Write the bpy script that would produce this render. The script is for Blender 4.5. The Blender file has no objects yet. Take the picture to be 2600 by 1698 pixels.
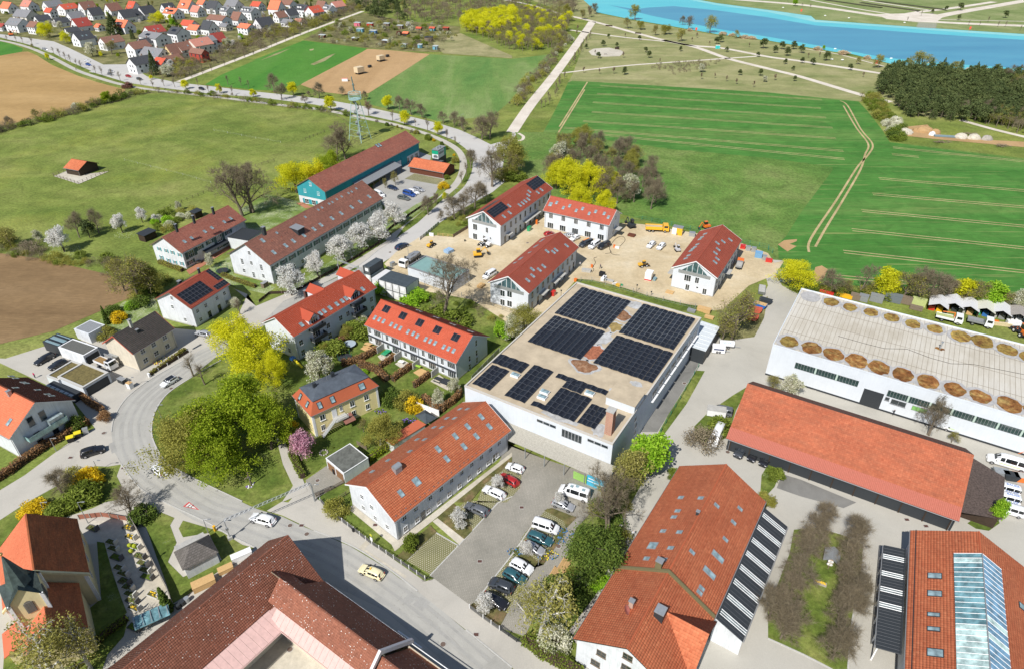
Rg=range;En=enumerate;Tu=tuple
import bpy,math,random
import numpy as np
from math import cos,sin,pi,hypot,atan2
from mathutils import Vector as Vc,Matrix
R=math.radians
S=bpy.context.scene
C=S.collection
rnd=random.Random(7)
NP=np.random.default_rng(11)
KI,FPX,Kd=98.0,1683.9,R(33.66)
cam=bpy.data.cameras.new('camera');cam.sensor_width=36;cam.lens=FPX/2600*36;cam.clip_start=1;cam.clip_end=6000
camo=bpy.data.objects.new('camera',cam);C.objects.link(camo)
camo.location=(0,0,KI);camo.rotation_euler=(pi/2-Kd,0,0);S.camera=camo
Kw,Kx=R(47),R(58.5)
W=bpy.data.worlds.new('World');S.world=W;W.use_nodes=True
nt=W.node_tree;nt.nodes.clear()
sky=nt.nodes.new('ShaderNodeTexSky');sky.sky_type='NISHITA';sky.sun_disc=False
sky.sun_elevation=Kw;sky.air_density=1.0;sky.dust_density=.6;sky.ozone_density=1.0
sx,sy=-cos(Kx),-sin(Kx)
sky.sun_rotation=atan2(sx,sy)
bg=nt.nodes.new('ShaderNodeBackground');bg.inputs[1].default_value=.09
wo=nt.nodes.new('ShaderNodeOutputWorld')
nt.links.new(sky.outputs[0],bg.inputs[0]);nt.links.new(bg.outputs[0],wo.inputs[0])
sl=bpy.data.lights.new('sun','SUN');sl.energy=5.0;sl.angle=R(.5);sl.color=(1.0,.965,.91)
so=bpy.data.objects.new('sun',sl);C.objects.link(so)
so.rotation_euler=Vc((-sx*cos(Kw),-sy*cos(Kw),-sin(Kw))).to_track_quat('-Z','Y').to_euler()
S.view_settings.view_transform='Standard';S.view_settings.look='None'
S.view_settings.exposure=.2;S.view_settings.gamma=1.0;S.view_settings.use_curve_mapping=False
try:
 S.cycles.max_bounces=5;S.cycles.diffuse_bounces=3;S.cycles.glossy_bounces=2;S.cycles.transmission_bounces=3
 S.cycles.transparent_max_bounces=4;S.cycles.caustics_reflective=False;S.cycles.caustics_refractive=False
except Exception:pass
def px(i,j,x,y):return(x,y)if i==9 else(650*i+x/3.657,(0,425,850,1273)[j]+y/3.657)
def U(u,v,z=.0):
 dx=(u-1300)/FPX;up=-(v-849)/FPX
 dy=cos(Kd)+up*sin(Kd);dz=-sin(Kd)+up*cos(Kd)
 t=(z-KI)/dz
 return Vc((dx*t,dy*t,z))
def G(i,j,x,y,z=.0):return U(*px(i,j,x,y),z)
def ray(i,j,x,y):
 u,v=px(i,j,x,y);dx=(u-1300)/FPX;up=-(v-849)/FPX
 return Vc((dx,cos(Kd)+up*sin(Kd),-sin(Kd)+up*cos(Kd)))
def D(s):
 out=[];t=None;q=s.split();k=0
 while k<len(q):
  if q[k][0]=='@':t=(int(q[k][1]),int(q[k][2]));k+=1
  else:out.append(t+(int(q[k]),int(q[k+1])));k+=2
 return out
def PX(i,j,*xy):
 if isinstance(xy[0],str):q=[int(a)for a in xy[0].split()];xy=list(zip(q[::2],q[1::2]))
 return[(i,j,x,y)for x,y in xy]
def bx(o,name,mat,*b_):
 m=MB()
 for q in b_:m.box(*q)
 return m.obj(name,mat,o)
def tb(o,name,mat,*a,**k):
 m=MB();m.tube(*a,**k);return m.obj(name,mat,o)
def hgt(base,j,y):
 v=y if j==9 else(0,425,850,1273)[j]+y/3.657;up=-(v-849)/FPX
 dy=cos(Kd)+up*sin(Kd);dz=-sin(Kd)+up*cos(Kd)
 return KI+dz*base.y/dy
def tag(o,label=None,cat=None,group=None,kind=None):
 if label:o['label']=label
 if cat:o['category']=cat
 if group:o['group']=group
 if kind:o['kind']=kind
 return o
def empty(name,loc=(0,0,0),rz=.0,label=None,cat=None,group=None,scale=None):
 o=bpy.data.objects.new(name,None);C.objects.link(o);o.location=loc;o.rotation_euler=(0,0,rz)
 o.empty_display_size=.2
 if scale:o.scale=scale
 return tag(o,label,cat,group)
def link(name,me,parent=None,loc=None,rot=None,scale=None):
 o=bpy.data.objects.new(name,me);C.objects.link(o)
 if parent is not None:o.parent=parent
 if loc is not None:o.location=loc
 if rot is not None:o.rotation_euler=rot
 if scale is not None:o.scale=scale
 return o
def kids(o):return[c for c in KID.get(o,())]
class MB:
 def __init__(s):s.v=[];s.f=[];s.m=[]
 def poly(s,pts,m=0):
  n=len(s.v);s.v+=[Tu(p)for p in pts];s.f.append(Tu(Rg(n,n+len(pts))));s.m.append(m)
 def box(s,x0,x1,y0,y1,z0,z1,m=0):
  n=len(s.v)
  s.v+=[(x0,y0,z0),(x1,y0,z0),(x1,y1,z0),(x0,y1,z0),(x0,y0,z1),(x1,y0,z1),(x1,y1,z1),(x0,y1,z1)]
  for q in((0,3,2,1),(4,5,6,7),(0,1,5,4),(1,2,6,5),(2,3,7,6),(3,0,4,7)):s.f.append(Tu(n+k for k in q));s.m.append(m)
 def prism(s,pts,z0,z1,m=0):
  n=len(s.v);k=len(pts)
  s.v+=[(p[0],p[1],z0)for p in pts]+[(p[0],p[1],z1)for p in pts]
  s.f.append(Tu(n+i for i in Rg(k-1,-1,-1)));s.m.append(m)
  s.f.append(Tu(n+k+i for i in Rg(k)));s.m.append(m)
  for i in Rg(k):
   a=i;b=(i+1)%k;s.f.append((n+a,n+b,n+k+b,n+k+a));s.m.append(m)
 def extr(s,pts,axis,a0,a1,m=0):
  n=len(s.v);k=len(pts)
  for a in(a0,a1):
   for p in pts:s.v.append((a,p[0],p[1])if axis=='x' else(p[0],a,p[1]))
  s.f.append(Tu(n+i for i in Rg(k-1,-1,-1)));s.m.append(m)
  s.f.append(Tu(n+k+i for i in Rg(k)));s.m.append(m)
  for i in Rg(k):
   b=(i+1)%k;s.f.append((n+i,n+b,n+k+b,n+k+i));s.m.append(m)
 def slab(s,quad,t,m=0):
  p=[Vc(q)for q in quad];nn=(p[1]-p[0]).cross(p[-1]-p[0]).normalized()
  n=len(s.v);k=len(p)
  s.v+=[Tu(q)for q in p]+[Tu(q-nn*t)for q in p]
  s.f.append(Tu(n+i for i in Rg(k)));s.m.append(m)
  s.f.append(Tu(n+k+i for i in Rg(k-1,-1,-1)));s.m.append(m)
  for i in Rg(k):
   b=(i+1)%k;s.f.append((n+b,n+i,n+k+i,n+k+b));s.m.append(m)
 def tube(s,p0,p1,r0,r1=None,n=6,m=0,cap=True):
  r1=r0 if r1 is None else r1
  p0=Vc(p0);p1=Vc(p1);d=(p1-p0)
  if d.length<1e-6:return
  d.normalize();a=d.cross(Vc((0,0,1))if abs(d.z)<.95 else Vc((1,0,0))).normalized();b=d.cross(a)
  k=len(s.v)
  for i in Rg(n):
   t=2*pi*i/n;w=a*cos(t)+b*sin(t);s.v.append(Tu(p0+w*r0));s.v.append(Tu(p1+w*r1))
  for i in Rg(n):
   j=(i+1)%n;s.f.append((k+2*i,k+2*i+1,k+2*j+1,k+2*j));s.m.append(m)
  if cap:
   s.f.append(Tu(k+2*i for i in Rg(n)));s.m.append(m);s.f.append(Tu(k+2*i+1 for i in Rg(n-1,-1,-1)));s.m.append(m)
 def blob(s,c,r,nu=8,nv=5,m=0,sq=(1,1,1),jit=.0,rg=rnd):
  k=len(s.v)
  for a in Rg(nv+1):
   th=pi*a/nv
   for b in Rg(nu):
    ph=2*pi*b/nu;q=1+rg.uniform(-jit,jit)
    s.v.append((c[0]+r*sq[0]*q*sin(th)*cos(ph),c[1]+r*sq[1]*q*sin(th)*sin(ph),c[2]+r*sq[2]*q*cos(th)))
  for a in Rg(nv):
   for b in Rg(nu):
    s.f.append((k+a*nu+b,k+(a+1)*nu+b,k+(a+1)*nu+(b+1)%nu,k+a*nu+(b+1)%nu));s.m.append(m)
 def mesh(s,name,mats,smooth=False):
  me=bpy.data.meshes.new(name);me.from_pydata(s.v,[],s.f)
  for x in(mats if isinstance(mats,(list,Tu))else[mats]):me.materials.append(x)
  if any(s.m):me.polygons.foreach_set('material_index',s.m)
  if smooth:me.polygons.foreach_set('use_smooth',[True]*len(me.polygons))
  me.update();return me
 def obj(s,name,mats,parent=None,smooth=False,loc=None,rot=None):
  return link(name,s.mesh(name,mats,smooth),parent,loc,rot)
def np_mesh(name,V,F,mat,tint=None,smooth=False):
 me=bpy.data.meshes.new(name);V=np.asarray(V,np.float32);F=np.asarray(F,np.int32);k=F.shape[1]
 me.vertices.add(len(V));me.vertices.foreach_set('co',V.ravel())
 me.loops.add(F.size);me.loops.foreach_set('vertex_index',F.ravel())
 me.polygons.add(len(F));me.polygons.foreach_set('loop_start',np.arange(0,F.size,k,dtype=np.int32))
 me.polygons.foreach_set('loop_total',np.full(len(F),k,np.int32))
 if tint is not None:
  a=me.attributes.new('tint','FLOAT','FACE');a.data.foreach_set('value',np.asarray(tint,np.float32))
 me.materials.append(mat);me.update(calc_edges=True)
 if smooth:me.polygons.foreach_set('use_smooth',np.ones(len(F),bool))
 return me
Ka={}
def srgb(r,g,b):return Tu((c/255/12.92 if c/255<=.04045 else((c/255+.055)/1.055)**2.4)for c in(r,g,b))+(1.0,)
class N:
 def __init__(s,name):
  s.mat=bpy.data.materials.new(name);s.mat.use_nodes=True;s.t=s.mat.node_tree;s.t.nodes.clear()
  s.o=s.t.nodes.new('ShaderNodeOutputMaterial');s.b=s.t.nodes.new('ShaderNodeBsdfPrincipled')
  s.t.links.new(s.b.outputs[0],s.o.inputs[0]);s.c=None
 def n(s,ty,**k):
  x=s.t.nodes.new(ty)
  for a,b in k.items():setattr(x,a,b)
  return x
 def l(s,a,b):s.t.links.new(a,b)
 def coord(s,kind='Object',scale=(1,1,1),rot=(0,0,0)):
  c=s.n('ShaderNodeTexCoord');m=s.n('ShaderNodeMapping');m.inputs['Scale'].default_value=scale;m.inputs['Rotation'].default_value=rot
  s.l(c.outputs[kind],m.inputs[0]);return m.outputs[0]
 def noise(s,vec,scale,detail=4,rough=.6,dist=.0):
  x=s.n('ShaderNodeTexNoise');x.inputs['Scale'].default_value=scale;x.inputs['Detail'].default_value=detail
  x.inputs['Roughness'].default_value=rough;x.inputs['Distortion'].default_value=dist
  if vec is not None:s.l(vec,x.inputs['Vector'])
  return x.outputs['Fac']
 def ramp(s,fac,stops):
  x=s.n('ShaderNodeValToRGB');e=x.color_ramp.elements
  while len(e)<len(stops):e.new(.5)
  for k,(p,c)in zip(e,stops):k.position=p;k.color=c if len(c)==4 else Tu(c)+(1,)
  s.l(fac,x.inputs[0]);return x.outputs[0]
 def mix(s,fac,a,b,mode='MIX'):
  x=s.n('ShaderNodeMix',data_type='RGBA',blend_type=mode)
  for v,i in((fac,0),(a,6),(b,7)):
   if hasattr(v,'is_linked')or hasattr(v,'links'):s.l(v,x.inputs[i])
   else:x.inputs[i].default_value=v
  return x.outputs[2]
 def math(s,op,a,b=.0):
  x=s.n('ShaderNodeMath',operation=op)
  for v,i in((a,0),(b,1)):
   if hasattr(v,'links'):s.l(v,x.inputs[i])
   else:x.inputs[i].default_value=v
  return x.outputs[0]
 def attr(s,name):
  x=s.n('ShaderNodeAttribute');x.attribute_name=name;return x.outputs['Fac']
 def bump(s,h,strength=.3,dist=.05):
  x=s.n('ShaderNodeBump');x.inputs['Strength'].default_value=strength;x.inputs['Distance'].default_value=dist
  s.l(h,x.inputs['Height']);s.l(x.outputs[0],s.b.inputs['Normal'])
 def done(s,col,rough=.85,metal=.0,spec=.3):
  if hasattr(col,'links'):s.l(col,s.b.inputs['Base Color'])
  else:s.b.inputs['Base Color'].default_value=col
  s.b.inputs['Roughness'].default_value=rough;s.b.inputs['Metallic'].default_value=metal
  s.b.inputs['Specular IOR Level'].default_value=spec
  return s.mat
def dk(c,f):return(c[0]*f,c[1]*f,c[2]*f,1.0)
def Pn(name,col,rough=.6,metal=.0,var=.12,scale=3.0,spec=.3):
 if name in Ka:return Ka[name]
 m=N(name);v=m.coord();f=m.noise(v,scale,5,.65)
 col=Tu(col[:3])+(1,)
 c=m.ramp(f,[(.3,dk(col,1-var)),(.7,dk(col,1+var*.5))])
 Ka[name]=m.done(c,rough,metal,spec);return Ka[name]
def plst(name,col,dirt=.14):
 if name in Ka:return Ka[name]
 m=N(name);v=m.coord();a=m.noise(v,.35,5,.7);vs=m.coord(scale=(2.0,2.0,.18));b=m.noise(vs,1.6,5,.7)
 f=m.math('MULTIPLY',a,b);col=Tu(col[:3])+(1,)
 c=m.ramp(f,[(.12,dk(col,1-dirt*1.6)),(.3,col),(.55,dk(col,1.05))])
 fine=m.noise(v,14,3,.7);m.bump(fine,.12,.02)
 Ka[name]=m.done(c,.9,0,.2);return Ka[name]
def tlm(name,c1,c2,moss=.25,mosscol=(.09,.07,.045),speck=.0):
 if name in Ka:return Ka[name]
 c1,c2=[(c[0]*.84,c[1]*.9,c[2]*.92,1)for c in(c1,c2)]
 m=N(name);v=m.coord();t=m.attr('tint')
 c=m.ramp(t,[(.0,c1),(.55,Tu((a+b)/2 for a,b in zip(c1[:3],c2[:3]))+(1,)),(1.0,c2)])
 w=m.noise(m.coord(scale=(.35,1.0,1.0)),.9,6,.72);f=m.ramp(w,[(.42,(0,0,0,1)),(.72,(1,1,1,1))])
 c=m.mix(m.math('MULTIPLY',f,moss),c,Tu(mosscol)+(1,))
 w2=m.noise(v,.16,3,.6);c=m.mix(.5,c,m.mix(1.0,c,m.ramp(w2,[(.3,(.78,.78,.78,1)),(.7,(1.12,1.1,1.05,1))]),'MULTIPLY'))
 if speck:
  vo=m.n('ShaderNodeTexVoronoi');vo.inputs['Scale'].default_value=2.5;m.l(v,vo.inputs['Vector'])
  k=m.ramp(vo.outputs['Distance'],[(.14,(1,1,1,1)),(.22,(0,0,0,1))])
  big=m.ramp(m.noise(v,.5,5,.75),[(.47,(0,0,0,1)),(.53,(1,1,1,1))])
  k2=m.math('MULTIPLY',m.math('MULTIPLY',k,big),speck)
  c=m.mix(k2,c,(.75,.73,.68,1))
 Ka[name]=m.done(c,.82,0,.25);return Ka[name]
def lfm(name,c1,c2,c3,trans=.35):
 if name in Ka:return Ka[name]
 m=N(name);t=m.attr('tint');c=m.ramp(t,[(.0,c1),(.5,c2),(1.0,c3)])
 oi=m.n('ShaderNodeObjectInfo');c=m.mix(.35,c,m.mix(1.0,c,m.ramp(oi.outputs['Random'],[(0,(.82,.85,.8,1)),(1,(1.15,1.12,1.05,1))]),'MULTIPLY'))
 m.done(c,.75,0,.2)
 if trans:
  tr=m.n('ShaderNodeBsdfTranslucent');m.l(c,tr.inputs[0]);mx=m.n('ShaderNodeMixShader');mx.inputs[0].default_value=trans
  m.l(m.b.outputs[0],mx.inputs[1]);m.l(tr.outputs[0],mx.inputs[2]);m.l(mx.outputs[0],m.o.inputs[0])
 Ka[name]=m.mat;return m.mat
def gmt(name,cols,scale=.05,fine=.6,stretch=(1,1,1),rot=.0,flw=None,bump=.4,blobs=None,rough=.95,fscale=1.0):
 if name in Ka:return Ka[name]
 m=N(name);v=m.coord(scale=stretch,rot=(0,0,rot));w=m.coord()
 a=m.noise(v,scale,6,.62,.4);n=len(cols)
 c=m.ramp(a,[(.3+.4*i/(n-1),cols[i])for i in Rg(n)])
 f=m.noise(v,.9*fscale,10,.82);k=m.ramp(f,[(.34,(1-fine*.7,)*3+(1,)),(.66,(1+fine*.6,)*3+(1,))])
 f2=m.noise(w,.12,6,.7,.8);c=m.mix(1.0,c,m.ramp(f2,[(.34,(1-fine*.3,)*3+(1,)),(.66,(1+fine*.25,)*3+(1,))]),'MULTIPLY')
 c=m.mix(1.0,c,k,'MULTIPLY')
 if flw:
  col,thr,sc=flw
  g=m.math('MULTIPLY',m.ramp(m.noise(w,3.5,3,.8),[(.52,(0,0,0,1)),(.66,(1,1,1,1))]),m.ramp(m.noise(w,sc,4,.6),[(thr,(0,0,0,1)),(thr+.15,(1,1,1,1))]))
  c=m.mix(m.math('MULTIPLY',g,.75),c,Tu(col)+(1,))
 if blobs:
  col,thr,sc,amt=blobs
  g=m.ramp(m.noise(v,sc,5,.7),[(thr,(0,0,0,1)),(thr+.08,(1,1,1,1))]);c=m.mix(m.math('MULTIPLY',g,amt),c,Tu(col)+(1,))
 if bump:m.bump(f,bump,.15)
 Ka[name]=m.done(c,rough,0,.15);return Ka[name]
def glass(name,col=(.02,.03,.035),rough=.06,spec=.9,tint=.0):
 if name in Ka:return Ka[name]
 m=N(name);v=m.coord();f=m.noise(v,.8,3,.6)
 c=m.ramp(f,[(.35,dk(col,.6)),(.7,dk(col,1.6))])
 Ka[name]=m.done(c,rough,.0,spec);return Ka[name]
def paint(name,col,rough=.25,metal=.0):
 if name in Ka:return Ka[name]
 m=N(name);v=m.coord();f=m.noise(v,2.5,4,.6);col=Tu(col[:3])+(1,)
 c=m.ramp(f,[(.3,dk(col,.9)),(.7,dk(col,1.05))]);m.done(c,rough,metal,.5)
 m.b.inputs['Coat Weight'].default_value=.6;m.b.inputs['Coat Roughness'].default_value=.08
 Ka[name]=m.mat;return m.mat
def asphalt(name,c,patch=.12,crack=True,scale=.12,lanes=None):
 if name in Ka:return Ka[name]
 m=N(name);v=m.coord();a=m.noise(v,scale,6,.68,.6);c=Tu(c[:3])+(1,)
 col=m.ramp(a,[(.3,dk(c,1-patch*1.5)),(.5,c),(.72,dk(c,1+patch))])
 f=m.noise(v,9,6,.8);col=m.mix(1.0,col,m.ramp(f,[(.3,(.86,.86,.86,1)),(.7,(1.1,1.1,1.1,1))]),'MULTIPLY')
 if crack:
  vo=m.n('ShaderNodeTexVoronoi',feature='DISTANCE_TO_EDGE');vo.inputs['Scale'].default_value=.09;m.l(m.coord(),vo.inputs['Vector'])
  k=m.ramp(vo.outputs['Distance'],[(.0,(1,1,1,1)),(.008,(0,0,0,1))]);col=m.mix(m.math('MULTIPLY',k,.35),col,dk(c,.5))
 m.bump(f,.15,.02)
 Ka[name]=m.done(col,.9,0,.2);return Ka[name]
def brickmat(name,c1,c2,cm,scale,w=.5,h=.25,rot=.0,mortar=.04,rough=.9,offset=.5):
 if name in Ka:return Ka[name]
 m=N(name);v=m.coord(scale=(scale,scale,scale),rot=(0,0,rot));b=m.n('ShaderNodeTexBrick');m.l(v,b.inputs['Vector']);b.offset=offset
 b.inputs['Color1'].default_value=c1;b.inputs['Color2'].default_value=c2;b.inputs['Mortar'].default_value=cm
 b.inputs['Scale'].default_value=1;b.inputs['Mortar Size'].default_value=mortar;b.inputs['Brick Width'].default_value=w;b.inputs['Row Height'].default_value=h
 a=m.noise(m.coord(),.15,5,.65);c=m.mix(1.0,b.outputs[0],m.ramp(a,[(.3,(.8,.8,.78,1)),(.7,(1.12,1.1,1.08,1))]),'MULTIPLY')
 Ka[name]=m.done(c,rough,0,.2);return Ka[name]
Wh=plst('white_plaster',(.64,.66,.685));NW=plst('new_white_plaster',(.60,.635,.67),.05)
KS=plst('cream_plaster',(.62,.56,.45));YELLOW=plst('yellow_plaster',(.82,.70,.36),.06)
Ky=plst('pale_yellow_plaster',(.72,.62,.36),.1);Ja=plst('teal_cladding',(.04,.29,.34),.1)
Fr=Pn('white_frame',(.78,.78,.78),.4);Gy=Pn('zinc_sheet',(.30,.31,.32),.45,.3)
Dk=Pn('dark_sheet',(.035,.04,.045),.55);Gv=Pn('galvanised_steel',(.42,.44,.45),.4,.5)
Wd_=Pn('weathered_wood',(.20,.155,.11),.85,var=.3,scale=6);Nw=Pn('fresh_timber',(.56,.36,.16),.8,var=.2,scale=6)
Bw=Pn('red_brown_boards',(.13,.045,.025),.8,var=.25,scale=4);Dw=Pn('dark_boards',(.05,.033,.022),.85,var=.3,scale=4)
GLASS=glass('window_glass');Kz=glass('sky_toned_skylight_glass',(.22,.30,.32),.12);K0=glass('glass_roof',(.14,.27,.30),.1)  # skylight panes have a pale sky reflection put into their base colour
PV=glass('solar_cells',(.014,.016,.022),.35,.3);PVF=Pn('panel_frame',(.10,.105,.12),.5);Cn=Pn('concrete',(.42,.41,.38),.9,var=.2,scale=1.5)
Kb=Pn('black_rubber',(.018,.018,.02),.7);RIM=Pn('alloy',(.5,.5,.52),.35,.7)
Ku=paint('red_paint',(.55,.03,.025));Op=paint('orange_paint',(.75,.17,.02));Km=paint('yellow_paint',(.78,.42,.02))
KA=paint('blue_paint',(.03,.14,.42));Kk=paint('green_paint',(.02,.30,.13));Kh=paint('white_paint',(.78,.79,.80))
LAMPW=Pn('lamp_lens',(.7,.7,.72),.15,var=.02);LAMPR=Pn('tail_lens',(.35,.01,.01),.2,var=.02)
SOIL=Pn('dark_soil',(.075,.05,.032),.95,var=.4,scale=5)
Ki=Pn('grey_stone',(.36,.33,.29),.9,var=.3,scale=2)
Jc=Pn('planted_roof',(.16,.13,.05),.95,var=.5,scale=2.0)
Kf=tlm('orange_clay_tiles',srgb(186,96,64),srgb(214,126,88),.16)
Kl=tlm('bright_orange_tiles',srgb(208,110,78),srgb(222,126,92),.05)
KT=tlm('new_red_tiles',srgb(168,80,62),srgb(188,96,76),.03)
KB=tlm('red_orange_tiles',srgb(182,80,56),srgb(198,94,68),.06)
KO=tlm('weathered_brown_tiles',srgb(150,98,84),srgb(196,130,108),.35,(.13,.10,.085))
Ke=tlm('lichened_barn_tiles',srgb(138,84,66),srgb(174,110,88),.25,(.11,.07,.055),speck=1.0)
T_CHURCH=tlm('church_tiles',srgb(200,88,52),srgb(222,112,76),.5,(.10,.06,.03))
T_DARK=tlm('dark_grey_tiles',srgb(84,76,72),srgb(112,100,94),.3,(.06,.055,.05))
Jd=tlm('old_orange_tiles',srgb(164,86,60),srgb(196,112,80),.4,(.15,.085,.055))
K1=tlm('worn_pink_brown_tiles',srgb(172,100,84),srgb(206,132,110),.35,(.16,.11,.095))
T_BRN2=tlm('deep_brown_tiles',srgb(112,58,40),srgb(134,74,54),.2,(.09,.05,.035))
Wc={}
def window_mesh(w,h,nx,ny,frame,sill=True):
 k=(w,h,nx,ny,frame.name,sill)
 if k not in Wc:
  b=MB();t=.075
  b.box(-w/2,w/2,-.07,.01,h/2-t,h/2);b.box(-w/2,w/2,-.07,.01,-h/2,-h/2+t)
  b.box(-w/2,-w/2+t,-.068,.01,-h/2+t,h/2-t);b.box(w/2-t,w/2,-.068,.01,-h/2+t,h/2-t)
  for i in Rg(1,nx):x=-w/2+w*i/nx;b.box(x-.035,x+.035,-.064,.01,-h/2+t,h/2-t)
  for i in Rg(1,ny):z=-h/2+h*i/ny;b.box(-w/2+t,w/2-t,-.06,.01,z-.025,z+.025)
  if sill:b.box(-w/2-.08,w/2+.08,-.16,.01,-h/2-.06,-h/2-.005)
  p=MB();p.poly([(-w/2+t,-.03,-h/2+t),(w/2-t,-.03,-h/2+t),(w/2-t,-.03,h/2-t),(-w/2+t,-.03,h/2-t)])
  Wc[k]=(b.mesh('window',frame),p.mesh('pane',GLASS))
 return Wc[k]
def skylight_mesh(w,h,frame=Gy,gl=Kz):
 k=('s',w,h,frame.name,gl.name)
 if k not in Wc:
  b=MB();t=.1
  b.box(-w/2,w/2,h/2-t,h/2,0,.17);b.box(-w/2,w/2,-h/2,-h/2+t,0,.17)
  b.box(-w/2,-w/2+t,-h/2+t,h/2-t,0,.165);b.box(w/2-t,w/2,-h/2+t,h/2-t,0,.165)
  p=MB();p.poly([(-w/2+t,-h/2+t,.145),(w/2-t,-h/2+t,.145),(w/2-t,h/2-t,.145),(-w/2+t,h/2-t,.145)])
  Wc[k]=(b.mesh('skylight',frame),p.mesh('pane',gl))
 return Wc[k]
def tile_mesh(x0,x1,ln,mat,cw=.36,ch=.42,keep=None,lift=.055,roll=.045,seed=1):
 g=np.random.default_rng(seed);nc=max(1,int(round((x1-x0)/cw)));nr=max(1,int(round(ln/ch)));cw=(x1-x0)/nc;ch=ln/nr
 J,I=np.meshgrid(np.arange(nr),np.arange(nc),indexing='ij');I=I.ravel();J=J.ravel()
 if keep is not None:
  k=keep(x0+(I+.5)*cw,(J+.5)*ch);I=I[k];J=J[k]
 n=len(I);zj=g.uniform(-.008,.012,n);V=np.zeros((n,9,3),np.float32)
 fx=np.array([0,.42,.98]);fz=np.array([.0,roll,.0])
 for c in Rg(3):
  V[:,c,0]=x0+(I+fx[c])*cw;V[:,c,1]=J*ch;V[:,c,2]=lift+fz[c]+zj
  V[:,3+c,0]=V[:,c,0];V[:,3+c,1]=(J+1)*ch+.02;V[:,3+c,2]=.008+fz[c]+zj
  V[:,6+c,0]=V[:,c,0];V[:,6+c,1]=J*ch+.004;V[:,6+c,2]=fz[c]*.3
 b=(np.arange(n)*9)[:,None,None];f=np.array([[0,1,4,3],[1,2,5,4],[0,6,7,1],[1,7,8,2]])
 F=(b+f[None]).reshape(-1,4)
 patch=np.sin(I*cw*.35+seed)*np.sin(J*ch*.5+seed*2)*.1
 t=np.clip(g.normal(.5,.17,n)+patch+g.normal(0,.04,nr)[J],0,1)
 return np_mesh('roof_tiles',V.reshape(-1,3),F,mat,np.repeat(t,4))
Kq=[3]
def add_tiles(parent,x0,x1,ln,mat,loc,rot,keep=None,cw=.36,ch=.42):
 Kq[0]+=1
 o=link('roof_tiles',tile_mesh(x0,x1,ln,mat,cw,ch,keep,seed=Kq[0]),parent,loc,rot);o['kind']='stuff';return o
def pv_mesh(w,h):
 k=('pv',w,h)
 if k not in Wc:
  b=MB();b.box(-w/2,w/2,-h/2,h/2,0,.035,0)
  e=.03;b.poly([(-w/2+e,-h/2+e,.038),(w/2-e,-h/2+e,.038),(w/2-e,h/2-e,.038),(-w/2+e,h/2-e,.038)],1)
  Wc[k]=b.mesh('solar_panel',[PVF,PV])
 return Wc[k]
PVH=glass('solar_thermal',(.01,.015,.035),.15,.6)
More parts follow.
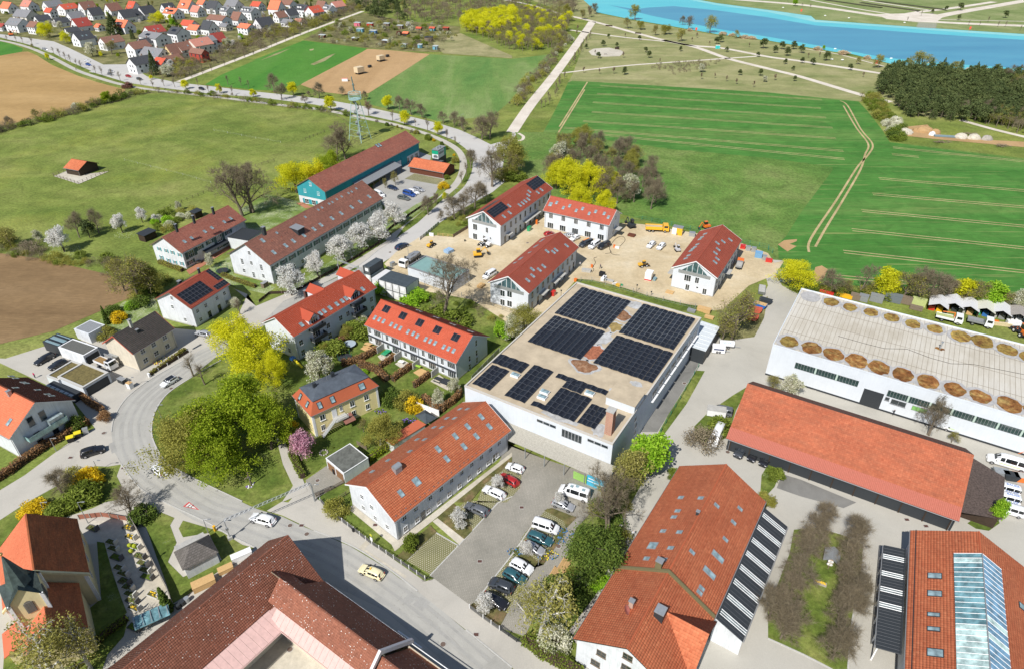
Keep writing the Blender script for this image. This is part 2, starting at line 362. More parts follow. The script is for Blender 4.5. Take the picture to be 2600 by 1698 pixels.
class Gable:
 def __init__(s,name,P,wall,tile,label,cat='building',o=(.5,.5),group=None,floor2=None,verge=Wd_,tcw=.36,tch=.42,walls=True,gut=True,plinth=True,base=.0):
  s.x,s.y,h,s.L,s.wl,s.wr,s.hl,s.hR,s.hr=P;s.h=R(h);s.o=o
  s.root=empty(name,(s.x,s.y,0),s.h,label,cat,group)
  s.X=s.L/2-o[0];s.YL=s.wl-o[1];s.YR=s.wr-o[1]
  s.pL=atan2(s.hr-s.hl,s.wl);s.pR=atan2(s.hr-s.hR,s.wr)
  s.M=Matrix.Translation((s.x,s.y,0))@Matrix.Rotation(s.h,4,'Z');s.Mi=s.M.inverted();t=.22
  X,YL,YR=s.X,s.YL,s.YR;zl,zr=s.rz(YL)-t,s.rz(-YR)-t
  if walls:
   b=MB()
   b.poly([(-X,-YR,base),(X,-YR,base),(X,-YR,zr),(-X,-YR,zr)]);b.poly([(X,YL,base),(-X,YL,base),(-X,YL,zl),(X,YL,zl)])
   for q in(-X,X):b.poly([(q,YL,base),(q,-YR,base),(q,-YR,zr),(q,0,s.hr-t),(q,YL,zl)]if q<0 else[(q,-YR,base),(q,YL,base),(q,YL,zl),(q,0,s.hr-t),(q,-YR,zr)])
   s.wall=b.obj('wall',wall,s.root)
   if plinth:
    b=MB();b.box(-X-.03,X+.03,-YR-.03,YL+.03,base,base+.32);b.obj('plinth',Cn,s.root)
  b=MB();l2=s.L/2
  b.slab([(-l2,-s.wr,s.hR),(l2,-s.wr,s.hR),(l2,0,s.hr),(-l2,0,s.hr)],.16)
  b.slab([(l2,s.wl,s.hl),(-l2,s.wl,s.hl),(-l2,0,s.hr),(l2,0,s.hr)],.16)
  s.roof=b.obj('roof',verge,s.root)
  s.slR=hypot(s.wr,s.hr-s.hR);s.slL=hypot(s.wl,s.hr-s.hl)
  if tile:
   add_tiles(s.roof,-l2,l2,s.slR,tile,(0,-s.wr,s.hR+.01),(s.pR,0,0),cw=tcw,ch=tch)
   add_tiles(s.roof,-l2,l2,s.slL,tile,(0,s.wl,s.hl+.01),(s.pL,0,pi),cw=tcw,ch=tch)
   b=MB();n=int(s.L/.4)
   for i in Rg(n):
    a=-l2+s.L*i/n;b.extr([(-.16,s.hr-.02),(.16,s.hr-.02),(.09,s.hr+.12),(-.09,s.hr+.12)],'x',a,a+s.L/n*.93)
   b.obj('ridge_tiles',tile,s.roof)['kind']='stuff'
  if gut:
   for y,z in((-s.wr-.07,s.hR-.1),(s.wl+.07,s.hl-.1)):
    b=MB();b.tube((-l2,y,z),(l2,y,z),.075,n=6);b.obj('gutter',Gy,s.roof)
   for q in(-X+.3,X-.3):
    b=MB();b.tube((q,-YR-.08,0),(q,-YR-.08,s.hR-.3),.05,n=5);b.obj('downpipe',Gy,s.root)
 def rz(s,y):return s.hr-(s.hr-s.hl)*y/s.wl if y>0 else s.hr-(s.hr-s.hR)*(-y)/s.wr
 def lray(s,p):
  o=s.Mi@Vc((0,0,KI));d=s.Mi.to_3x3()@ray(*p);return o,d
 def wH(s,side,p):
  o,d=s.lray(p)
  if side in 'RL':y=-s.YR if side=='R' else s.YL;t=(y-o.y)/d.y;q=o+d*t;return q.x,q.z
  x=-s.X if side=='N' else s.X;t=(x-o.x)/d.x;q=o+d*t;return q.y,q.z
 def rH(s,side,p):
  o,d=s.lray(p)
  if side=='R':y0,z0,ph=-s.wr,s.hR,s.pR;nrm=Vc((0,-sin(ph),cos(ph)));a=Vc((0,y0,z0))
  else:y0,z0,ph=s.wl,s.hl,s.pL;nrm=Vc((0,sin(ph),cos(ph)));a=Vc((0,y0,z0))
  t=(a-o).dot(nrm)/d.dot(nrm);q=o+d*t;return q
 def place(s,name,me,side,u,z,out=.0,parent=None):
  if side=='R':l,r=(u,-s.YR-out,z),0
  elif side=='L':l,r=(u,s.YL+out,z),pi
  elif side=='N':l,r=(-s.X-out,u,z),-pi/2
  else:l,r=(s.X+out,u,z),pi/2
  return link(name,me,parent or s.root,l,(0,0,r))
 def wnd(s,side,u,z,w=1.0,h=1.3,nx=2,ny=2,frame=Fr,sill=True,shut=None,name='window'):
  a,p=window_mesh(w,h,nx,ny,frame,sill);o=s.place(name,a,side,u,z);link('pane',p,o)
  if shut:
   k=('sh',w,h,shut.name)
   if k not in Wc:b=MB();b.box(-w*.26,w*.26,-.05,0,-h/2,h/2);Wc[k]=b.mesh('shutter',shut)
   for q in(-1,1):link('shutter',Wc[k],o,(q*(w*.5+w*.27),.0,0))
  return o
 def wins(s,side,pts,w=1.0,h=1.3,**k):
  for p in pts:
   u,z=s.wH(side,p);s.wnd(side,u,max(z,h/2+.1),w,h,**k)
 def row(s,side,us,z,w=1.0,h=1.3,**k):
  for u in us:s.wnd(side,u,z,w,h,**k)
 def lts(s,side,pts,w=.9,h=1.4,frame=Gy,gl=Kz):
  for p in pts:
   q=s.rH(side,p);a,b=skylight_mesh(w,h,frame,gl)
   o=link('skylight',a,s.root,Tu(q),(s.pR,0,0)if side=='R' else(s.pL,0,pi));link('pane',b,o)
 def pv(s,side,quad,nu,nv,name='solar_panel'):
  Q=[s.rH(side,p)for p in quad];ph=s.pR if side=='R' else s.pL
  du=((Q[1]-Q[0]).length+(Q[2]-Q[3]).length)/2/nu;dv=((Q[3]-Q[0]).length+(Q[2]-Q[1]).length)/2/nv
  c=sum(Q,Vc())/4;ux=Vc((1,0,0))if side=='R' else Vc((-1,0,0))
  vy=Vc((0,cos(ph),sin(ph)))if side=='R' else Vc((0,-cos(ph),sin(ph)));nn=ux.cross(vy)
  me=pv_mesh(round(du-.04,2),round(dv-.04,2))
  for i in Rg(nu):
   for j in Rg(nv):
    link(name,me,s.root,Tu(c+ux*(i+.5-nu/2)*du+vy*(j+.5-nv/2)*dv+nn*.17),(ph,0,0 if side=='R' else pi))
 def chm(s,side,p,w=.6,h=1.4,mat=None,cap=True):
  q=s.rH(side,p);b=MB();b.box(-w/2,w/2,-w/2,w/2,-1,h);o=b.obj('chimney',mat or Cn,s.roof,loc=Tu(q))
  if cap:b=MB();b.box(-w/2-.08,w/2+.08,-w/2-.08,w/2+.08,h+.002,h+.1);b.obj('chimney_cap',Gy,s.roof,loc=Tu(q))
  return o
 def vents(s,side,pts,mat=None):
  for p in pts:
   q=s.rH(side,p);b=MB();b.tube((0,0,-.1),(0,0,.45),.09,n=6);b.obj('vent_pipe',mat or KT,s.roof,loc=Tu(q))
 def verge(s,mat,w=.14):
  for q in(-s.L/2-.02,s.L/2+.02):
   b=MB()
   b.extr([(-s.wr,s.hR-.2),(0,s.hr-.2),(0,s.hr+.1),(-s.wr,s.hR+.1)],'x',q-.03,q+.03);b.extr([(s.wl,s.hl+.1),(0,s.hr+.1),(0,s.hr-.2),(s.wl,s.hl-.2)],'x',q-.03,q+.03)
   b.obj('verge_board',mat,s.roof)
class Box:
 def __init__(s,name,x,y,h,L,W,H,wall,roofm,label,cat='building',parapet=.35,pt=.3,group=None,rimmat=None,walls=True):
  s.x,s.y,s.h,s.L,s.W,s.H=x,y,R(h),L,W,H;s.root=empty(name,(x,y,0),s.h,label,cat,group);s.X,s.YL,s.YR=L/2,W/2,W/2
  s.M=Matrix.Translation((x,y,0))@Matrix.Rotation(s.h,4,'Z');s.Mi=s.M.inverted()
  X,Y=L/2,W/2
  if walls:b=MB();b.box(-X,X,-Y,Y,0,H-parapet);s.wall=b.obj('wall',wall,s.root)
  b=MB();b.box(-X+pt,X-pt,-Y+pt,Y-pt,H-parapet-.15,H-parapet+.01);s.roof=b.obj('roof',roofm,s.root)
  if parapet>.02:
   b=MB()
   for q in((-X-.04,X+.04,-Y-.04,-Y+pt),(-X-.04,X+.04,Y-pt,Y+.04),(-X-.04,-X+pt,-Y+pt,Y-pt),(X-pt,X+.04,-Y+pt,Y-pt)):b.box(*q,H-parapet-.03,H)
   b.obj('parapet',rimmat or wall,s.root)
 wH=Gable.wH;lray=Gable.lray;place=Gable.place;wnd=Gable.wnd;wins=Gable.wins;row=Gable.row
 def rH(s,side,p):
  o,d=s.lray(p);t=(s.H-o.z)/d.z;return o+d*t
def sht(name,pts,mat,z,kind='structure',label=None,cat=None,thick=.0):
 from mathutils.geometry import tessellate_polygon
 P=[G(*p)if len(p)==4 else Vc((p[0],p[1],0))for p in pts];P=[Vc((p.x,p.y,z))for p in P]
 tr=tessellate_polygon([P]);me=bpy.data.meshes.new(name);F=[]
 for a,b,c in tr:
  n=(P[b]-P[a]).cross(P[c]-P[a]);F.append((a,b,c)if n.z>0 else(a,c,b))
 if thick:
  k=len(P);area=sum(P[i].x*P[(i+1)%k].y-P[(i+1)%k].x*P[i].y for i in Rg(k))
  V=[Tu(p)for p in P]+[(p.x,p.y,z-thick)for p in P]
  for i in Rg(k):
   j=(i+1)%k;F.append((i,k+i,k+j,j)if area>0 else(i,j,k+j,k+i))
 else:V=[Tu(p)for p in P]
 me.from_pydata(V,[],F);me.materials.append(mat);me.update();o=link(name,me);return tag(o,label,cat,None,kind)
def spline(P,n=6):
 out=[];k=len(P)
 for i in Rg(k-1):
  p0=P[max(i-1,0)];p1=P[i];p2=P[i+1];p3=P[min(i+2,k-1)]
  for a in Rg(n):
   t=a/n;out.append(.5*((2*p1)+(-p0+p2)*t+(2*p0-5*p1+4*p2-p3)*t*t+(-p0+3*p1-3*p2+p3)*t**3))
 out.append(P[-1]);return out
def rbn(name,pts,w,mat,z,n=5,kind='structure',h=.0,off=.0):
 P=[Vc((p.x,p.y,0))for p in spline([G(*p)for p in pts],n)]if n>1 else[Vc((G(*p).x,G(*p).y,0))for p in pts]
 V=[];F=[];k=len(P)
 for i,p in En(P):
  d=(P[min(i+1,k-1)]-P[max(i-1,0)]).normalized();q=Vc((-d.y,d.x,0));ww=w(i/(k-1))if callable(w)else w
  V+=[Tu(p+q*(off+ww/2)+Vc((0,0,z))),Tu(p+q*(off-ww/2)+Vc((0,0,z)))]
 F=[(2*i,2*i+1,2*i+3,2*i+2)for i in Rg(k-1)]
 if h:
  m=len(V);V+=[(v[0],v[1],z-h)for v in V]
  F+=[(2*i+2,m+2*i+2,m+2*i,2*i)for i in Rg(k-1)]+[(2*i+1,m+2*i+1,m+2*i+3,2*i+3)for i in Rg(k-1)]
 me=bpy.data.meshes.new(name);me.from_pydata(V,[],F);me.materials.append(mat);me.update();o=link(name,me)
 if kind:o['kind']=kind
 return o
# GROUND
M_MEADOW=gmt('meadow',[(.105,.155,.028,1),(.165,.205,.045,1),(.24,.255,.075,1)],.022,.75,(1,1.6,1),R(25),((.45,.38,.05),.5,.03),.5)
M_MEADOW2=gmt('right_meadow',[(.07,.16,.03,1),(.115,.195,.042,1),(.19,.235,.075,1)],.03,.7,(1,1,1),0,None,.5)
M_CROP=gmt('winter_wheat',[(.045,.155,.025,1),(.065,.185,.034,1),(.115,.21,.05,1)],.018,.6,(.13,3.2,1),R(4.5),None,.4,((.30,.29,.11),.57,.22,.5))
KP=gmt('young_crop',[(.05,.17,.025,1),(.075,.205,.03,1),(.10,.22,.045,1)],.018,.3,(1.4,.3,1),R(-50),None,.3)
M_GRASSF=gmt('grass_field',[(.09,.19,.045,1),(.14,.225,.06,1),(.23,.28,.11,1)],.03,.4,(1.8,.3,1),R(-50),None,.4)
KC=gmt('tilled_soil_tan',[(.35,.22,.105,1),(.41,.265,.13,1),(.46,.30,.155,1)],.02,.22,(2.2,.25,1),R(-50),None,.5)
M_TILL2=gmt('tilled_soil_brown',[(.165,.105,.052,1),(.215,.14,.07,1),(.27,.18,.095,1)],.03,.35,(.35,1.8,1),R(22),None,.5)
M_TILL3=gmt('tilled_soil_light',[(.30,.195,.08,1),(.37,.24,.10,1),(.42,.28,.125,1)],.02,.25,(.4,1.8,1),R(20),None,.5)
M_PARK=gmt('dry_park_grass',[(.17,.20,.07,1),(.255,.255,.11,1),(.34,.315,.16,1)],.03,.4,(1,2,1),0,None,.4)
Je=gmt('dry_grass',[(.17,.18,.07,1),(.27,.25,.12,1),(.36,.32,.17,1)],.05,.4)
Ml=gmt('lawn',[(.075,.12,.02,1),(.12,.16,.03,1),(.20,.21,.06,1)],.12,.7,flw=((.6,.6,.5),.62,.2))
Kr=gmt('daisy_lawn',[(.10,.165,.03,1),(.16,.22,.055,1),(.30,.33,.17,1)],.12,.4,flw=((.7,.7,.62),.42,.12))
KE=gmt('scrub_ground',[(.10,.105,.035,1),(.16,.155,.06,1),(.26,.23,.11,1)],.1,.6)
K2=gmt('construction_sand',[(.41,.32,.19,1),(.52,.425,.275,1),(.58,.50,.36,1)],.06,.22,blobs=((.36,.29,.18),.62,.09,.5))
Mg=gmt('pale_gravel',[(.42,.38,.30,1),(.50,.46,.38,1),(.56,.52,.44,1)],.06,.25)
KJ=gmt('pale_path',[(.52,.46,.38,1),(.60,.54,.46,1),(.66,.61,.53,1)],.08,.2)
M_YARD=asphalt('yard_surface',(.42,.40,.35),.10,False,.05)
K3=asphalt('road_asphalt',(.36,.35,.32),.10,True,.10)
M_ROADL=asphalt('far_road_asphalt',(.46,.445,.42),.08,False,.06)
Kn=asphalt('pavement_asphalt',(.44,.415,.365),.08,False,.1)
KQ=asphalt('dark_asphalt',(.20,.195,.18),.2,False,.15)
K4=brickmat('paving_blocks',(.30,.285,.255,1),(.36,.34,.30,1),(.22,.21,.175,1),1.0,.42,.21,R(-38),.045)
K5=brickmat('grass_pavers',(.42,.38,.29,1),(.45,.41,.32,1),(.17,.17,.075,1),1.0,.42,.36,R(-38),.11)
KL=brickmat('red_brick_path',(.40,.15,.085,1),(.46,.19,.11,1),(.3,.17,.11,1),1.0,.5,.25,0,.03)
KERB=Pn('kerb_stone',(.46,.45,.42),.9,var=.15)
g=2600
b=MB();b.poly([(-g,-200,0),(g,-200,0),(g,2*g,0),(-g,2*g,0)]);b.obj('ground',M_MEADOW)['kind']='structure'
sht('meadow',D('@20 290 1230 540 755 @30 840 945 1130 1320 2600 1500 @31 2700 1300 300 1000 50 900 @21 2100 700 1200 480 380 300 @10 2300 1500 @20 0 1230'),M_MEADOW2,.02)
sht('crop_field',D('@20 290 1230 370 1100 520 770 560 752 1200 790 2377 862 @30 840 945 920 1030 1060 1210 1130 1325 2377 1490 3400 1640 @31 3400 1500 2377 1260 1300 1130 550 1085 300 860 100 850 90 720 170 640 300 430 600 30 @30 600 1554 0 1470 @20 1500 1390 900 1305 600 1250 420 1235'),M_CROP,.04)
sht('crop_field',D('@10 -60 575 440 380 1030 455 985 485 430 778 300 850 0 838 @00 1900 790 2050 700 2377 560'),KP,.04)
sht('tilled_field',D('@10 985 487 1035 457 1250 470 1615 505 1330 690 1050 865 900 890 600 855 415 790 430 778'),KC,.045)
sht('grass_field',D('@10 1615 507 2377 550 @20 360 507 330 560 190 700 30 880 @10 2340 960 2200 1080 1700 1130 1400 1055 1020 965 1055 865 1330 692'),M_GRASSF,.04)
sht('tilled_field',D('@00 0 520 200 485 260 482 340 515 480 605 720 705 900 765 1170 838 1110 892 900 950 500 1060 0 1180 -900 1400 -1000 700'),M_TILL3,.045)
sht('crop_field',D('@00 -500 330 0 388 120 415 215 455 200 485 0 520 -800 660'),KP,.035)
sht('tilled_field',D('@01 0 800 350 845 700 925 1000 995 1240 1090 1300 1180 1100 1255 900 1350 690 1440 500 1520 @02 100 60 0 85 -900 250 @01 -1000 700'),M_TILL2,.045)
sht('allotment_ground',D('@10 440 372 760 205 1000 120 1400 200 1900 250 1880 380 1760 488 1400 478 1030 448'),KE,.03)
sht('dry_grass',D('@10 1640 400 1900 310 2100 400 2377 520 2377 545 1740 500'),Je,.055)
sht('park_grass',D('@20 520 770 560 700 740 210 500 120 @10 2377 -60 @20 650 -20 790 125 1100 190 1500 258 1900 328 2377 388 @30 600 492 1150 600 2900 760 2900 1000 1500 1100 1140 960 850 945 @20 2377 864'),M_PARK,.03)
sht('village_ground',D('@00 -600 330 0 318 500 388 640 448 960 600 1170 640 1640 765 1760 730 2377 480 @10 430 300 980 100 1150 0 1800 -160 @00 -900 -260'),KE,.03)
TL=gmt('tramline_soil',[(.33,.25,.12,1),(.42,.33,.17,1),(.48,.38,.21,1)],.1,.4)
def tram(a,b2,w=.45,gap=1.9,n=1):
 pa,pb=G(*a),G(*b2);d=(pb-pa).normalized();q=Vc((-d.y,d.x,0));m=MB()
 for s_ in(-1,1):
  c=q*gap/2*s_;m.poly([Tu(pa+c-q*w/2+Vc((0,0,.06))),Tu(pb+c-q*w/2+Vc((0,0,.06))),Tu(pb+c+q*w/2+Vc((0,0,.06))),Tu(pa+c+q*w/2+Vc((0,0,.06)))])
 m.obj('wheel_track',TL)['kind']='structure'
for a,c in(((2,0,820,798),(3,0,500,930)),((2,0,790,873),(3,0,490,1008)),((2,0,750,953),(3,0,540,1095)),((2,0,740,1042),(3,0,600,1190)),((2,0,660,1128),(3,0,630,1288)),((2,0,480,1188),(3,0,700,1405)),((2,0,800,1250),(3,0,710,1480)),
    ((3,0,1160,1372),(3,0,2500,1515)),((3,0,1150,1435),(3,0,1400,1460)),((3,1,1030,105),(3,1,2500,230)),((3,1,970,250),(3,1,2500,382)),((3,1,870,405),(3,1,2500,562)),((3,1,780,582),(3,1,2500,765)),((3,1,700,785),(3,1,2500,985)),((3,1,560,1010),(3,1,1700,1110))):
 tram(a,c)
for pts in(D('@20 700 765 440 1180'),D('@20 675 835 430 1235'),D('@30 670 938 740 985 860 1200 970 1340 930 1440 830 1554 @31 640 300 400 660 380 790'),D('@30 700 985 820 1190 930 1340 900 1440 @31 860 20 700 300 540 560 440 740')):
 rbn('wheel_track',pts,.8,TL,.065)
for pts in(D('@31 90 720 150 680 270 670 265 690 200 715 265 735 180 785'),D('@31 440 930 500 915 555 950 520 1030 450 1065 420 1000'),D('@10 40 565 170 505 325 450 200 510'),D('@10 495 462 540 455 530 470 500 474'),D('@10 505 600 700 510 740 500 640 570 540 608'),D('@30 1180 1190 1480 1160 1560 1240 1750 1290 2377 1320 2377 1370 1600 1300 1250 1262')):
 sht('bare_soil',pts,Je if pts[0][2]<600 and pts[0][1]==0 and pts[0][0]==1 else KC,.07)
def water(name,c,c2):
 m=N(name);v=m.coord(scale=(.4,2.0,1));f=m.noise(v,.02,4,.6);col=m.ramp(f,[(.3,c),(.7,c2)])
 w=m.noise(m.coord(scale=(1,3,1)),.8,4,.7);m.bump(w,.25,.08);return m.done(col,.3,0,.25)
WDEEP=water('deep_water',(.03,.20,.33,1),(.055,.27,.39,1));WSHAL=water('shallow_water',(.05,.42,.50,1),(.10,.50,.54,1));WPALE=water('pale_shallows',(.16,.52,.53,1),(.28,.58,.55,1))
sht('lake',D('@20 600 -20 660 0 790 118 1100 182 1500 250 1900 320 2377 380 @30 600 482 780 505 1150 598 1500 635 2377 692 3400 760 3400 410 2377 320 1560 268 440 188 400 152 0 95 @20 1900 32 1350 -70 500 -90'),WSHAL,.075)
sht('lake_depths',D('@20 900 50 1300 150 1900 270 2377 345 @30 600 450 1100 540 1600 590 2377 640 3400 710 3400 470 2377 375 1560 322 440 240 0 165 @20 1900 100 1500 60 1250 75 1150 90'),WDEEP,.09)
sht('lake_shallows',D('@30 0 98 400 154 440 190 1560 270 2377 322 3400 412 3400 430 2377 342 1560 288 440 208 0 116 @20 1900 52 1350 -55 1350 -68 1900 34'),WPALE,.09)
M_FARG=gmt('far_bank_grass',[(.14,.19,.06,1),(.20,.24,.09,1),(.28,.29,.14,1)],.03,.4)
sht('far_bank',D('@20 1350 -75 1900 28 @30 0 92 440 185 1560 265 2377 317 3400 405 3400 -500 @20 1300 -500'),M_FARG,.03)
for pts,w in((D('@20 1950 -10 @30 250 42 600 85 1100 158 1400 190 1700 215 2377 243 3000 262'),11),(D('@30 1500 175 1700 130 2100 60 2500 -10'),11),(D('@30 1150 160 1400 115 1700 80 2100 20'),7),(D('@30 400 5 800 80 1200 145'),4),(D('@30 880 5 1250 60 1500 98'),4),(D('@30 850 25 1100 62 1400 112'),3),(D('@30 1580 185 2377 202 3000 215'),2.5)):
 rbn('path',pts,w,KJ,.06)
sht('plaza',D('@30 1000 135 1380 125 1520 130 1640 150 1580 195 1560 215 1380 208 1100 180'),KJ,.065)
b=MB()
for k in Rg(7):
 p=G(3,0,1388-3*k,212+7*k);q=G(3,0,1560-2*k,222+7*k);b.poly([(p.x,p.y,.1+.01*k),(q.x,q.y,.1+.01*k),(q.x+.4,q.y-2.6,.1+.01*k),(p.x,p.y-2.6,.1+.01*k)])
b.obj('stone_steps',Cn)['kind']='structure'
for r_ in(D('@30 530 5 1050 78'),D('@30 1000 15 1640 95'),D('@30 860 30 1400 108')):
 rbn('garden_bed',r_,5,gmt('clipped_beds',[(.05,.06,.03,1),(.09,.08,.05,1)],.2,.6),.6,h=.6)
for pts,w in((D('@20 745 205 640 360 400 690 170 980 0 1230'),lambda t:7.0-1.2*t),(D('@10 2250 -10 @20 150 45 450 130 745 200 1500 398 1950 450 2377 530 @30 300 570 1085 690'),5.0),
    (D('@20 1400 375 1700 440 2000 545 2377 640 @30 300 715 860 882 1140 950'),5.0),(D('@20 540 282 1000 345 1420 388'),3.4),(D('@20 460 682 1000 618 1500 580 1960 548 2280 525'),2.6),
    (D('@30 1790 1118 2100 1205 2450 1290'),3.4),(D('@00 1650 765 1760 725 2377 488 @10 430 315 700 215 990 108'),4.2),(D('@30 330 455 620 500 820 550 1080 620'),1.6),(D('@20 60 1240 105 1270 95 1300 60 1310'),1.5)):
 rbn('path',pts,w,KJ,.06)
P0=[(710,480),(760,455),(900,445),(1010,470),(1045,490),(1000,525),(850,530),(740,515)]
sht('playground_sand',[(2,0,x,y)for x,y in P0],Mg,.06)
sht('road',D('@00 -500 300 0 320 500 388 640 448 960 603 1180 600 1370 715 1650 770 1850 792 2377 855 @10 300 885 600 920 1000 990 1400 1078 1700 1150 1900 1212 2050 1280 2180 1345 2377 1290 @20 0 1200 40 1250 -60 1400 @10 2290 1554 @11 2330 120 2200 230 1900 400 1700 520 1500 680 1190 880 1000 1010 950 915 1150 760 1320 660 1500 520 1700 345 1880 200 1975 80 @10 2020 1500 1990 1420 1850 1310 1600 1212 1300 1130 950 1062 550 975 0 903 @00 2000 880 1400 805 1120 760 830 668 470 492 260 420 0 350 -500 345'),M_ROADL,.05)
rbn('cycle_path',D('@00 -300 350 0 378 260 442 480 535 700 650 900 722 1130 788 1400 835 1900 890 @10 200 975 600 1020 1030 1105 1300 1162 1600 1250 1800 1345 1900 1430 1925 1554 @11 1880 130 1750 265 1600 400 1400 555 1230 680'),3.2,Kn,.06)
sht('road',D('@11 1010 915 1000 1010 700 1180 420 1330 120 1450 -100 1554 @02 2100 130 1800 370 1560 540 1445 695 1405 850 1420 980 1510 1150 1620 1235 1850 1365 @13 0 65 250 140 540 280 870 410 1200 610 1500 840 1900 1160 2377 1550 @23 300 1810 @13 2100 1800 1650 1400 1200 1010 650 740 330 560 @03 2377 430 2130 310 1900 180 1560 20 @02 1300 1420 1125 1200 1060 1080 1035 920 1065 760 1180 580 1400 410 1750 215 @01 2377 1500 @11 250 1250 560 1110'),K3,.055)
sht('pavement',D('@11 -200 1130 0 1290 600 1040 900 885 1150 725 1400 565 1650 345 1790 260 1700 345 1500 520 1320 660 1150 760 950 915 560 1110 250 1250 @01 2377 1500 @02 1750 215 1400 410 1340 340 1600 150 @01 2200 1400 2300 1180'),Kn,.045)
sht('pavement',D('@02 1760 205 1400 410 1180 580 1065 760 1035 920 1060 1080 1125 1200 1000 1220 880 1215 600 1360 250 1554 @03 0 170 @02 -800 1800 -600 1500 0 1440 230 1300 500 1100 640 1000 880 860 640 560 0 260 -300 200 50 220 400 110 @01 1450 1480 1900 1520 2377 1460'),Kn,.04)
sht('pavement',D('@02 1125 1200 1300 1420 @03 1560 20 1900 180 2130 310 2377 430 @13 330 560 650 740 1200 1010 1650 1400 2100 1800 @03 1500 1900 -300 1800 -400 1100 -200 900 300 150 620 140 860 60 @02 1000 1540'),Kn,.035)
sht('pavement',D('@12 300 1554 480 1350 620 1240 820 1370 560 1510 @13 600 0 900 230 1200 480 1570 740 1700 700 1990 960 2280 1180 @23 100 1320 700 1700 300 1800 @13 2377 1540 1900 1150 1500 830 1200 600 870 400 540 270 250 130 100 85 240 0'),Kn,.065)
sht('yard',D('@31 -60 850 150 870 70 1000 130 1100 280 1180 3000 1900 @33 3200 1900 @23 300 1900 640 1500 560 1280 860 700 1000 200 @22 1250 1300 1180 900 1640 160 @21 1950 1450 2300 1250 2377 1100'),M_YARD,.045)
sht('driveway',D('@22 1640 160 1760 210 1700 330 1450 740 1350 900 1180 900 1200 830'),KQ,.06)
sht('grass_verge',D('@22 1710 330 1790 335 1620 640 1400 940 1340 940 1450 740'),Ml,.07)
sht('dark_patch',D('@32 130 1290 300 1340 820 1554 @33 700 60 300 -50 @32 80 1420'),KQ,.06)
for pts,m in((D('@22 1820 720 2050 560 2200 470 2080 700 2000 950 1800 1040 1700 960 1690 850'),Ml),(D('@33 470 240 720 315 880 400 860 700 780 1100 740 1554 600 1554 330 1420 0 1270 0 1000 200 480 240 260'),Ml),(D('@33 1850 200 2050 60 2110 80 2150 200 2050 270 1930 250'),Ml),
    (D('@21 1880 1520 2130 1330 2377 1200 2340 1400 @22 2250 20 1960 60'),KE),(D('@32 0 1200 60 1130 110 1150 120 1270 60 1410 -80 1560 -60 1300'),Ml),(D('@32 1905 1175 2000 1200 2060 1250 2070 1340 2060 1554 1980 1554 1900 1300'),Ml)):
 sht('grass_island',pts,m,.075,thick=.08)
sht('site_ground',D('@11 1190 900 1300 790 1520 650 1660 635 1830 650 1980 560 2377 300 @21 380 270 1000 520 1200 530 1740 620 2140 710 2377 800 @31 60 890 150 870 70 1000 -80 1060 @21 2200 1100 1950 1330 1870 1330 1600 1310 1200 1200 750 1075 620 1070 350 1300 100 1554 @11 2300 1420 2000 1230 1500 1140 1290 1000'),K2,.06)
sht('lawn',D('@02 2050 232 1810 385 1570 545 1455 700 1415 850 1430 980 1520 1145 1860 1352 @13 20 50 100 85 240 0 @12 340 1430 250 1200 180 990 280 1000 440 1350 590 1240 620 1200 1040 1200 1300 1000 1925 640 1925 500 2150 200 2377 60 @21 0 1554 350 1300 620 1065 @11 2250 1400 1500 1160 1110 1080 1110 1280 900 1400 @12 700 0 @11 0 1500 @02 2300 60'),Ml,.05,thick=.04)
sht('garden_strip',D('@12 560 1510 820 1375 900 1450 @13 930 30 1315 360 1250 440 1180 430 700 60'),Ml,.07)
sht('gravel_margin',D('@13 850 60 930 20 1320 330 1340 420 1290 460 1260 400'),Mg,.08)
sht('path',D('@12 190 960 260 980 360 1200 440 1350 480 1450 240 1554 345 1400 250 1200'),Kn,.10)
sht('driveway',D('@12 655 1215 815 1335 835 1350 560 1520 460 1350'),K4,.10)
for pts,m in((D('@12 970 130 1020 100 1130 110 1060 175'),Nw),(D('@12 1130 200 1200 160 1270 190 1180 260'),Mg),(D('@12 1460 350 1530 310 1620 350 1540 400'),Nw),(D('@12 1620 430 1700 370 1830 470 1780 515'),Mg),(D('@12 1290 270 1360 230 1440 270 1380 330'),Mg),(D('@12 1470 700 1560 680 1700 760 1600 820'),Mg)):
 sht('terrace',pts,m,.14,thick=.1)
sht('daisy_lawn',D('@11 -160 400 100 250 400 320 460 400 150 560 -160 700 @01 2250 520'),Kr,.05)
sht('lawn',D('@01 1830 1000 2150 820 2170 1000 2377 1050 @11 180 1120 100 1180 @01 2200 1120 1900 960'),Kr,.05)
sht('lawn',D('@01 1150 1250 1430 1180 1480 1350 1450 1480 1000 1554 930 1420'),Kr,.05)
sht('lawn',D('@11 250 1165 480 1010 680 885 900 740 1150 560 1300 470 1480 350 1660 262 1660 300 1400 500 1200 630 1150 700 880 870 600 1020 340 1165'),Kr,.08,thick=.08)
sht('lawn',D('@11 1295 665 1500 520 1690 345 1790 250 1760 240 1560 400 1390 540'),Ml,.09,thick=.1)
rbn('grass_verge',D('@10 1030 1080 1300 1142 1600 1228 1830 1325 1950 1420 1985 1554 @11 1920 160 1780 290'),2.4,Ml,.09,h=.1)
rbn('grass_verge',D('@00 470 495 600 565 830 665'),2.6,Ml,.09);rbn('grass_verge',D('@00 850 680 1120 762 1200 785'),2.6,Ml,.09);rbn('grass_verge',D('@00 0 360 200 405 370 455'),2.0,Ml,.09)
sht('car_park',D('@10 1480 1400 1630 1450 1600 1554 @11 1760 110 1690 200 1640 290 1300 470 1170 340 1080 180 1260 40'),K3,.06)
sht('paved_bays',D('@11 1380 110 1470 60 1740 115 1690 165'),K5,.065)
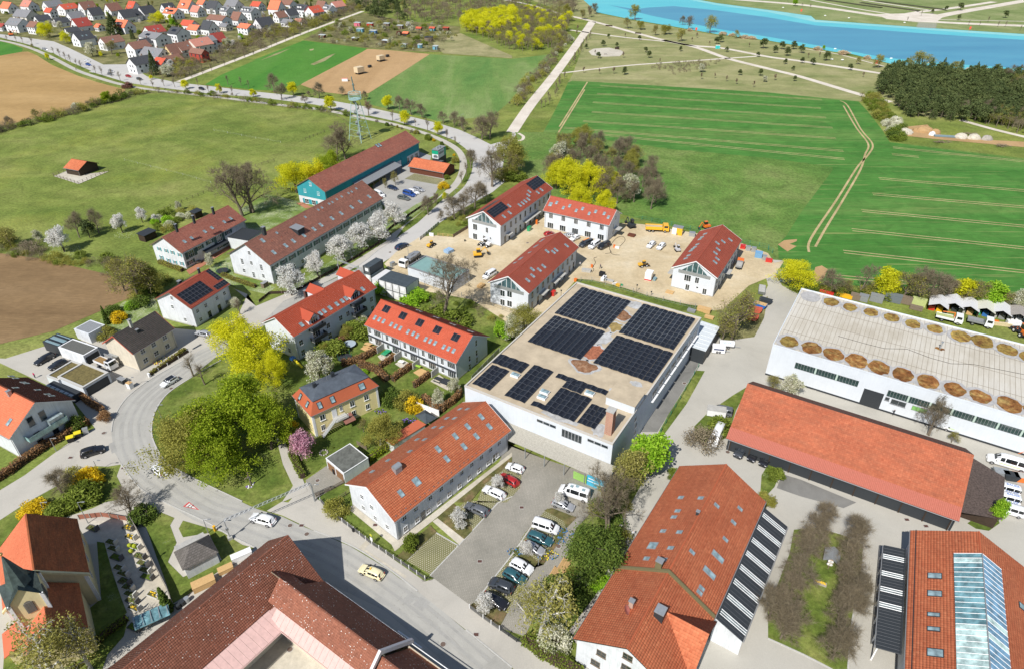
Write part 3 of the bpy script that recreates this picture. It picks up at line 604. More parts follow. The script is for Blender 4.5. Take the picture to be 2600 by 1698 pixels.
sht('terrace',D('@01 1730 960 2160 700 2170 740 1760 1000'),KL,.08)
sht('terrace',D('@11 370 335 440 330 520 375 460 385'),KL,.08)
sht('paddock_sand',D('@01 500 85 620 35 760 70 1010 40 730 158'),Mg,.06)
sht('forecourt',D('@22 -100 1000 300 1150 900 1350 880 1500 @23 600 240 520 480 350 760 120 1250 @13 2290 1180 1980 955 1620 690 1930 350 2200 0 @12 2250 1200 2330 1000'),K4,.075)
for pts in(D('@13 1400 550 1670 290 1880 410 1625 680'),D('@13 1750 150 1960 -10 2240 0 2010 272'),D('@12 2050 1554 2130 1350 2260 1180 2480 1200 2450 1420 2330 1554'),D('@13 2050 930 2377 500 @23 110 300 330 60 520 180 400 400 280 520 130 760 0 950 @13 2330 1040')):
 sht('paved_bays',pts,K5,.085)
KU=gmt('planted_bed',[(.07,.08,.025,1),(.13,.12,.045,1),(.2,.13,.075,1)],.35,.7)
for pts in(D('@13 1310 510 1620 220 1680 285 1400 550'),D('@13 1680 150 1830 20 1950 110 2010 275 1935 350'),D('@13 2050 925 2330 1040 2260 1170 1990 960'),D('@23 300 80 370 60 600 150 500 250 480 180'),D('@23 0 460 60 420 240 560 290 590 510 270 480 240 260 540 200 620'),D('@12 1860 1554 2110 1340 2377 1130 2377 1180 2130 1380 1990 1554')):
 sht('flower_bed',pts,KU,.16,thick=.09)
sht('path',D('@13 1640 185 1690 150 1935 350 1890 405'),Mg,.11)
sht('path',D('@13 1300 370 1770 10 @12 2377 1090 2377 1130 @13 1830 20 1640 180 1280 460'),Mg,.10)
sht('lawn',D('@23 560 1260 520 1210 760 890 860 740 700 700 480 900 440 1160 110 1290 650 1560 700 1480'),Ml,.09)
sht('terrace',D('@23 525 1200 760 890 785 910 565 1240'),Ki,.12)
sht('lawn',D('@02 250 1554 620 1370 900 1240 1000 1225 1060 1260 1130 1400 1090 1530 960 1554 @03 620 130 250 100 0 420 -200 400 0 190'),Ml,.07,thick=.06)
sht('lawn',D('@03 1330 160 1500 100 1620 150 1580 220 1640 380 1560 560 1700 700 2060 540 2250 400 2360 430 1950 700 1750 860 1600 950 1560 800 1450 500'),Ml,.07)
sht('lawn',D('@03 1700 175 2060 280 2250 400 2060 540 1940 290 1700 330 1660 250'),Ml,.072)
sht('lawn',D('@03 900 370 970 380 1040 640 1130 900 1180 1030 850 1280 700 1100 940 900'),Ml,.06)
sht('lawn',D('@03 30 1554 40 1400 220 1340 900 1300 1200 1060 1150 1250 1000 1420 900 1700 0 1700'),Ml,.06)
sht('churchyard_gravel',D('@03 830 180 1200 160 1300 300 1480 620 1540 800 1500 950 1300 1150 950 1280 1200 1080 1050 640 950 350'),Mg,.055)
def kerb(pts,n=5):rbn('kerb',pts,.22,KERB,.14,n=n,h=.14)
kerb(D('@02 2050 235 1805 378 1563 540 1450 695 1410 850 1425 980 1515 1148 1620 1232 1855 1358 2250 1545'))
kerb(D('@02 1750 212 1400 412 1180 582 1065 760 1035 900'));kerb(D('@02 1125 1200 1300 1420 @03 1560 20 1900 180 2130 310 2377 430'))
kerb(D('@13 540 270 870 400 1200 600 1500 830'));kerb(D('@13 1950 1190 2377 1540'));kerb(D('@11 250 1250 560 1110 950 915 1150 760 1320 660'))
kerb(D('@13 1400 548 1670 288'),1);kerb(D('@13 1670 288 1880 410'),1);kerb(D('@13 1615 688 1880 410 2010 272 2250 10 @12 2377 1500'),1);kerb(D('@13 2040 925 2377 495 @23 250 130'),1)
kerb(D('@33 720 315 880 400 860 700 780 1100 740 1554'),3);kerb(D('@33 600 1560 330 1420 0 1270'),2);kerb(D('@33 470 240 720 315'),1)
KD=asphalt('polished_wheel_track',(.378,.368,.336),.08,False,.3);Ks=asphalt('dark_wheel_track',(.335,.328,.305),.1,False,.3)
RC=D('@01 2377 1560 @02 1925 180 1600 385 1340 590 1225 780 1215 950 1270 1120 1430 1290 @03 1900 60 @13 -150 160 330 330 760 520 1180 790 1560 1080 2100 1554')
for o_,w_,m_ in((-2.6,.8,KD),(-.9,.7,KD),(.95,.8,KD),(2.5,.7,KD),(.05,.5,Ks),(-1.75,.45,Ks),(1.75,.4,Ks)):rbn('wheel_wear',RC,w_,m_,.060,off=o_)
for P_ in(D('@13 1080 905 1110 885 1260 955 1235 975'),D('@13 1455 955 1525 880 1620 935 1540 1018'),D('@13 1370 905 1410 860 1490 905 1420 955'),D('@02 1010 1010 1060 990 1090 1080 1040 1100')):sht('asphalt_patch',P_,Ks,.063)
# BUILDINGS
B=Gable('terraced_house',(-15.76,95.49,49.44,31.62,6.98,6.98,5.69,5.69,9.70),Wh,Kf,'long white house with bright orange tiled roof beside the block-paved school car park',verge=Fr)
B.row('R',[-13.2,-10.4,-7.6,-4.8,-2.0,.8,3.6,6.4,9.2,12.0],1.35,1.0,1.4);B.row('R',[-13.2,-10.4,-6.8,-4.0,-1.2,1.6,4.4,7.2,10.0,12.6],4.2,1.0,1.1)
B.wnd('R',-8.9,1.15,1.1,2.2,1,2,Pn('grey_door',(.25,.25,.24)),False,name='door');B.wnd('R',11.4,1.2,1.8,2.3,2,2,Fr,False)
B.wins('N',PX(1,3,'1000 55 1075 50 1110 150 1220 230'),.9,1.2);B.wins('N',PX(1,2,(985,1500)),.9,1.2)
B.lts('R',PX(1,2,'2090 760 2165 850 1965 850 2045 940 1850 940 1930 1035 1690 1060 1770 1150 1345 1470'),.9,1.5);B.lts('R',PX(1,2,(1490,1360)),1.3,1.7)
B.lts('L',PX(1,2,'1895 690 1963 690 1775 775 1845 775 1655 860 1725 860 1497 972 1567 972 1430 1083 1228 1165 1080 1270'),.9,1.0)
q=B.rH('R',(1,2,1310,1255));b=MB();b.box(-.75,.75,-.6,.6,-.5,1.0)
for k in Rg(8):
 a0,a1=pi*k/8,pi*(k+1)/8;b.poly([(-.8,.65*cos(a0),1+.5*sin(a0)),(.8,.65*cos(a0),1+.5*sin(a0)),(.8,.65*cos(a1),1+.5*sin(a1)),(-.8,.65*cos(a1),1+.5*sin(a1))])
b.obj('vent_hood',Gv,B.root,loc=Tu(q))
B.verge(Fr)
b=MB();n=26
for k in Rg(n):b.box(-15+30*k/n-.02,-15+30*k/n+.3,-.06,.0,.06,.2)
b.obj('snow_guard',Gy,B.roof,loc=(0,-6.4,6.05))['kind']='stuff'
B=Gable('row_house',(-21.78,140.53,-34.02,29.95,6.81,6.82,5.54,5.50,9.73),NW,KB,'white row of five homes with smooth red roof carrying five pairs of solar collectors',verge=Fr)
for k in Rg(5):
 u=-12.2+6.0*k
 for z in(1.35,4.0):
  B.wnd('R',u+1.2,z,2.3,2.1 if z<3 else 1.7,4,1,Fr,False);B.wnd('R',u-1.5,z,.9,1.9 if z>3 else 1.4,2,1)
 b=MB();b.tube((0,0,0),(0,0,5.3),.05,n=5);b.obj('downpipe',Dk,B.root,loc=(u+2.95,-B.YR-.08,0))
 if k:b=MB();b.box(-.12,.12,-2.6,0,0,1.9);b.obj('garden_divider',Cn,B.root,loc=(u-3.0,-B.YR,0))
b=MB();b.box(-14.4,14.4,-.5,0,2.5,2.6);b.obj('balcony_ledge',Dk,B.root,loc=(0,-B.YR,0))
for p in PX(1,1,'1212 1318 1365 1380 1523 1445 1685 1510')+PX(1,2,(1855,25)):
 q=B.rH('R',p);me=pv_mesh(.98,2.0)
 for s_ in(-1,1):link('solar_panel',me,B.root,Tu(q+Vc((s_*.52,0,0))+Vc((0,-sin(B.pR),cos(B.pR)))*.15),(B.pR,0,0))
B.lts('R',PX(1,1,'1105 1398 1147 1415 1187 1432 1257 1460 1298 1480 1342 1497 1413 1528 1462 1545')+PX(1,2,'1500 15 1577 42 1620 60 1665 78 1745 112 1790 130 1837 150'),.8,1.3)
B.lts('L',PX(1,1,'1345 1268 1375 1280 1500 1330 1530 1342 1660 1392 1690 1403 1815 1455 1845 1468 1980 1520 2010 1530'),.7,.9)
B.wins('F',PX(1,2,'2043 75 1982 218 2047 165 1985 305 2050 232'),.8,1.8,nx=1)
def newhouse(P,label,**k):
 B=Gable('new_house',P,NW,KT,label,group='new white houses on the building site',verge=Fr,**k);B.verge(Fr);return B
B=newhouse((-.12,218.81,60.41,37.84,6.77,6.75,7.65,7.65,11.36),'new white house with black solar panels on both roof ends, left on the building site')
B.row('R',[-15.5,-11.5,-8.2,-5,-1.5,2.2,5.8,9.2,12.5,16],5.4,1.0,2.0,nx=1,ny=1,frame=Gy);B.row('R',[-15.5,-12.6,-8.2,-5,-1.5,2.2,5.8,9.2,12.5,16],1.5,1.1,2.2,nx=1,ny=1,frame=Gy)
B.wins('N',PX(1,1,'2035 555 2035 643'),1.7,2.2,ny=1);B.wins('N',PX(1,1,'2145 585 2120 660'),1.0,2.0,ny=1);B.wins('N',PX(1,1,(2178,660)),.7,.7,nx=1,ny=1)
B.lts('R',PX(2,1,'160 228 238 237 273 212 150 300 122 318 98 337 70 355 150 262')+PX(1,1,'2350 360 2355 425 2300 460'),.9,1.6)
B.pv('R',D('@11 2195 475 2340 385 2285 325 2135 405'),5,4);B.pv('R',D('@21 200 220 310 145 235 82 130 160'),5,4);B.pv('L',D('@11 1985 460 2290 300 2310 292 2080 405'),9,2)
B.vents('R',PX(2,1,'72 207 178 185 290 178 25 240'))
b=MB();b.box(-5.6,5.6,-1.5,0,2.8,2.95);b.obj('entrance_canopy',Cn,B.root,loc=(2.5,-B.YR,0));b=MB();b.box(-1.4,1.4,-1.4,0,2.8,2.95);b.obj('entrance_canopy',Cn,B.root,loc=(-13.5,-B.YR,0))
H5=B
B2=newhouse((6.96,174.43,60.69,32.90,6.57,6.57,6.71,6.70,10.39),'new white house standing nearest the school roof, seen end on below the back row',tcw=.4)
B=B2
B.row('R',[-13.5,-10.3,-7,-3.8,-.5,2.8,6,9.4,12.6],4.9,1.0,1.9,nx=1,ny=1,frame=Gy);B.row('R',[-13.5,-10,-6.6,-3,.4,4,7.4,11,14],1.5,1.1,2.2,nx=1,ny=1,frame=Gy)
B.wins('N',PX(1,1,'2290 1170 2290 1255'),1.5,2.0,ny=1);B.row('N',[-.2],1.5,1.6,2.0,ny=1);B.row('N',[-.2],4.6,1.6,2.0,ny=1)
B.lts('R',PX(2,1,'505 730 325 783 383 790 407 770 293 922 188 950 252 955 190 1010 145 1052'),.9,1.6)
B.lts('L',PX(2,1,'290 675 270 690 232 730 215 742 165 795 90 845 75 858 30 890'),.8,1.2)
for x in(-7.5,.5,4.0):b=MB();b.box(-1.9,1.9,-1.5,0,2.8,2.95);b.obj('entrance_canopy',Cn,B.root,loc=(x,-B.YR,0))
B=newhouse((59.71,181.75,60.44,28.80,6.76,6.76,6.53,6.54,10.28),'new white house standing alone at the right of the building site')
B.wins('N',PX(2,1,(1630,1030)),2.0,2.1,nx=3,ny=1);B.wins('N',PX(2,1,'1718 1052 1628 1115 1787 1155'),1.2,2.0,ny=1);B.wins('N',PX(2,1,(1720,1117)),.7,.7,nx=1,ny=1)
B.row('R',[-12,-8.5,-5,-1.5,2,5.5,9,12.2],4.9,.9,1.8,nx=1,ny=1,frame=Gy);B.row('R',[-11.5,-8,-4,.5,3,7,11],1.4,1.0,2.1,nx=1,ny=1,frame=Gy)
B.lts('R',PX(2,1,'2025 677 1960 693 1905 707 1912 765 1887 800 1905 853 1883 885'),.9,1.6)
B.lts('L',PX(2,1,'1795 622 1765 652 1745 672 1722 720 1700 745 1680 762 1662 780 1642 822 1615 850'),1.2,1.3)
b=MB();b.box(-1.7,1.7,-1.8,0,2.8,2.95);b.obj('entrance_canopy',Cn,B.root,loc=(-1.5,-B.YR,0));b=MB();b.box(-1.6,1.6,0,2.2,2.8,2.95);b.obj('entrance_canopy',Cn,B.root,loc=(-10,B.YL,0))
B7=B
B=newhouse((24.20,213.30,-29.89,24.77,5.63,5.63,6.40,6.39,9.83),'new white row house at the back of the site with five window bays')
for k in Rg(5):
 u=-9.4+4.75*k;B.wnd('R',u,5.0,1.5,2.0,3,1,Fr,False);B.wnd('R',u-.1,1.35,2.3,2.1,3,1,Fr,False)
B.lts('R',PX(2,1,(358,347)),1.3,1.7);B.lts('R',PX(2,1,'415 332 477 380 536 362 597 405 656 388 717 433 777 415 857 433 895 467'),.9,1.4)
B.wins('F',PX(2,1,'963 470 942 548 937 605'),.7,1.5,nx=1,ny=1);b=MB();b.box(0,2.2,-1.4,1.4,2.8,2.95);b.obj('entrance_canopy',Cn,B.root,loc=(B.X,1.2,0))
for B,dx in((H5,0),(B2,0),(B7,0)):
 X=B.X;z0=B.hl-1.1;w=4.7
 b=MB();b.poly([(-X-.03,w,z0),(-X-.03,-w,z0),(-X-.03,-w*.86,z0+.7),(-X-.03,0,B.hr-.55),(-X-.03,w*.86,z0+.7)]);b.obj('loggia_glazing',glass('loggia_glass',(.06,.11,.12),.1),B.root)
 b=MB();b.box(-X-.12,-X-.05,-w,w,z0-.05,z0+.95);b.obj('loggia_balustrade',Gv,B.root)
 for y in(-2.3,-.75,.75,2.3):b=MB();b.box(-X-.09,-X-.035,y-.06,y+.06,z0+.9,B.rz(abs(y))-.5);b.obj('loggia_mullion',Fr,B.root)
B=Gable('barn_shop',(-60.85,263.70,64.34,65.01,6.98,6.98,6.55,6.53,10.57),Wh,K1,'very long barn with teal boarding and worn pink tiled roof',tcw=.45,tch=.5)
X,Y=B.X,B.YR;b=MB()
for side,z0 in((-1,3.0),(1,3.0)):
 b.poly([(-X,side*(Y+.04),z0),(X,side*(Y+.04),z0),(X,side*(Y+.04),B.rz(Y)-.2),(-X,side*(Y+.04),B.rz(Y)-.2)][::-side])
b.poly([(-X-.04,Y+.04,2.9),(-X-.04,-Y-.04,2.9),(-X-.04,-Y-.04,B.rz(Y)-.2),(-X-.04,0,B.hr-.25),(-X-.04,Y+.04,B.rz(Y)-.2)])
b.poly([(X+.04,-Y-.04,2.9),(X+.04,Y+.04,2.9),(X+.04,Y+.04,B.rz(Y)-.2),(X+.04,0,B.hr-.25),(X+.04,-Y-.04,B.rz(Y)-.2)])
b.obj('boarding',Ja,B.root)
B.wins('N',PX(1,1,'505 157 455 218 580 245'),1.1,1.4);B.wins('N',PX(1,1,'475 325 540 335'),1.8,1.9,shut=Ja)
for u in(14,18.5,22.5,26,29.5):B.wnd('R',u,1.3,2.2,2.2,2,1,Fr,False,name='shop_window')
b=MB();b.box(-2.2,2.2,-.08,0,0,5.4);b.obj('sliding_door',Ja,B.root,loc=(19.8,-Y-.06,0));B.lts('R',PX(1,0,'1125 1358 1148 1350'),1.2,2.0,frame=Dk)
b=MB();b.slab([(-16,-Y-4.2,3.1),(12,-Y-4.2,3.1),(12,-Y,4.3),(-16,-Y,4.3)],.12);b.obj('lean_to_roof',Gy,B.root)
for k in Rg(8):b=MB();b.box(-.1,.1,-.1,.1,0,3.0);b.obj('post',Wd_,B.root,loc=(-15.8+3.95*k,-Y-4,0))
B=Gable('long_house',(-66.36,203.12,64.12,57.39,8.46,8.47,6.62,6.61,11.87),Wh,KO,'very long white house with weathered brown roof behind the row of white-blossoming cherries',tcw=.42,tch=.46)
B.row('R',[-26.5+3.8*k for k in Rg(15)],4.9,1.5,1.5,nx=3,shut=Pn('green_shutter',(.10,.17,.15)));B.row('R',[-26.5+3.8*k for k in Rg(15)],1.6,1.1,1.5)
B.wins('N',PX(0,1,'2250 875 2358 1000')+PX(1,1,(50,930)),1.0,2.1,ny=3);B.wins('N',PX(0,1,'2315 797 2335 890 2268 960')+PX(1,1,(70,1010)),1.0,1.4)
B.lts('R',PX(1,1,'62 683 165 793 275 730 347 687 443 635 538 577 603 538 705 477 790 430 887 373 965 325 1050 275'),1.0,1.7)
B.lts('R',PX(1,1,'193 612 457 465 577 398 612 378 678 342 708 327 750 300 795 275 858 243 888 230 930 200'),.7,.9)
q=B.rH('R',(1,1,385,590));b=MB();b.box(-1.4,1.4,-1.6,1.4,-1.0,1.0);b.obj('dormer',Dk,B.roof,loc=Tu(q));b=MB();b.slab([(-1.6,-1.8,1.15),(1.6,-1.8,1.15),(1.6,1.7,1.5),(-1.6,1.7,1.5)],.1);b.obj('dormer_roof',Gy,B.roof,loc=Tu(q))
B.chm('L',(1,1,75,600),.9,1.5,Dk);B.vents('R',PX(1,1,'150 690 240 655 410 575 690 455 905 258 625 405'))
TEALSH=Pn('teal_shutter',(.06,.30,.33));Jf=Pn('dark_green_shutter',(.06,.11,.11))
B=Gable('shuttered_house',(-101.89,198.73,65.30,27.66,6.83,6.83,5.73,5.72,9.73),Wh,K1,'white house with turquoise gable shutters and worn red roof')
B.wins('N',PX(0,1,'1480 760 1545 777 1603 793 1670 815 1502 838 1568 865 1627 883 1690 895'),.85,1.2,shut=TEALSH)
B.wins('R',PX(0,1,'1775 805 2035 660'),2.2,2.3,nx=3,shut=Jf);B.wins('R',PX(0,1,'1855 748 1947 695 2120 605 1773 880 2050 735 2115 697'),1.5,1.3,shut=Jf)
B.lts('R',PX(0,1,'1713 693 1780 660 1902 600 1968 565 2083 510 2142 478'),.9,1.3);B.chm('L',(0,1,1640,575),.6,1.6,Dk);B.chm('L',(0,1,1800,495),.6,1.6,Dk);B.chm('L',(0,1,1980,412),.6,1.4,Dk)
b=MB();b.slab([(-6,-B.YR-1.9,2.5),(3.5,-B.YR-1.9,2.5),(3.5,-B.YR,3.0),(-6,-B.YR,3.0)],.1);b.obj('porch_roof',Dk,B.root)
B=Gable('solar_house',(-88.26,159.22,67.44,14.63,6.54,6.53,6.10,6.10,9.67),Wh,KT,'white house whose red roof is almost covered by black solar panels')
B.row('R',[-5.2,-2.2,2.0,4.9],4.3,1.0,1.2);B.row('R',[-5.0,4.9],1.5,1.0,1.2);B.wnd('R',-1.7,1.1,1.1,2.2,1,2,Dk,False,name='door');B.wnd('R',2.0,1.1,1.1,2.2,1,2,Dk,False,name='door')
B.wins('N',PX(0,1,'1602 1295 1722 1413 1595 1215'),.9,1.2)
B.pv('R',D('@01 1750 1285 1970 1155 1880 1060 1635 1175'),7,4);B.pv('R',D('@01 2015 1058 2060 1035 1950 948 1908 965'),2,5);B.pv('R',D('@01 2015 1140 2125 1080 2080 1045 1975 1110'),5,2)
B.chm('L',(0,1,1670,1085),.9,1.0,Dk);B.chm('R',(0,1,1850,975),.5,1.2,Dk)
B.pv('L',D('@01 1480 1200 1760 1030 1790 1015 1560 1155')[::1],8,1)
B=Box('link_building',-88.23,200.86,71.28,7.71,7.96,4.0,Wh,Dk,'low white link with dark grey sheet roof between two long houses',parapet=.05,rimmat=Dk)
B=Gable('grey_roof_house',(-93.47,138.12,65.02,12.46,5.37,5.36,5.62,5.60,9.29),KS,T_DARK,'cream house with dark grey tiled roof and a walled flower strip on the bend',verge=Pn('red_verge',(.45,.10,.06)))
B.verge(Pn('red_verge',(.45,.10,.06)))
B.wins('R',PX(0,2,'1325 150 1425 90 1528 25 1352 235 1452 170 1553 105'),1.3,1.3);B.chm('L',(0,1,1210,1450),.6,1.0);B.chm('R',(0,1,1280,1530),.6,.8,Dk)
b=MB();b.box(-B.X-1.5,-B.X,1.6,4.6,2.6,2.75);b.box(-B.X-1.5,-B.X-1.42,1.6,4.6,2.75,3.6);b.obj('balcony',Gv,B.root)
B=Gable('dormer_house',(-50.31,150.14,56.51,29.33,5.95,5.95,7.5,7.5,11.10),NW,KB,'white apartment house with red-orange roof, two front dormers and dark balconies',tcw=.45,tch=.4,verge=Fr)
B.lts('R',PX(1,1,'423 1462 598 1360 633 1337 687 1308 750 1272 800 1243 835 1220 990 1133'),.9,1.4)
def dormer(B,side,p,w=3.4,mat=KB,d=3.4,out=None):
 q=B.rH(side,p);sg=-1 if side=='R' else 1;yb=(B.YR if side=='R' else B.YL)*sg+.05*sg
 z0=B.hl-.6;zt=q.z+1.6 if side=='R' else B.hr-.35;x0,x1=q.x-w/2,q.x+w/2;b=MB();ys=sorted((yb,yb-sg*d))
 b.box(x0,x1,ys[0],ys[1],z0,zt-1.0);b.extr([(x0,zt-1.0),(x1,zt-1.0),(q.x,zt+.2)],'y',ys[0],ys[1]);o=b.obj('dormer',NW,B.roof)
 b=MB();ya,ye=yb+sg*.4,yb-sg*(d+1.6)
 for k in(-1,1):
  Q=[(q.x+k*(w/2+.3),ya,zt-1.2),(q.x+k*(w/2+.3),ye,zt-1.2),(q.x,ye,zt+.35),(q.x,ya,zt+.35)]
  if k*sg<0:Q=Q[::-1]
  v=(Vc(Q[1])-Vc(Q[0])).cross(Vc(Q[-1])-Vc(Q[0]));b.slab(Q if v.z>0 else Q[::-1],.12)
 b.obj('dormer_roof',mat,B.roof)
 if side=='L':return
 a,pm=window_mesh(2.2,1.9,3,1,Fr,False);o2=link('window',a,B.root,(q.x,yb,z0+1.7),(0,0,0 if side=='R' else pi));link('pane',pm,o2)
 return q.x,yb
for p in((1,1,500,1395),(1,1,890,1180)):
 x,yb=dormer(B,'R',p)
 for z in(6.2,3.3):
  b=MB();b.box(x-2.2,x+2.2,yb-1.5,yb,z,z+.15);b.obj('balcony',Cn,B.root);b=MB();b.box(x-2.2,x+2.2,yb-1.56,yb-1.5,z+.1,z+1.1);b.box(x-2.2,x-2.14,yb-1.5,yb,z+.1,z+1.1);b.box(x+2.14,x+2.2,yb-1.5,yb,z+.1,z+1.1);b.obj('railing',Dk,B.root)
 B.wnd('R',x,4.5,2.4,2.1,3,1,Fr,False);B.wnd('R',x,1.5,2.4,2.1,3,1,Fr,False)
for p in((1,1,285,1280),(1,1,690,1075)):dormer(B,'L',p)
B.row('R',[-12.5,-3.4,1.0,3.6,12.6],4.6,1.2,1.6);B.row('R',[-12.5,-3.4,1.0,3.6,12.6],1.6,1.2,1.8);B.row('N',[-2.5,.5,3],5.0,1.0,1.5);B.row('N',[-2.5,1],2.0,1.0,1.5)
B.chm('L',(1,1,465,1200),.7,1.9,Pn('brown_chimney',(.11,.05,.045)));B.vents('R',PX(1,1,'565 1200 625 1215 655 1150 655 1195'),KB)
def mansard():
 r=empty('yellow_villa',(-39.06,115.57,0),R(40.02),'yellow villa with orange mansard roof below a dark hipped sheet roof and outside stairs','building')
 X,Y,H=7.9,4.3,6.0;b=MB();b.box(-X,X,-Y,Y,0,H);b.obj('wall',YELLOW,r)
 b=MB()
 for x in(-X-.03,X+.03-.5):
  for y in(-Y-.03,Y+.03-.5):b.box(x,x+.5,y,y+.5,0,H-.1)
 b.obj('corner_quoins',Fr,r);b=MB();b.box(-X-.35,X+.35,-Y-.35,Y+.35,H,H+.15);b.obj('cornice',Gy,r)
 i=1.35;z1=H+.15;z2=H+2.5;b=MB();A=[(-X-.3,-Y-.3,z1),(X+.3,-Y-.3,z1),(X+.3,Y+.3,z1),(-X-.3,Y+.3,z1)];D=[(-X+i,-Y+i,z2),(X-i,-Y+i,z2),(X-i,Y-i,z2),(-X+i,Y-i,z2)]
 for k in Rg(4):b.poly([A[k],A[(k+1)%4],D[(k+1)%4],D[k]])
 o=b.obj('roof',Kf,r)
 b=MB();j=.25;D2=[(x+(-j if x<0 else j),y+(-j if y<0 else j),z2+.02)for x,y,_ in D];e=[(-3.6,0,z2+1.1),(3.6,0,z2+1.1)]
 b.poly([D2[0],D2[1],e[1],e[0]]);b.poly([D2[1],D2[2],e[1]]);b.poly([D2[2],D2[3],e[0],e[1]]);b.poly([D2[3],D2[0],e[0]]);b.poly([D2[3],D2[2],D2[1],D2[0]]);b.obj('upper_roof',Pn('slate_blue_sheet',(.085,.10,.12),.5,var=.3,scale=.7),o)
 ph=atan2(z2-z1,i+.3)
 for x,w in((-5.6,1.0),(-2.6,1.0),(4.5,1.4)):a,p=skylight_mesh(w,1.5,Dk);q=link('skylight',a,r,(x,-Y+.55,z1+(z2-z1)*.5),(ph,0,0));link('pane',p,q)
 for y in(-1.8,1.6):a,p=skylight_mesh(.9,1.4,Dk);q=link('skylight',a,r,(-X+.5,y,z1+(z2-z1)*.5),(ph,0,-pi/2));link('pane',p,q)
 def wn(x,z,w,h,**k):
  a,p=window_mesh(w,h,2,1,Fr,True);q=link(k.get('name','window'),a,r,(x,-Y,z));link('pane',p,q)
 for x,z,w in((-5.7,4.4,1.2),(1.4,4.4,1.1),(4.9,4.4,1.1),(-1.3,4.6,.6),(1.4,1.7,1.0),(4.9,1.7,1.0),(-6.0,1.7,.9)):wn(x,z,w,1.5)
 b=MB();b.box(-3.5,-2.4,-.08,0,3.0,5.2);b.obj('door',Fr,r,loc=(0,-Y,0));b=MB();b.box(-3.6,-.6,-1.8,0,2.8,3.0);b.obj('landing',Cn,r,loc=(0,-Y,0))
 for k in Rg(11):b=MB();b.box(-3.6-.3*(k+1),-3.6-.3*k,-1.5,-.2,2.72-.25*k,2.82-.25*k);b.obj('step',Ki,r,loc=(0,-Y,0))
 b=MB()
 for k in Rg(12):b.box(-3.6+.27*k,-3.55+.27*k,-1.8,-1.75,3,3.9)
 b.box(-3.6,-.6,-1.82,-1.74,3.85,3.95);b.slab([(-6.9,-1.52,.2),(-3.6,-1.52,3.0),(-3.6,-1.45,3.9),(-6.9,-1.45,1.1)],.05);b.obj('railing',Fr,r,loc=(0,-Y,0))
 b=MB();b.slab([(-1.9,-2.6,2.0),(.6,-2.6,2.0),(.6,-.4,2.75),(-1.9,-.4,2.75)],.1);b.obj('porch_roof',KO,r,loc=(0,-Y,0))
 for x,y in((-4.4,.3),(.4,1.2)):b=MB();b.box(-.35,.35,-.35,.35,0,1.6);b.obj('chimney',Dk,o,loc=(x,y,z2+.2))
 b=MB();b.tube((0,0,0),(0,0,4.2),.03,n=4)
 for k in Rg(5):b.box(-.6,.6,-.02,.02,2.0+.45*k,2.03+.45*k)
 b.obj('aerial',Gv,o,loc=(-1.3,.6,z2+.8))
mansard()
B=Box('school',18.55,126.68,58.50,53.39,34.82,9.6,NW,Pn('roof_membrane',(.46,.38,.27),.95,var=.22,scale=.35),'big white flat-roofed school covered with rows of dark solar panels and a brick chimney',rimmat=Pn('roof_rim',(.50,.47,.42),.9))
SC=B
def local(B,p,z):
 o,d=B.lray(p);t=(z-o.z)/d.z;return o+d*t
npv=0;PVQ=[]
PW,PL=1.10,1.72
def pvfield(q,zz=9.7):
 P=[local(SC,p,zz)for p in q];xs=sorted(p.x for p in P);ys=sorted(p.y for p in P)
 x0,x1=(xs[0]+xs[1])/2,(xs[2]+xs[3])/2;y0,y1=(ys[0]+ys[1])/2,(ys[2]+ys[3])/2
 nx=max(1,round((x1-x0)/PL));ny=max(1,round((y1-y0)/(2*PW+.22)));dx=(x1-x0)/nx;dy=(y1-y0)/ny
 for i in Rg(nx):
  for j in Rg(ny):
   for k in(-1,1):
    y=y0+(j+.5)*dy+k*(dy/4-.02);PVQ.append((x0+(i+.5)*dx,y,k,dx-.03,dy/2-.06))
for q in(D('@21 640 1105 1105 1240 870 1500 400 1352'),D('@21 385 1368 850 1512 @22 655 225 145 60'),D('@21 1195 1262 1705 1395 @22 1510 130 @21 1000 1540'),D('@22 945 2 1500 150 1315 440 765 260'),
   D('@12 2265 170 @22 165 265 95 335 @12 2180 262'),D('@22 200 272 385 328 125 620 -80 560'),D('@22 430 350 900 512 870 548 395 388'),D('@22 530 400 700 458 640 545 460 470'),D('@22 430 475 735 580 590 800 290 695'),D('@22 735 635 895 680 775 875 600 800'),D('@22 195 605 310 640 290 690 170 640'),D('@12 2180 265 2335 320 2180 520 2020 445')):
 pvfield(q)
PVQ.sort(key=lambda a:(SC.M@Vc((a[0],a[1],9.7))-Vc((0,0,KI))).length)
CE={}
for n_,(x,y,k,dx,dy)in En(PVQ):
 me=pv_mesh(round(dx,1),round(dy,1))
 if n_<300:o=link('solar_panel',me,SC.root,(x,y,9.5+.12),(k*R(9)*-1,0,0))
 else:
  CE.setdefault('v',[]);rot=Matrix.Rotation(-k*R(9),3,'X');CE['v'].append((x,y,rot,dx,dy))
if 'v' in CE:
 b=MB()
 for x,y,rot,dx,dy in CE['v']:
  def T(a,c,z):v=rot@Vc((a,c,z));return(v.x+x,v.y+y,v.z+9.62)
  w,h=dx/2,dy/2
  b.poly([T(-w,-h,.035),T(w,-h,.035),T(w,h,.035),T(-w,h,.035)],0);b.poly([T(-w,-h,0),T(w,-h,0),T(w,-h,.035),T(-w,-h,.035)],0);e=.03
  b.poly([T(-w+e,-h+e,.04),T(w-e,-h+e,.04),T(w-e,h-e,.04),T(-w+e,h-e,.04)],1)
 b.obj('solar_panels',[Gv,PV],SC.root)['kind']='stuff'
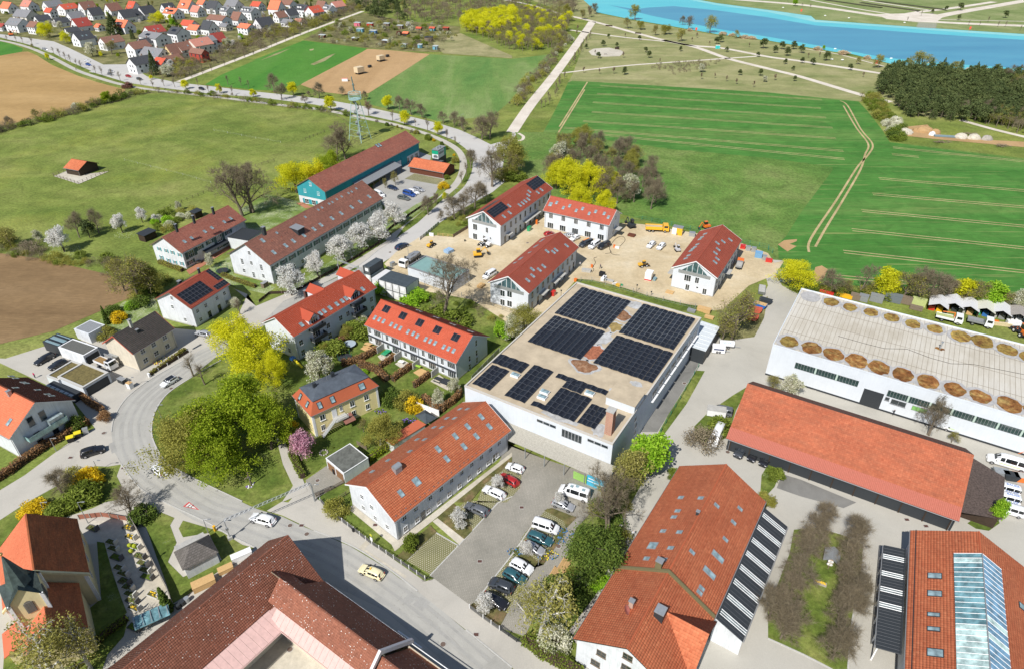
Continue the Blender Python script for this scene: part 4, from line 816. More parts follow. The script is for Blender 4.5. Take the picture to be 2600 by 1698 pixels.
bx(B.root,'stair_head',NW,(-16.1,-10.9,-17.36,-11,9.2,11.2));bx(B.root,'stair_head_roof',Pn('roof_membrane',(.46,.38,.27)),(-16.2,-10.8,-17.45,-10.9,11.2,11.33))
q=local(B,(2,2,905,930),9.3);BR=brickmat('chimney_brick',(.36,.115,.06,1),(.44,.17,.09,1),(.5,.4,.33,1),2.2,.5,.2,0,.05)
b=MB()
for k in Rg(24):b.box(-.75,.75,-.75,.75,9.0+.25*k,9.22+.25*k)
b.box(-.72,.72,-.72,.72,9.0,15.0);b.obj('chimney',BR,B.root,loc=(q.x+.7,q.y+.4,0));b=MB();b.box(-.85,.85,-.85,.85,15.0,15.25);b.obj('chimney_cap',Cn,B.root,loc=(q.x+.7,q.y+.4,0))
for p in((2,2,305,528),(2,2,722,540),(2,2,30,372),(2,2,280,575)):
 q=local(B,p,9.5);b=MB();b.box(-.6,.6,-1.0,1.0,9.2,9.75);o=b.obj('roof_light',Fr,B.root,loc=(q.x,q.y,0));b=MB();b.box(-.5,.5,-.9,.9,9.752,9.85);b.obj('dome',Kz,o)
W2=B.YR
Kp=gmt('roof_algae_stain',[(.30,.28,.26,1),(.42,.42,.41,1),(.5,.5,.5,1)],.6,.3);Jj=gmt('moss_and_rust',[(.16,.07,.035,1),(.25,.13,.07,1),(.35,.22,.14,1)],.8,.6)
def blotch(B,c,rx,ry,z,mat,name='roof_stain',n=16,jit=.25,ang=.0):
 g_=random.Random(int(c.x*31+c.y*17));b=MB();P=[]
 for k in Rg(n):
  a=2*pi*k/n;r_=1+g_.uniform(-jit,jit);u,v=rx*r_*cos(a),ry*r_*sin(a);P.append((c.x+u*cos(ang)-v*sin(ang),c.y+u*sin(ang)+v*cos(ang),z))
 b.poly(P);return b.obj(name,mat,B.root)
for p,rx,ry,m in(((2,2,660,280),2.0,3.2,Jj),((2,2,850,30),2.2,1.6,Kp),((2,2,760,165),3.2,1.9,Pn('red_moss',(.36,.13,.07),.95,var=.5,scale=1.5)),((2,1,1030,1380),2.6,1.9,Jj),((2,1,1130,1275),1.5,2.2,Kp),((2,1,960,1480),2.2,1.6,Pn('ochre_moss',(.33,.24,.09),.95,var=.5,scale=1.5)),((2,2,430,760),.9,3.2,Kp),((2,2,820,880),1.5,1.2,Kp),((2,2,1155,450),.7,1.2,Kp),((2,2,960,530),.9,1.3,Kp)):
 c=local(B,p,9.32);blotch(B,c,rx*1.25,ry*1.25,9.27,Kp);blotch(B,c,rx,ry,9.275,m)
X=B.X
for y0,n_,z in((-9.8,7,6.6),(10.3,4,6.0),(-14.5,3,6.2)):pass
def ribbonwin(side,u0,u1,z,h,n_,frame=Gy):
 for k in Rg(n_):B.wnd(side,u0+(u1-u0)*(k+.5)/n_,z,abs(u1-u0)/n_*.94,h,1,1,frame,False)
u0,z=B.wH('N',(2,2,230,785));u1,_=B.wH('N',(2,2,410,860));ribbonwin('N',u0,u1,z,.7,3)
u0,z=B.wH('N',(2,2,462,900));u1,_=B.wH('N',(2,2,648,970));ribbonwin('N',u0,u1,z,2.0,6)
u0,z=B.wH('N',(2,2,700,968));u1,_=B.wH('N',(2,2,893,1048));ribbonwin('N',u0,u1,z,.7,3)
for k in Rg(8):
 u=-4+3.9*k-1
 for m_ in Rg(3):B.wnd('R',u+m_*1.0,6.6,.95,2.2,1,1,Gy,False)
 b=MB();b.box(u-.7,u+2.8,-.5,0,5.2,5.3);b.obj('ledge',Fr,B.root,loc=(0,-B.YR,0))
for p in((2,2,1145,780),(2,2,1148,838),(2,2,1140,905)):B.wins('R',[p],.9,1.1,nx=1,frame=Gy)
CAN=Pn('corrugated_canopy',(.36,.34,.29),.8,var=.2);b=MB();n_=150;y0,y1=-W2-1.2,W2-3.6
for k in Rg(n_):
 ya=y0+(y1-y0)*k/n_;yb=y0+(y1-y0)*(k+1)/n_;za=.05 if k%2 else 0;zb=0 if k%2 else .05
 b.poly([(-X-4.0,ya,3.3+za),(-X-.05,ya,4.2+za),(-X-.05,yb,4.2+zb),(-X-4.0,yb,3.3+zb)][::-1])
b.obj('canopy_roof',CAN,B.root)
for k in Rg(8):b=MB();b.box(-.08,.08,-.08,.08,0,3.3);b.obj('canopy_post',Gv,B.root,loc=(-X-3.8,y0+.3+(y1-y0-.6)*k/7,0))
b=MB();b.box(-X-.06,-X,y0,y1,.02,3.0);b.obj('shopfront',glass('dark_shopfront',(.03,.03,.03)),B.root)
b=MB();b.box(-X-3.6,-X-.1,-W2-.9,-W2+3.2,0,2.6);b.obj('mural_box',paint('mural_blue',(.05,.42,.62),.6),B.root);b=MB();b.box(-X-3.64,-X-3.6,-W2+3.3,-W2+6.2,.2,2.2);b.obj('mural_panel',paint('mural_green',(.28,.5,.12),.6),B.root)
b=MB();b.box(-X-3.66,-X-3.62,-W2-.8,-W2+3.1,1.2,1.35);b.box(-X-3.66,-X-3.62,-W2-.4,-W2+1.0,.4,.6);b.box(-X-3.66,-X-3.62,-W2+1.4,-W2+2.9,1.9,2.1);b.obj('mural_stripes',Fr,B.root)
P=[local(B,p,4.2)for p in((2,1,1760,1425),(2,1,1930,1480),(2,2,1800,150),(2,2,1612,90))];b=MB();b.slab([Tu(p)for p in P][::-1],.15);o=b.obj('shed_roof',Pn('white_sheet',(.62,.66,.68),.5,.1),B.root)
for k in Rg(7):
 a=P[0].lerp(P[3],(k+.5)/7);c=P[1].lerp(P[2],(k+.5)/7);b=MB();b.tube(Tu(a+Vc((0,0,.03))),Tu(c+Vc((0,0,.03))),.03,n=4);b.obj('roof_seam',Gv,o)
b=MB();b.box(min(P[2].x,P[3].x)+.1,max(P[0].x,P[1].x)-.1,min(P[1].y,P[2].y)+.2,-B.YR-.05,0,4.0);b.obj('shed_wall',Dk,B.root)
Kg=N('hall_roof_membrane');v=Kg.coord();f=Kg.noise(v,.06,5,.6);c=Kg.ramp(f,[(.3,(.42,.38,.31,1)),(.5,(.52,.49,.43,1)),(.7,(.55,.53,.49,1))]);c=Kg.mix(1.0,c,Kg.ramp(Kg.noise(Kg.coord(scale=(1,.1,1)),1.2,5,.7),[(.3,(.88,.86,.82,1)),(.7,(1.05,1.05,1.04,1))]),'MULTIPLY');Kg=Kg.done(c,.8)
B=Box('service_hall',96.46,126.57,-31.75,62.0,31.28,9.0,NW,Kg,'large white service hall with pale seamed roof edged by round rusty moss patches',parapet=.3,pt=.15)
b0=B;b=MB()
for k in Rg(62):x=-30.2+k*1.0;b.box(x-.035,x+.035,-15.2,15.2,8.70,8.735)
b.obj('roof_seams',Pn('seam_grey',(.26,.22,.17)),B.root)['kind']='stuff'
b=MB()
for y in(-7.5,0,7.5):b.box(-30.5,30.5,y-.05,y+.05,8.74,8.75)
b.obj('roof_joint',Pn('seam_grey',(.26,.22,.17)),B.root)
Jk=Pn('pale_ring',(.40,.39,.38),.9,var=.25,scale=1.0)
Jl=gmt('basin_moss',[(.15,.055,.02,1),(.24,.11,.035,1),(.36,.25,.09,1)],.5,1.0);KV=gmt('basin_moss_yellow',[(.17,.07,.03,1),(.26,.17,.045,1),(.36,.27,.08,1)],.5,1.0)
for p,m in[((3,2,185,88),KV)]+[((3,2,x,y),Jl)for x,y in((400,128),(605,185),(820,245),(1030,310),(1250,375),(1480,440),(1730,530),(1970,590),(2240,660),(2500,720))]+[((3,1,x,y),KV)for x,y in((590,1240),(760,1300),(955,1345),(1150,1395),(1345,1455),(1550,1500))]+[((3,2,x,y),KV)for x,y in((1790,15),(1990,60),(2220,140),(2430,210))]+[((3,1,400,1190),Jk)]:
 c=local(B,p,8.72);c.y=max(-15.1+2.95,min(15.1-2.6,c.y));s_=1.15 if p[1]==2 else .95
 e_=(int(c.x*7)%13)*.0016;v_=.88+.2*(int(c.x*13)%7)/7;blotch(B,c,2.6*s_,2.95*s_,8.755+e_,Jk,'pale_rim',22,.06);blotch(B,c,2.0*s_*v_,2.45*s_*v_,8.785+e_,m,'moss_patch',20,.1)
GRN=glass('hall_glass',(.03,.055,.05),.15)
def band(u0p,u1p,zc,h,n_):
 u0,_=B.wH('R',u0p);u1,_=B.wH('R',u1p)
 for k in Rg(n_):
  u=u0+(u1-u0)*(k+.5)/n_;w=(u1-u0)/n_
  kk=('hw',round(w,1),h)
  if kk not in Wc:
   m=MB();m.box(-w/2,-w/2+.06,-.05,0,-h/2,h/2);m.box(-w/2+.06,w/2,-.05,0,h/2-.06,h/2);m.box(-w/2+.06,w/2,-.05,0,-h/2,-h/2+.06);pm=MB();pm.poly([(-w/2,-.02,-h/2),(w/2,-.02,-h/2),(w/2,-.02,h/2),(-w/2,-.02,h/2)]);Wc[kk]=(m.mesh('window',Gy),pm.mesh('pane',GRN))
  a,pm=Wc[kk];o=B.place('window',a,'R',u,zc);link('pane',pm,o)
  if k and k%7==0:m=MB();m.box(-.18,.18,-.1,0,-h/2,h/2);B.place('pillar',m.mesh('pillar',Pn('pale_green_pillar',(.45,.55,.48))),'R',u-w/2,zc)
u0,z0=B.wH('R',(3,2,255,262));u1,z1=B.wH('R',(3,2,845,435));
band((3,2,255,262),(3,2,845,435),5.2,1.7,21);band((3,2,1110,530),(3,2,2600,950),5.2,1.7,49)
u0,z0=B.wH('R',(3,2,885,520));u1,z1=B.wH('R',(3,2,1060,600));m=MB();m.box(u0,u1,-.03,0,.05,4.6);m2=m.obj('gate_shade_panel',Dk,B.root,loc=(0,-B.YR,0))  # flat dark panel stands in for the shade in the gate opening
m=MB();m.box(-B.X-.02,B.X,-.04,0,0,.5);m.obj('plinth',Dk,B.root,loc=(0,-B.YR,0))
B.wins('R',PX(3,2,(1107,590)),.9,.9,nx=1,ny=1,frame=Gy);B.wins('R',PX(3,2,(1210,630)),3.0,1.3,nx=2,ny=1,frame=Gy);u,z=B.wH('R',(3,2,1405,690));o=B.wnd('R',u,max(z,1),3.0,1.2,2,1,Gy,False)
for ch in C.objects:
 if ch.parent==o:ch.data=ch.data.copy();ch.data.materials[0]=paint('green_blind',(.2,.45,.12),.5)
q=local(B,(3,2,1595,130),8.7);m=MB();m.tube((0,0,0),(0,0,1.9),.16,n=8);m.tube((0,0,1.9),(0,0,2.0),.3,n=8);m.obj('vent_pipe',Gv,B.root,loc=(q.x,q.y,8.7));blotch(B,q,.9,.7,8.76,Jl,'moss_patch')
m=MB();pp=[local(B,(3,2,x,y),8.76)for x,y in((650,10),(900,80),(1080,125),(1290,130),(1500,210),(1700,265),(1900,270),(2377,365))]
for a,c in zip(pp[:-1],pp[1:]):m.tube(Tu(a),Tu(c),.05,n=4)
m.obj('roof_cable',Kb,B.root)
B=Gable('open_shed',(69.07,102.54,-31.25,42.38,8.39,12.28,4.74,3.50,9.75),Bw,None,'long open-fronted parking shed with orange tiled roof and red sheet metal eave',gut=True,plinth=False,verge=Jd,o=(.5,.7))
ln=B.slR;add_tiles(B.roof,-B.L/2,B.L/2,ln*.80,Jd,(0,-B.wr+ln*.2*cos(B.pR),B.hR+ln*.2*sin(B.pR)+.02),(B.pR,0,0),cw=.4,ch=.42)
RSH=Pn('red_metal_sheet',(.42,.13,.09),.55,var=.15);m=MB()
for k in Rg(140):x=-B.L/2+B.L*k/140;m.box(x,x+B.L/140*.82,0,ln*.205,.0,.05);
o=m.obj('eave_sheets',RSH,B.roof,loc=(0,-B.wr,B.hR+.02),rot=(B.pR,0,0));o['kind']='stuff'
m=MB();m.slab([(B.L/2,B.wl,B.hl+.05),(-B.L/2,B.wl,B.hl+.05),(-B.L/2,0,B.hr+.05),(B.L/2,0,B.hr+.05)],.05);m.obj('rear_slope',Pn('mossy_brown_sheet',(.13,.055,.035),.9,var=.35),B.roof)
m=MB();m.box(-B.L/2+.4,B.L/2-.4,-.04,0,.05,3.0);m.obj('bay_shade_sheet',Dk,B.root,loc=(0,-B.YR-.02,0))  # dark sheet on the wall stands in for the shade inside the bays
for k in Rg(11):m=MB();m.box(-.1,.1,-.1,.1,0,3.0);m.obj('post',Dw,B.root,loc=(-B.L/2+1+k*(B.L-2)/10,-B.YR-.15,0))
m=MB();m.slab([(B.L/2-.05,-9.5,3.4),(B.L/2+7.0,-6.5,2.6),(B.L/2+7.5,6,2.6),(B.L/2-.05,7.0,4.6)],.12);m.obj('side_roof',Pn('leaf_strewn_felt',(.10,.075,.065),.95,var=.6,scale=3),B.root);bx(B.root,'side_wall',Dw,(B.L/2+.3,B.L/2+6.3,-6.9,-6.75,0,2.9),(B.L/2+6.3,B.L/2+6.45,-6.5,5.5,0,2.6))
SHED=B
P11=(27.55,70.00,56.78,42.48,8.24,8.17,6.19,6.15,11.15)
B=Gable('farm_building',P11,Wh,Kf,'long farm building, orange tiled roof split by a firewall, dark lean-to and cross gable',verge=Dw,tcw=.42,tch=.42)
fx,_=-10.6,0
q=B.rH('L',(2,3,1440,655));fx=q.x
m=MB();m.extr([(-B.wr,B.hR-.3),(-B.wr,B.hR+.55),(0,B.hr+.6),(B.wl,B.hl+.55),(B.wl,B.hl-.3),(0,B.hr-.3)][::-1],'x',fx-.2,fx+.2);m.obj('firewall',Pn('mossy_coping',(.16,.14,.07),.95),B.roof)
B.lts('L',PX(2,3,'1540 88 1505 145 1405 275 1557 285 1475 432 1252 530 1412 540')+PX(2,2,'1570 1510 1755 1515'),.8,1.1);B.lts('L',PX(2,3,(1308,410)),1.6,1.7)
B.lts('R',PX(2,3,'1897 35 2113 65 2053 192 1977 350 1668 467 1757 803 1737 843'),.7,1.1);B.lts('R',PX(2,3,'1907 510 1828 660'),1.1,2.4)
B.chm('L',(2,3,1360,620),1.0,2.0,Pn('mossy_coping',(.16,.14,.07)));B.chm('L',(2,3,1722,118),.5,.8,Dk);o=B.chm('L',(2,3,1105,975),.7,1.5,BR)
q=B.rH('L',(2,3,1060,1030));m=MB()
for k in Rg(10):
 a0,a1=2*pi*k/10,2*pi*(k+1)/10;m.poly([(0,0,0),(.75*cos(a0),.75*sin(a0),.15),(.75*cos(a1),.75*sin(a1),.15)]);m.poly([(0,0,-.03),(.75*cos(a1),.75*sin(a1),.12),(.75*cos(a0),.75*sin(a0),.12)])
m.obj('satellite_dish',Pn('red_dish',(.45,.16,.13)),B.roof,loc=(q.x,q.y,q.z+.7),rot=(R(50),R(20),0));m=MB();m.tube((0,0,-.8),(0,0,0),.03,n=4);m.obj('dish_post',Gv,B.roof,loc=(q.x,q.y,q.z+.7))
B.wins('N',PX(2,3,'830 1410 775 1495 1075 1440 1060 1540'),1.5,1.3,frame=Wd_)
q=B.rH('R',(2,3,1380,1010));cx=B.X-32;cx=(B.rH('R',(2,3,1350,995)).x+B.rH('R',(2,3,1700,1230)).x)/2
yb=-B.YR-.3;hw=4.6;zt=B.hr-1.3;ye=-1.4
m=MB();m.box(cx-hw,cx+hw,yb,-2,0,B.hR+.2);m.extr([(cx-hw,B.hR+.2),(cx+hw,B.hR+.2),(cx,zt-.3)],'y',yb,-3);m.obj('cross_wing',Wh,B.root)
for k in(-1,1):
 ow=hw+.6;zz=B.hR-.15;sl_=hypot(ow,zt-zz);ph=atan2(zt-zz,ow);L_=abs(yb-.7-ye)
 m=MB();Q=[(cx+k*ow,yb-.7,zz),(cx+k*ow,ye,zz),(cx,ye,zt),(cx,yb-.7,zt)];m.slab(Q if k>0 else Q[::-1],.14);o=m.obj('cross_roof',Wd_,B.root)
 Kq[0]+=1
 kp=(lambda x_,y_:y_>-99)
 t_=link('roof_tiles',tile_mesh(-L_/2,L_/2,sl_,Kf,.42,.42,None,seed=Kq[0]),o,(cx+k*ow,(yb-.7+ye)/2,zz+.02),(ph,0,k*pi/2));t_['kind']='stuff'
q=B.rH('R',(2,3,1370,1060));m=MB();m.box(-.8,.8,-.7,.7,-.5,1.5);m.obj('chimney',Dk,B.roof,loc=Tu(q));m=MB();m.box(-.85,.85,-.75,.75,1.502,1.6);m.obj('chimney_cap',Gv,B.roof,loc=Tu(q))
def leanto(B,x0,x1,y0,z0,d,drop,gaps,name='lean_to'):
 bays=[x0]+gaps+[x1];m=MB()
 m.box(x0,x1,y0-.25 if y0<0 else y0,y0 if y0<0 else y0+.25,z0-.05,z0+.1);r=m.obj(name+'_roof',Dk,B.root)
 sg=-1 if y0<0 else 1;cur=x0
 for gx in gaps+[None]:
  nx_=gx-.45 if gx is not None else x1;m=MB();Q=[(cur,y0+sg*d,z0-drop),(nx_,y0+sg*d,z0-drop),(nx_,y0,z0),(cur,y0,z0)];m.slab(Q if sg<0 else Q[::-1],.12);p_=m.obj('sheet_panel',Dk,r)
  m=MB();n_=max(2,int((nx_-cur)/.6))
  for k in Rg(n_+1):
   x=cur+(nx_-cur)*k/n_;m.tube((x,y0+sg*d,z0-drop+.03),(x,y0,z0+.03),.035,n=4)
  m.obj('sheet_ribs',Pn('dark_rib',(.06,.065,.075)),r)['kind']='stuff'
  if gx is not None:
   m=MB();Q=[(gx-.45,y0+sg*d,z0-drop),(gx+.45,y0+sg*d,z0-drop),(gx+.45,y0,z0),(gx-.45,y0,z0)];m.slab(Q if sg<0 else Q[::-1],.05);m.obj('glass_bay',glass('grey_bay_glass',(.16,.19,.19),.3),r)
   for q_ in(-.45,0,.45):tb(r,'glazing_bar',Fr,(gx+q_,y0+sg*d,z0-drop+.06),(gx+q_,y0,z0+.06),.06,n=4)
   cur=gx+.45
 m=MB();m.tube((x0,y0+sg*(d+.1),z0-drop-.1),(x1,y0+sg*(d+.1),z0-drop-.1),.08,n=5);m.obj('gutter',Gy,r)
 n_=6
 for k in Rg(n_+1):m=MB();m.box(-.1,.1,-.1,.1,0,z0-drop-.1);m.obj('post',Fr,B.root,loc=(x0+.3+(x1-x0-.6)*k/n_,y0+sg*(d-.3),0))
m_=[B.rH('R',(2,3,x,y)).x for x,y in((1870,1110),(2340,0))]
x0=fx+.4;x1=B.L/2-1.2;leanto(B,x0,x1,-B.wr-.1,B.hR-.3,4.6,2.2,[x0+(x1-x0)*(k+.5)/8 for k in Rg(8)])
m=MB();m.poly([(x0,-B.wr-.1,0),(x0,-B.wr-4.6,0),(x0,-B.wr-4.6,B.hR-2.6),(x0,-B.wr-.1,B.hR-.4)]);m.obj('lean_to_end_wall',Wh,B.root)
FARM=B
PBR=(70.33,60.58,61.97,28.08,8.72,8.46,5.87,5.75,10.49);hh=R(61.97);cx0,cy0=70.33-cos(hh)*4,60.58-sin(hh)*4
B=Gable('glazed_farm_hall',(cx0,cy0,61.97,36.08,8.72,8.6,5.87,5.75,10.49),Wh,Kf,'orange-tiled hall with long glass ridge light at the lower right corner',verge=Dw,tcw=.42,tch=.42)
B.lts('L',PX(3,3,'1550 690 1550 855'),1.2,2.0,frame=Dk);B.lts('L',PX(3,3,'1540 1050 1540 1183'),.8,1.7,frame=Dk);B.lts('L',PX(3,3,(1555,1405)),1.4,2.1,frame=Dk);B.lts('R',PX(3,3,(2370,985)),1.2,1.8,frame=Dk)
q=B.rH('L',(3,3,1820,495));gx1=q.x;gy=3.3
r=MB();r.box(-18,gx1,-gy,gy,B.rz(gy)+.0,B.rz(gy)+.05);r=r.obj('glass_ridge',Gy,B.root)
n_=26;x_=gx1;K6=glass('pale_glass',(.42,.56,.54),.15);BLUGL=glass('blue_glass',(.12,.24,.36),.1)
for k in Rg(n_):
 xa,xb=gx1-k*1.0-.97,gx1-k*1.0-.03
 for sg in(1,-1):
  ys,z_,zt_=sg*gy,B.rz(gy)+.35,B.hr+.55;m=MB();Q=[(xa,ys,z_),(xb,ys,z_),(xb,0,zt_),(xa,0,zt_)];Q=Q if sg<0 else Q[::-1];m.slab(Q,.04);m.obj('pane',(K6 if k>13 or k==1 else K0)if sg>0 else(K6 if k in(12,15)else BLUGL),r)
  tb(r,'glazing_bar',Fr,(xb+.03,ys,z_+.05),(xb+.03,0,zt_+.05),.05,n=4)
tb(r,'glazing_ridge',Gy,(-18,0,B.hr+.62),(gx1,0,B.hr+.62),.09,n=5)
tb(B.roof,'snow_guard',Dk,(-B.L/2,B.wl-.7,B.hl+.55),(B.L/2,B.wl-.7,B.hl+.55),.07,n=4)
leanto(B,-6.5,14.8,B.wl+.1,B.hl-1.6,3.3,.7,[1.8,5.0,8.4,12.2],'lean_to')
A=(-44.53,60.77,54.58,27.63,7.06,7.06,4.31,4.31,10.74);ha=R(54.58);ext=16
def slope(parent,x0,x1,y0,z0,y1,z1,mat,keep=None):
 d=hypot(y1-y0,z1-z0);ph=atan2(z1-z0,abs(y1-y0));sg=1 if y1>y0 else-1
 m=MB();Q=[(x0,y0,z0),(x1,y0,z0),(x1,y1,z1),(x0,y1,z1)];m.slab(Q if sg>0 else Q[::-1],.15);o=m.obj('roof',Wd_,parent)
 Kq[0]+=1;cx_=(x0+x1)/2;L_=x1-x0
 t_=link('roof_tiles',tile_mesh(-L_/2,L_/2,d,mat,.30,.36,keep,seed=Kq[0]),o,(cx_,y0,z0+.02),(ph,0,0 if sg>0 else pi));t_['kind']='stuff';return o
Jm=Pn('pink_metal_sheet',(.60,.40,.36),.6,var=.12,scale=1.5)
def metal(parent,x0,x1,y0,z0,y1,z1):
 m=MB();sg=1 if y1>y0 else-1;n_=int((x1-x0)/1.05)
 o=None
 for k in Rg(n_):
  a,c=x0+(x1-x0)*k/n_+.015,x0+(x1-x0)*(k+1)/n_-.015;m=MB();Q=[(a,y0,z0),(c,y0,z0),(c,y1,z1),(a,y1,z1)];m.slab(Q if sg>0 else Q[::-1],.06);q=m.obj('sheet_panel',Jm,parent)
 tb(parent,'gutter',Jm,(x0,y0-sg*.1,z0-.1),(x1,y0-sg*.1,z0-.1),.08,n=5)
ea=empty('courtyard_barn',(A[0]-cos(ha)*ext/2,A[1]-sin(ha)*ext/2,0),ha,'upper wing of the lichen-specked red-brown barn, running to the lower left','barn','wings of the courtyard barn');LA=27.63+ext;xa0,xa1=-LA/2,LA/2
vx=xa1-15.0
slope(ea,xa0,xa1,7.06,4.31,0,10.74,Ke);slope(ea,xa0,xa1,-5.2,6.0,0,10.74,Ke);slope(ea,xa1-9.0,xa1,-7.06,4.31,-5.2,6.0,Ke);metal(ea,xa0,vx+6.9,-9.3,5.35,-5.2,5.95)
m=MB()
for k in Rg(int(LA/.4)):a=xa0+.4*k;m.extr([(-.16,10.72),(.16,10.72),(.09,10.87),(-.09,10.87)],'x',a,a+.37)
m.obj('ridge_tiles',Ke,ea)['kind']='stuff'
m=MB();m.poly([(xa1-.5,-6.6,0),(xa1-.5,6.6,0),(xa1-.5,6.6,4.6),(xa1-.5,0,10.5),(xa1-.5,-6.6,4.6)]);m.poly([(xa1-.5,6.6,0),(xa0,6.6,0),(xa0,6.6,4.6),(xa1-.5,6.6,4.6)]);m.poly([(xa0,-6.6,0),(xa1-.5,-6.6,0),(xa1-.5,-6.6,4.6),(xa0,-6.6,4.6)]);m.obj('wall',KS,ea)
hb=R(-34.66);eb=empty('courtyard_barn',(-30.78,67.96,0),hb,'lower wing of the red-brown barn along the street, crossed by a white firewall','barn','wings of the courtyard barn');LB=40.0;rd=5.6
cxw=18.9
def keepB(x_,y_):return np.ones_like(x_,bool)
slope(eb,.0,cxw-.2,.0,4.3,-rd,9.5,Ke)
slope(eb,-2.6,cxw-.2,-8.4,6.85,-rd,9.5,Ke);metal(eb,-.6,LB,-10.05,5.4,-8.4,6.8)
slope(eb,cxw+.2,LB,-.2,3.6,-rd,8.6,Ke);slope(eb,cxw+.2,LB,-8.6,6.0,-rd,8.6,Ke)
slope(eb,-4.6,.0,-3.4,7.45,-rd,9.5,Ke)
m=MB()
for k in Rg(int((LB+1.2)/.4)):a=-1.4+.4*k;z_=9.48 if a<cxw else 8.58;m.extr([(-rd-.16,z_),(-rd+.16,z_),(-rd+.09,z_+.15),(-rd-.09,z_+.15)],'x',a,a+.37)
m.obj('ridge_tiles',Ke,eb)['kind']='stuff'
FW=Pn('white_coping',(.62,.58,.58),.7,var=.1);m=MB();m.extr([(.5,3.9),(.5,4.9),(-rd,10.15),(-9.2,6.9),(-9.2,6.2),(-rd,9.3)],'x',cxw-.22,cxw+.22);m.obj('firewall',FW,eb)
m=MB();m.poly([(LB,-.5,0),(.3,-.5,0),(.3,-.5,4.5),(LB,-.5,4.5)]);m.poly([(.5,-8.9,0),(LB,-8.9,0),(LB,-8.9,5.6),(.5,-8.9,5.6)]);m.obj('wall',KS,eb)
tb(eb,'gutter',Fr,(.3,.1,4.25),(LB,.1,4.25),.07,n=5)
bx(eb,'low_wall',Fr,(14.2,19.2,1.7,1.95,0,.9))
YARDC=sht('courtyard',D('@03 2000 1700 @13 250 1180 700 1600 300 1900'),Mg,.075)
def church():
 r=empty('church',(-76.90,69.77,0),R(125.9),'village church with steep orange and brown roof, dark spire with golden ball, yellow walls','church')
 X,Wd,he,hr=7.14,5.88,6.6,11.9;d=.35
 m=MB();m.poly([(-X+d,-Wd+d,0),(X,-Wd+d,0),(X,-Wd+d,he+.1),(-X+d,-Wd+d,he+.1)]);m.poly([(X,Wd-d,0),(-X+d,Wd-d,0),(-X+d,Wd-d,he+.1),(X,Wd-d,he+.1)])
 m.poly([(-X+d,Wd-d,0),(-X+d,-Wd+d,0),(-X+d,-Wd+d,he+.1),(-X+d,0,hr-.1),(-X+d,Wd-d,he+.1)]);m.poly([(X,-Wd+d,0),(X,Wd-d,0),(X,Wd-d,he+.1),(X,0,hr-.1),(X,-Wd+d,he+.1)]);m.obj('wall',Ky,r)
 m=MB();m.extr([(-Wd-.05,he-.1),(-Wd-.05,he+.35),(0,hr+.35),(Wd+.05,he+.35),(Wd+.05,he-.1),(0,hr-.2)][::-1],'x',-X-.1,-X+.3);m.obj('gable_coping',Ky,r)
 for y in(-Wd+d-.02,Wd-d+.02-.5):bx(r,'corner_pilaster',Fr,(-X+d-.03,-X+d+.5,y,y+.5,0,he))
 ph=atan2(hr-he,Wd);sl_=hypot(hr-he,Wd);o=None
 for sg in(-1,1):
  m=MB();Q=[(-X+.3,sg*Wd,he),(X,sg*Wd,he),(X,0,hr),(-X+.3,0,hr)];m.slab(Q if sg<0 else Q[::-1],.15);o=m.obj('roof',Wd_,r)
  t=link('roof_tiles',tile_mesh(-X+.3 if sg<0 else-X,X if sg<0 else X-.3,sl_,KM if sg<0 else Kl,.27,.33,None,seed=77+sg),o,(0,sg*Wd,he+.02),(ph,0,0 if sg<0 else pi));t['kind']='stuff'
 m=MB()
 for k in Rg(36):a=-X+.3+k*.385;m.extr([(-.2,hr-.03),(.2,hr-.03),(.1,hr+.16),(-.1,hr+.16)],'x',a,a+.35)
 m.obj('ridge_tiles',KM,o)['kind']='stuff'
 cx0_,cx1_,cw,che,chr_=-X-9.5,-X+.0,4.1,6.0,9.6;m=MB();m.box(cx0_+.3,cx1_,-cw+.3,cw-.3,0,che);m.extr([(-cw+.3,che),(cw-.3,che),(0,chr_-.2)],'x',cx0_+.3,cx1_);m.obj('choir_wall',Ky,r)
 ph=atan2(chr_-che,cw);sl_=hypot(chr_-che,cw)
 for sg in(-1,1):
  m=MB();Q=[(cx0_,sg*cw,che),(cx1_,sg*cw,che),(cx1_,0,chr_),(cx0_,0,chr_)];m.slab(Q if sg<0 else Q[::-1],.15);o=m.obj('choir_roof',Wd_,r)
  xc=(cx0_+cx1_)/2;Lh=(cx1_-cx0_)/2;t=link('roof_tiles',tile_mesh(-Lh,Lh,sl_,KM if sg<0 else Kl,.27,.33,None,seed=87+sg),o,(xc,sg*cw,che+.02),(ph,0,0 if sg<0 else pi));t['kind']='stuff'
 tx,ty=(Matrix.Rotation(-R(125.9),2)@Vc((-72.0+76.90,60.6-69.77)));T=link('tower',None,r,(tx,ty,0))
 w=2.0;ez=12.6;az=15.0;m=MB();m.box(-w,w,-w,w,0,ez)
 m.extr([(-w,ez),(w,ez),(0,az-.1)],'x',-w,w);m.extr([(-w,ez),(w,ez),(0,az-.1)],'y',-w,w);m.obj('tower_wall',Ky,T)
 for a in(-1,1):
  for c in(-1,1):m=MB();m.box(a*w-.22+(.03*a),a*w+.22+(.03*a),c*w-.22+.03*c,c*w+.22+.03*c,0,ez);m.obj('corner_pilaster',Fr,T)
 bx(T,'string_course',Fr,(-w-.15,w+.15,-w-.15,w+.15,7.2,7.45))
 CU=Pn('patinated_copper',(.07,.095,.09),.55,var=.5,scale=1.2);m=MB();e=.35
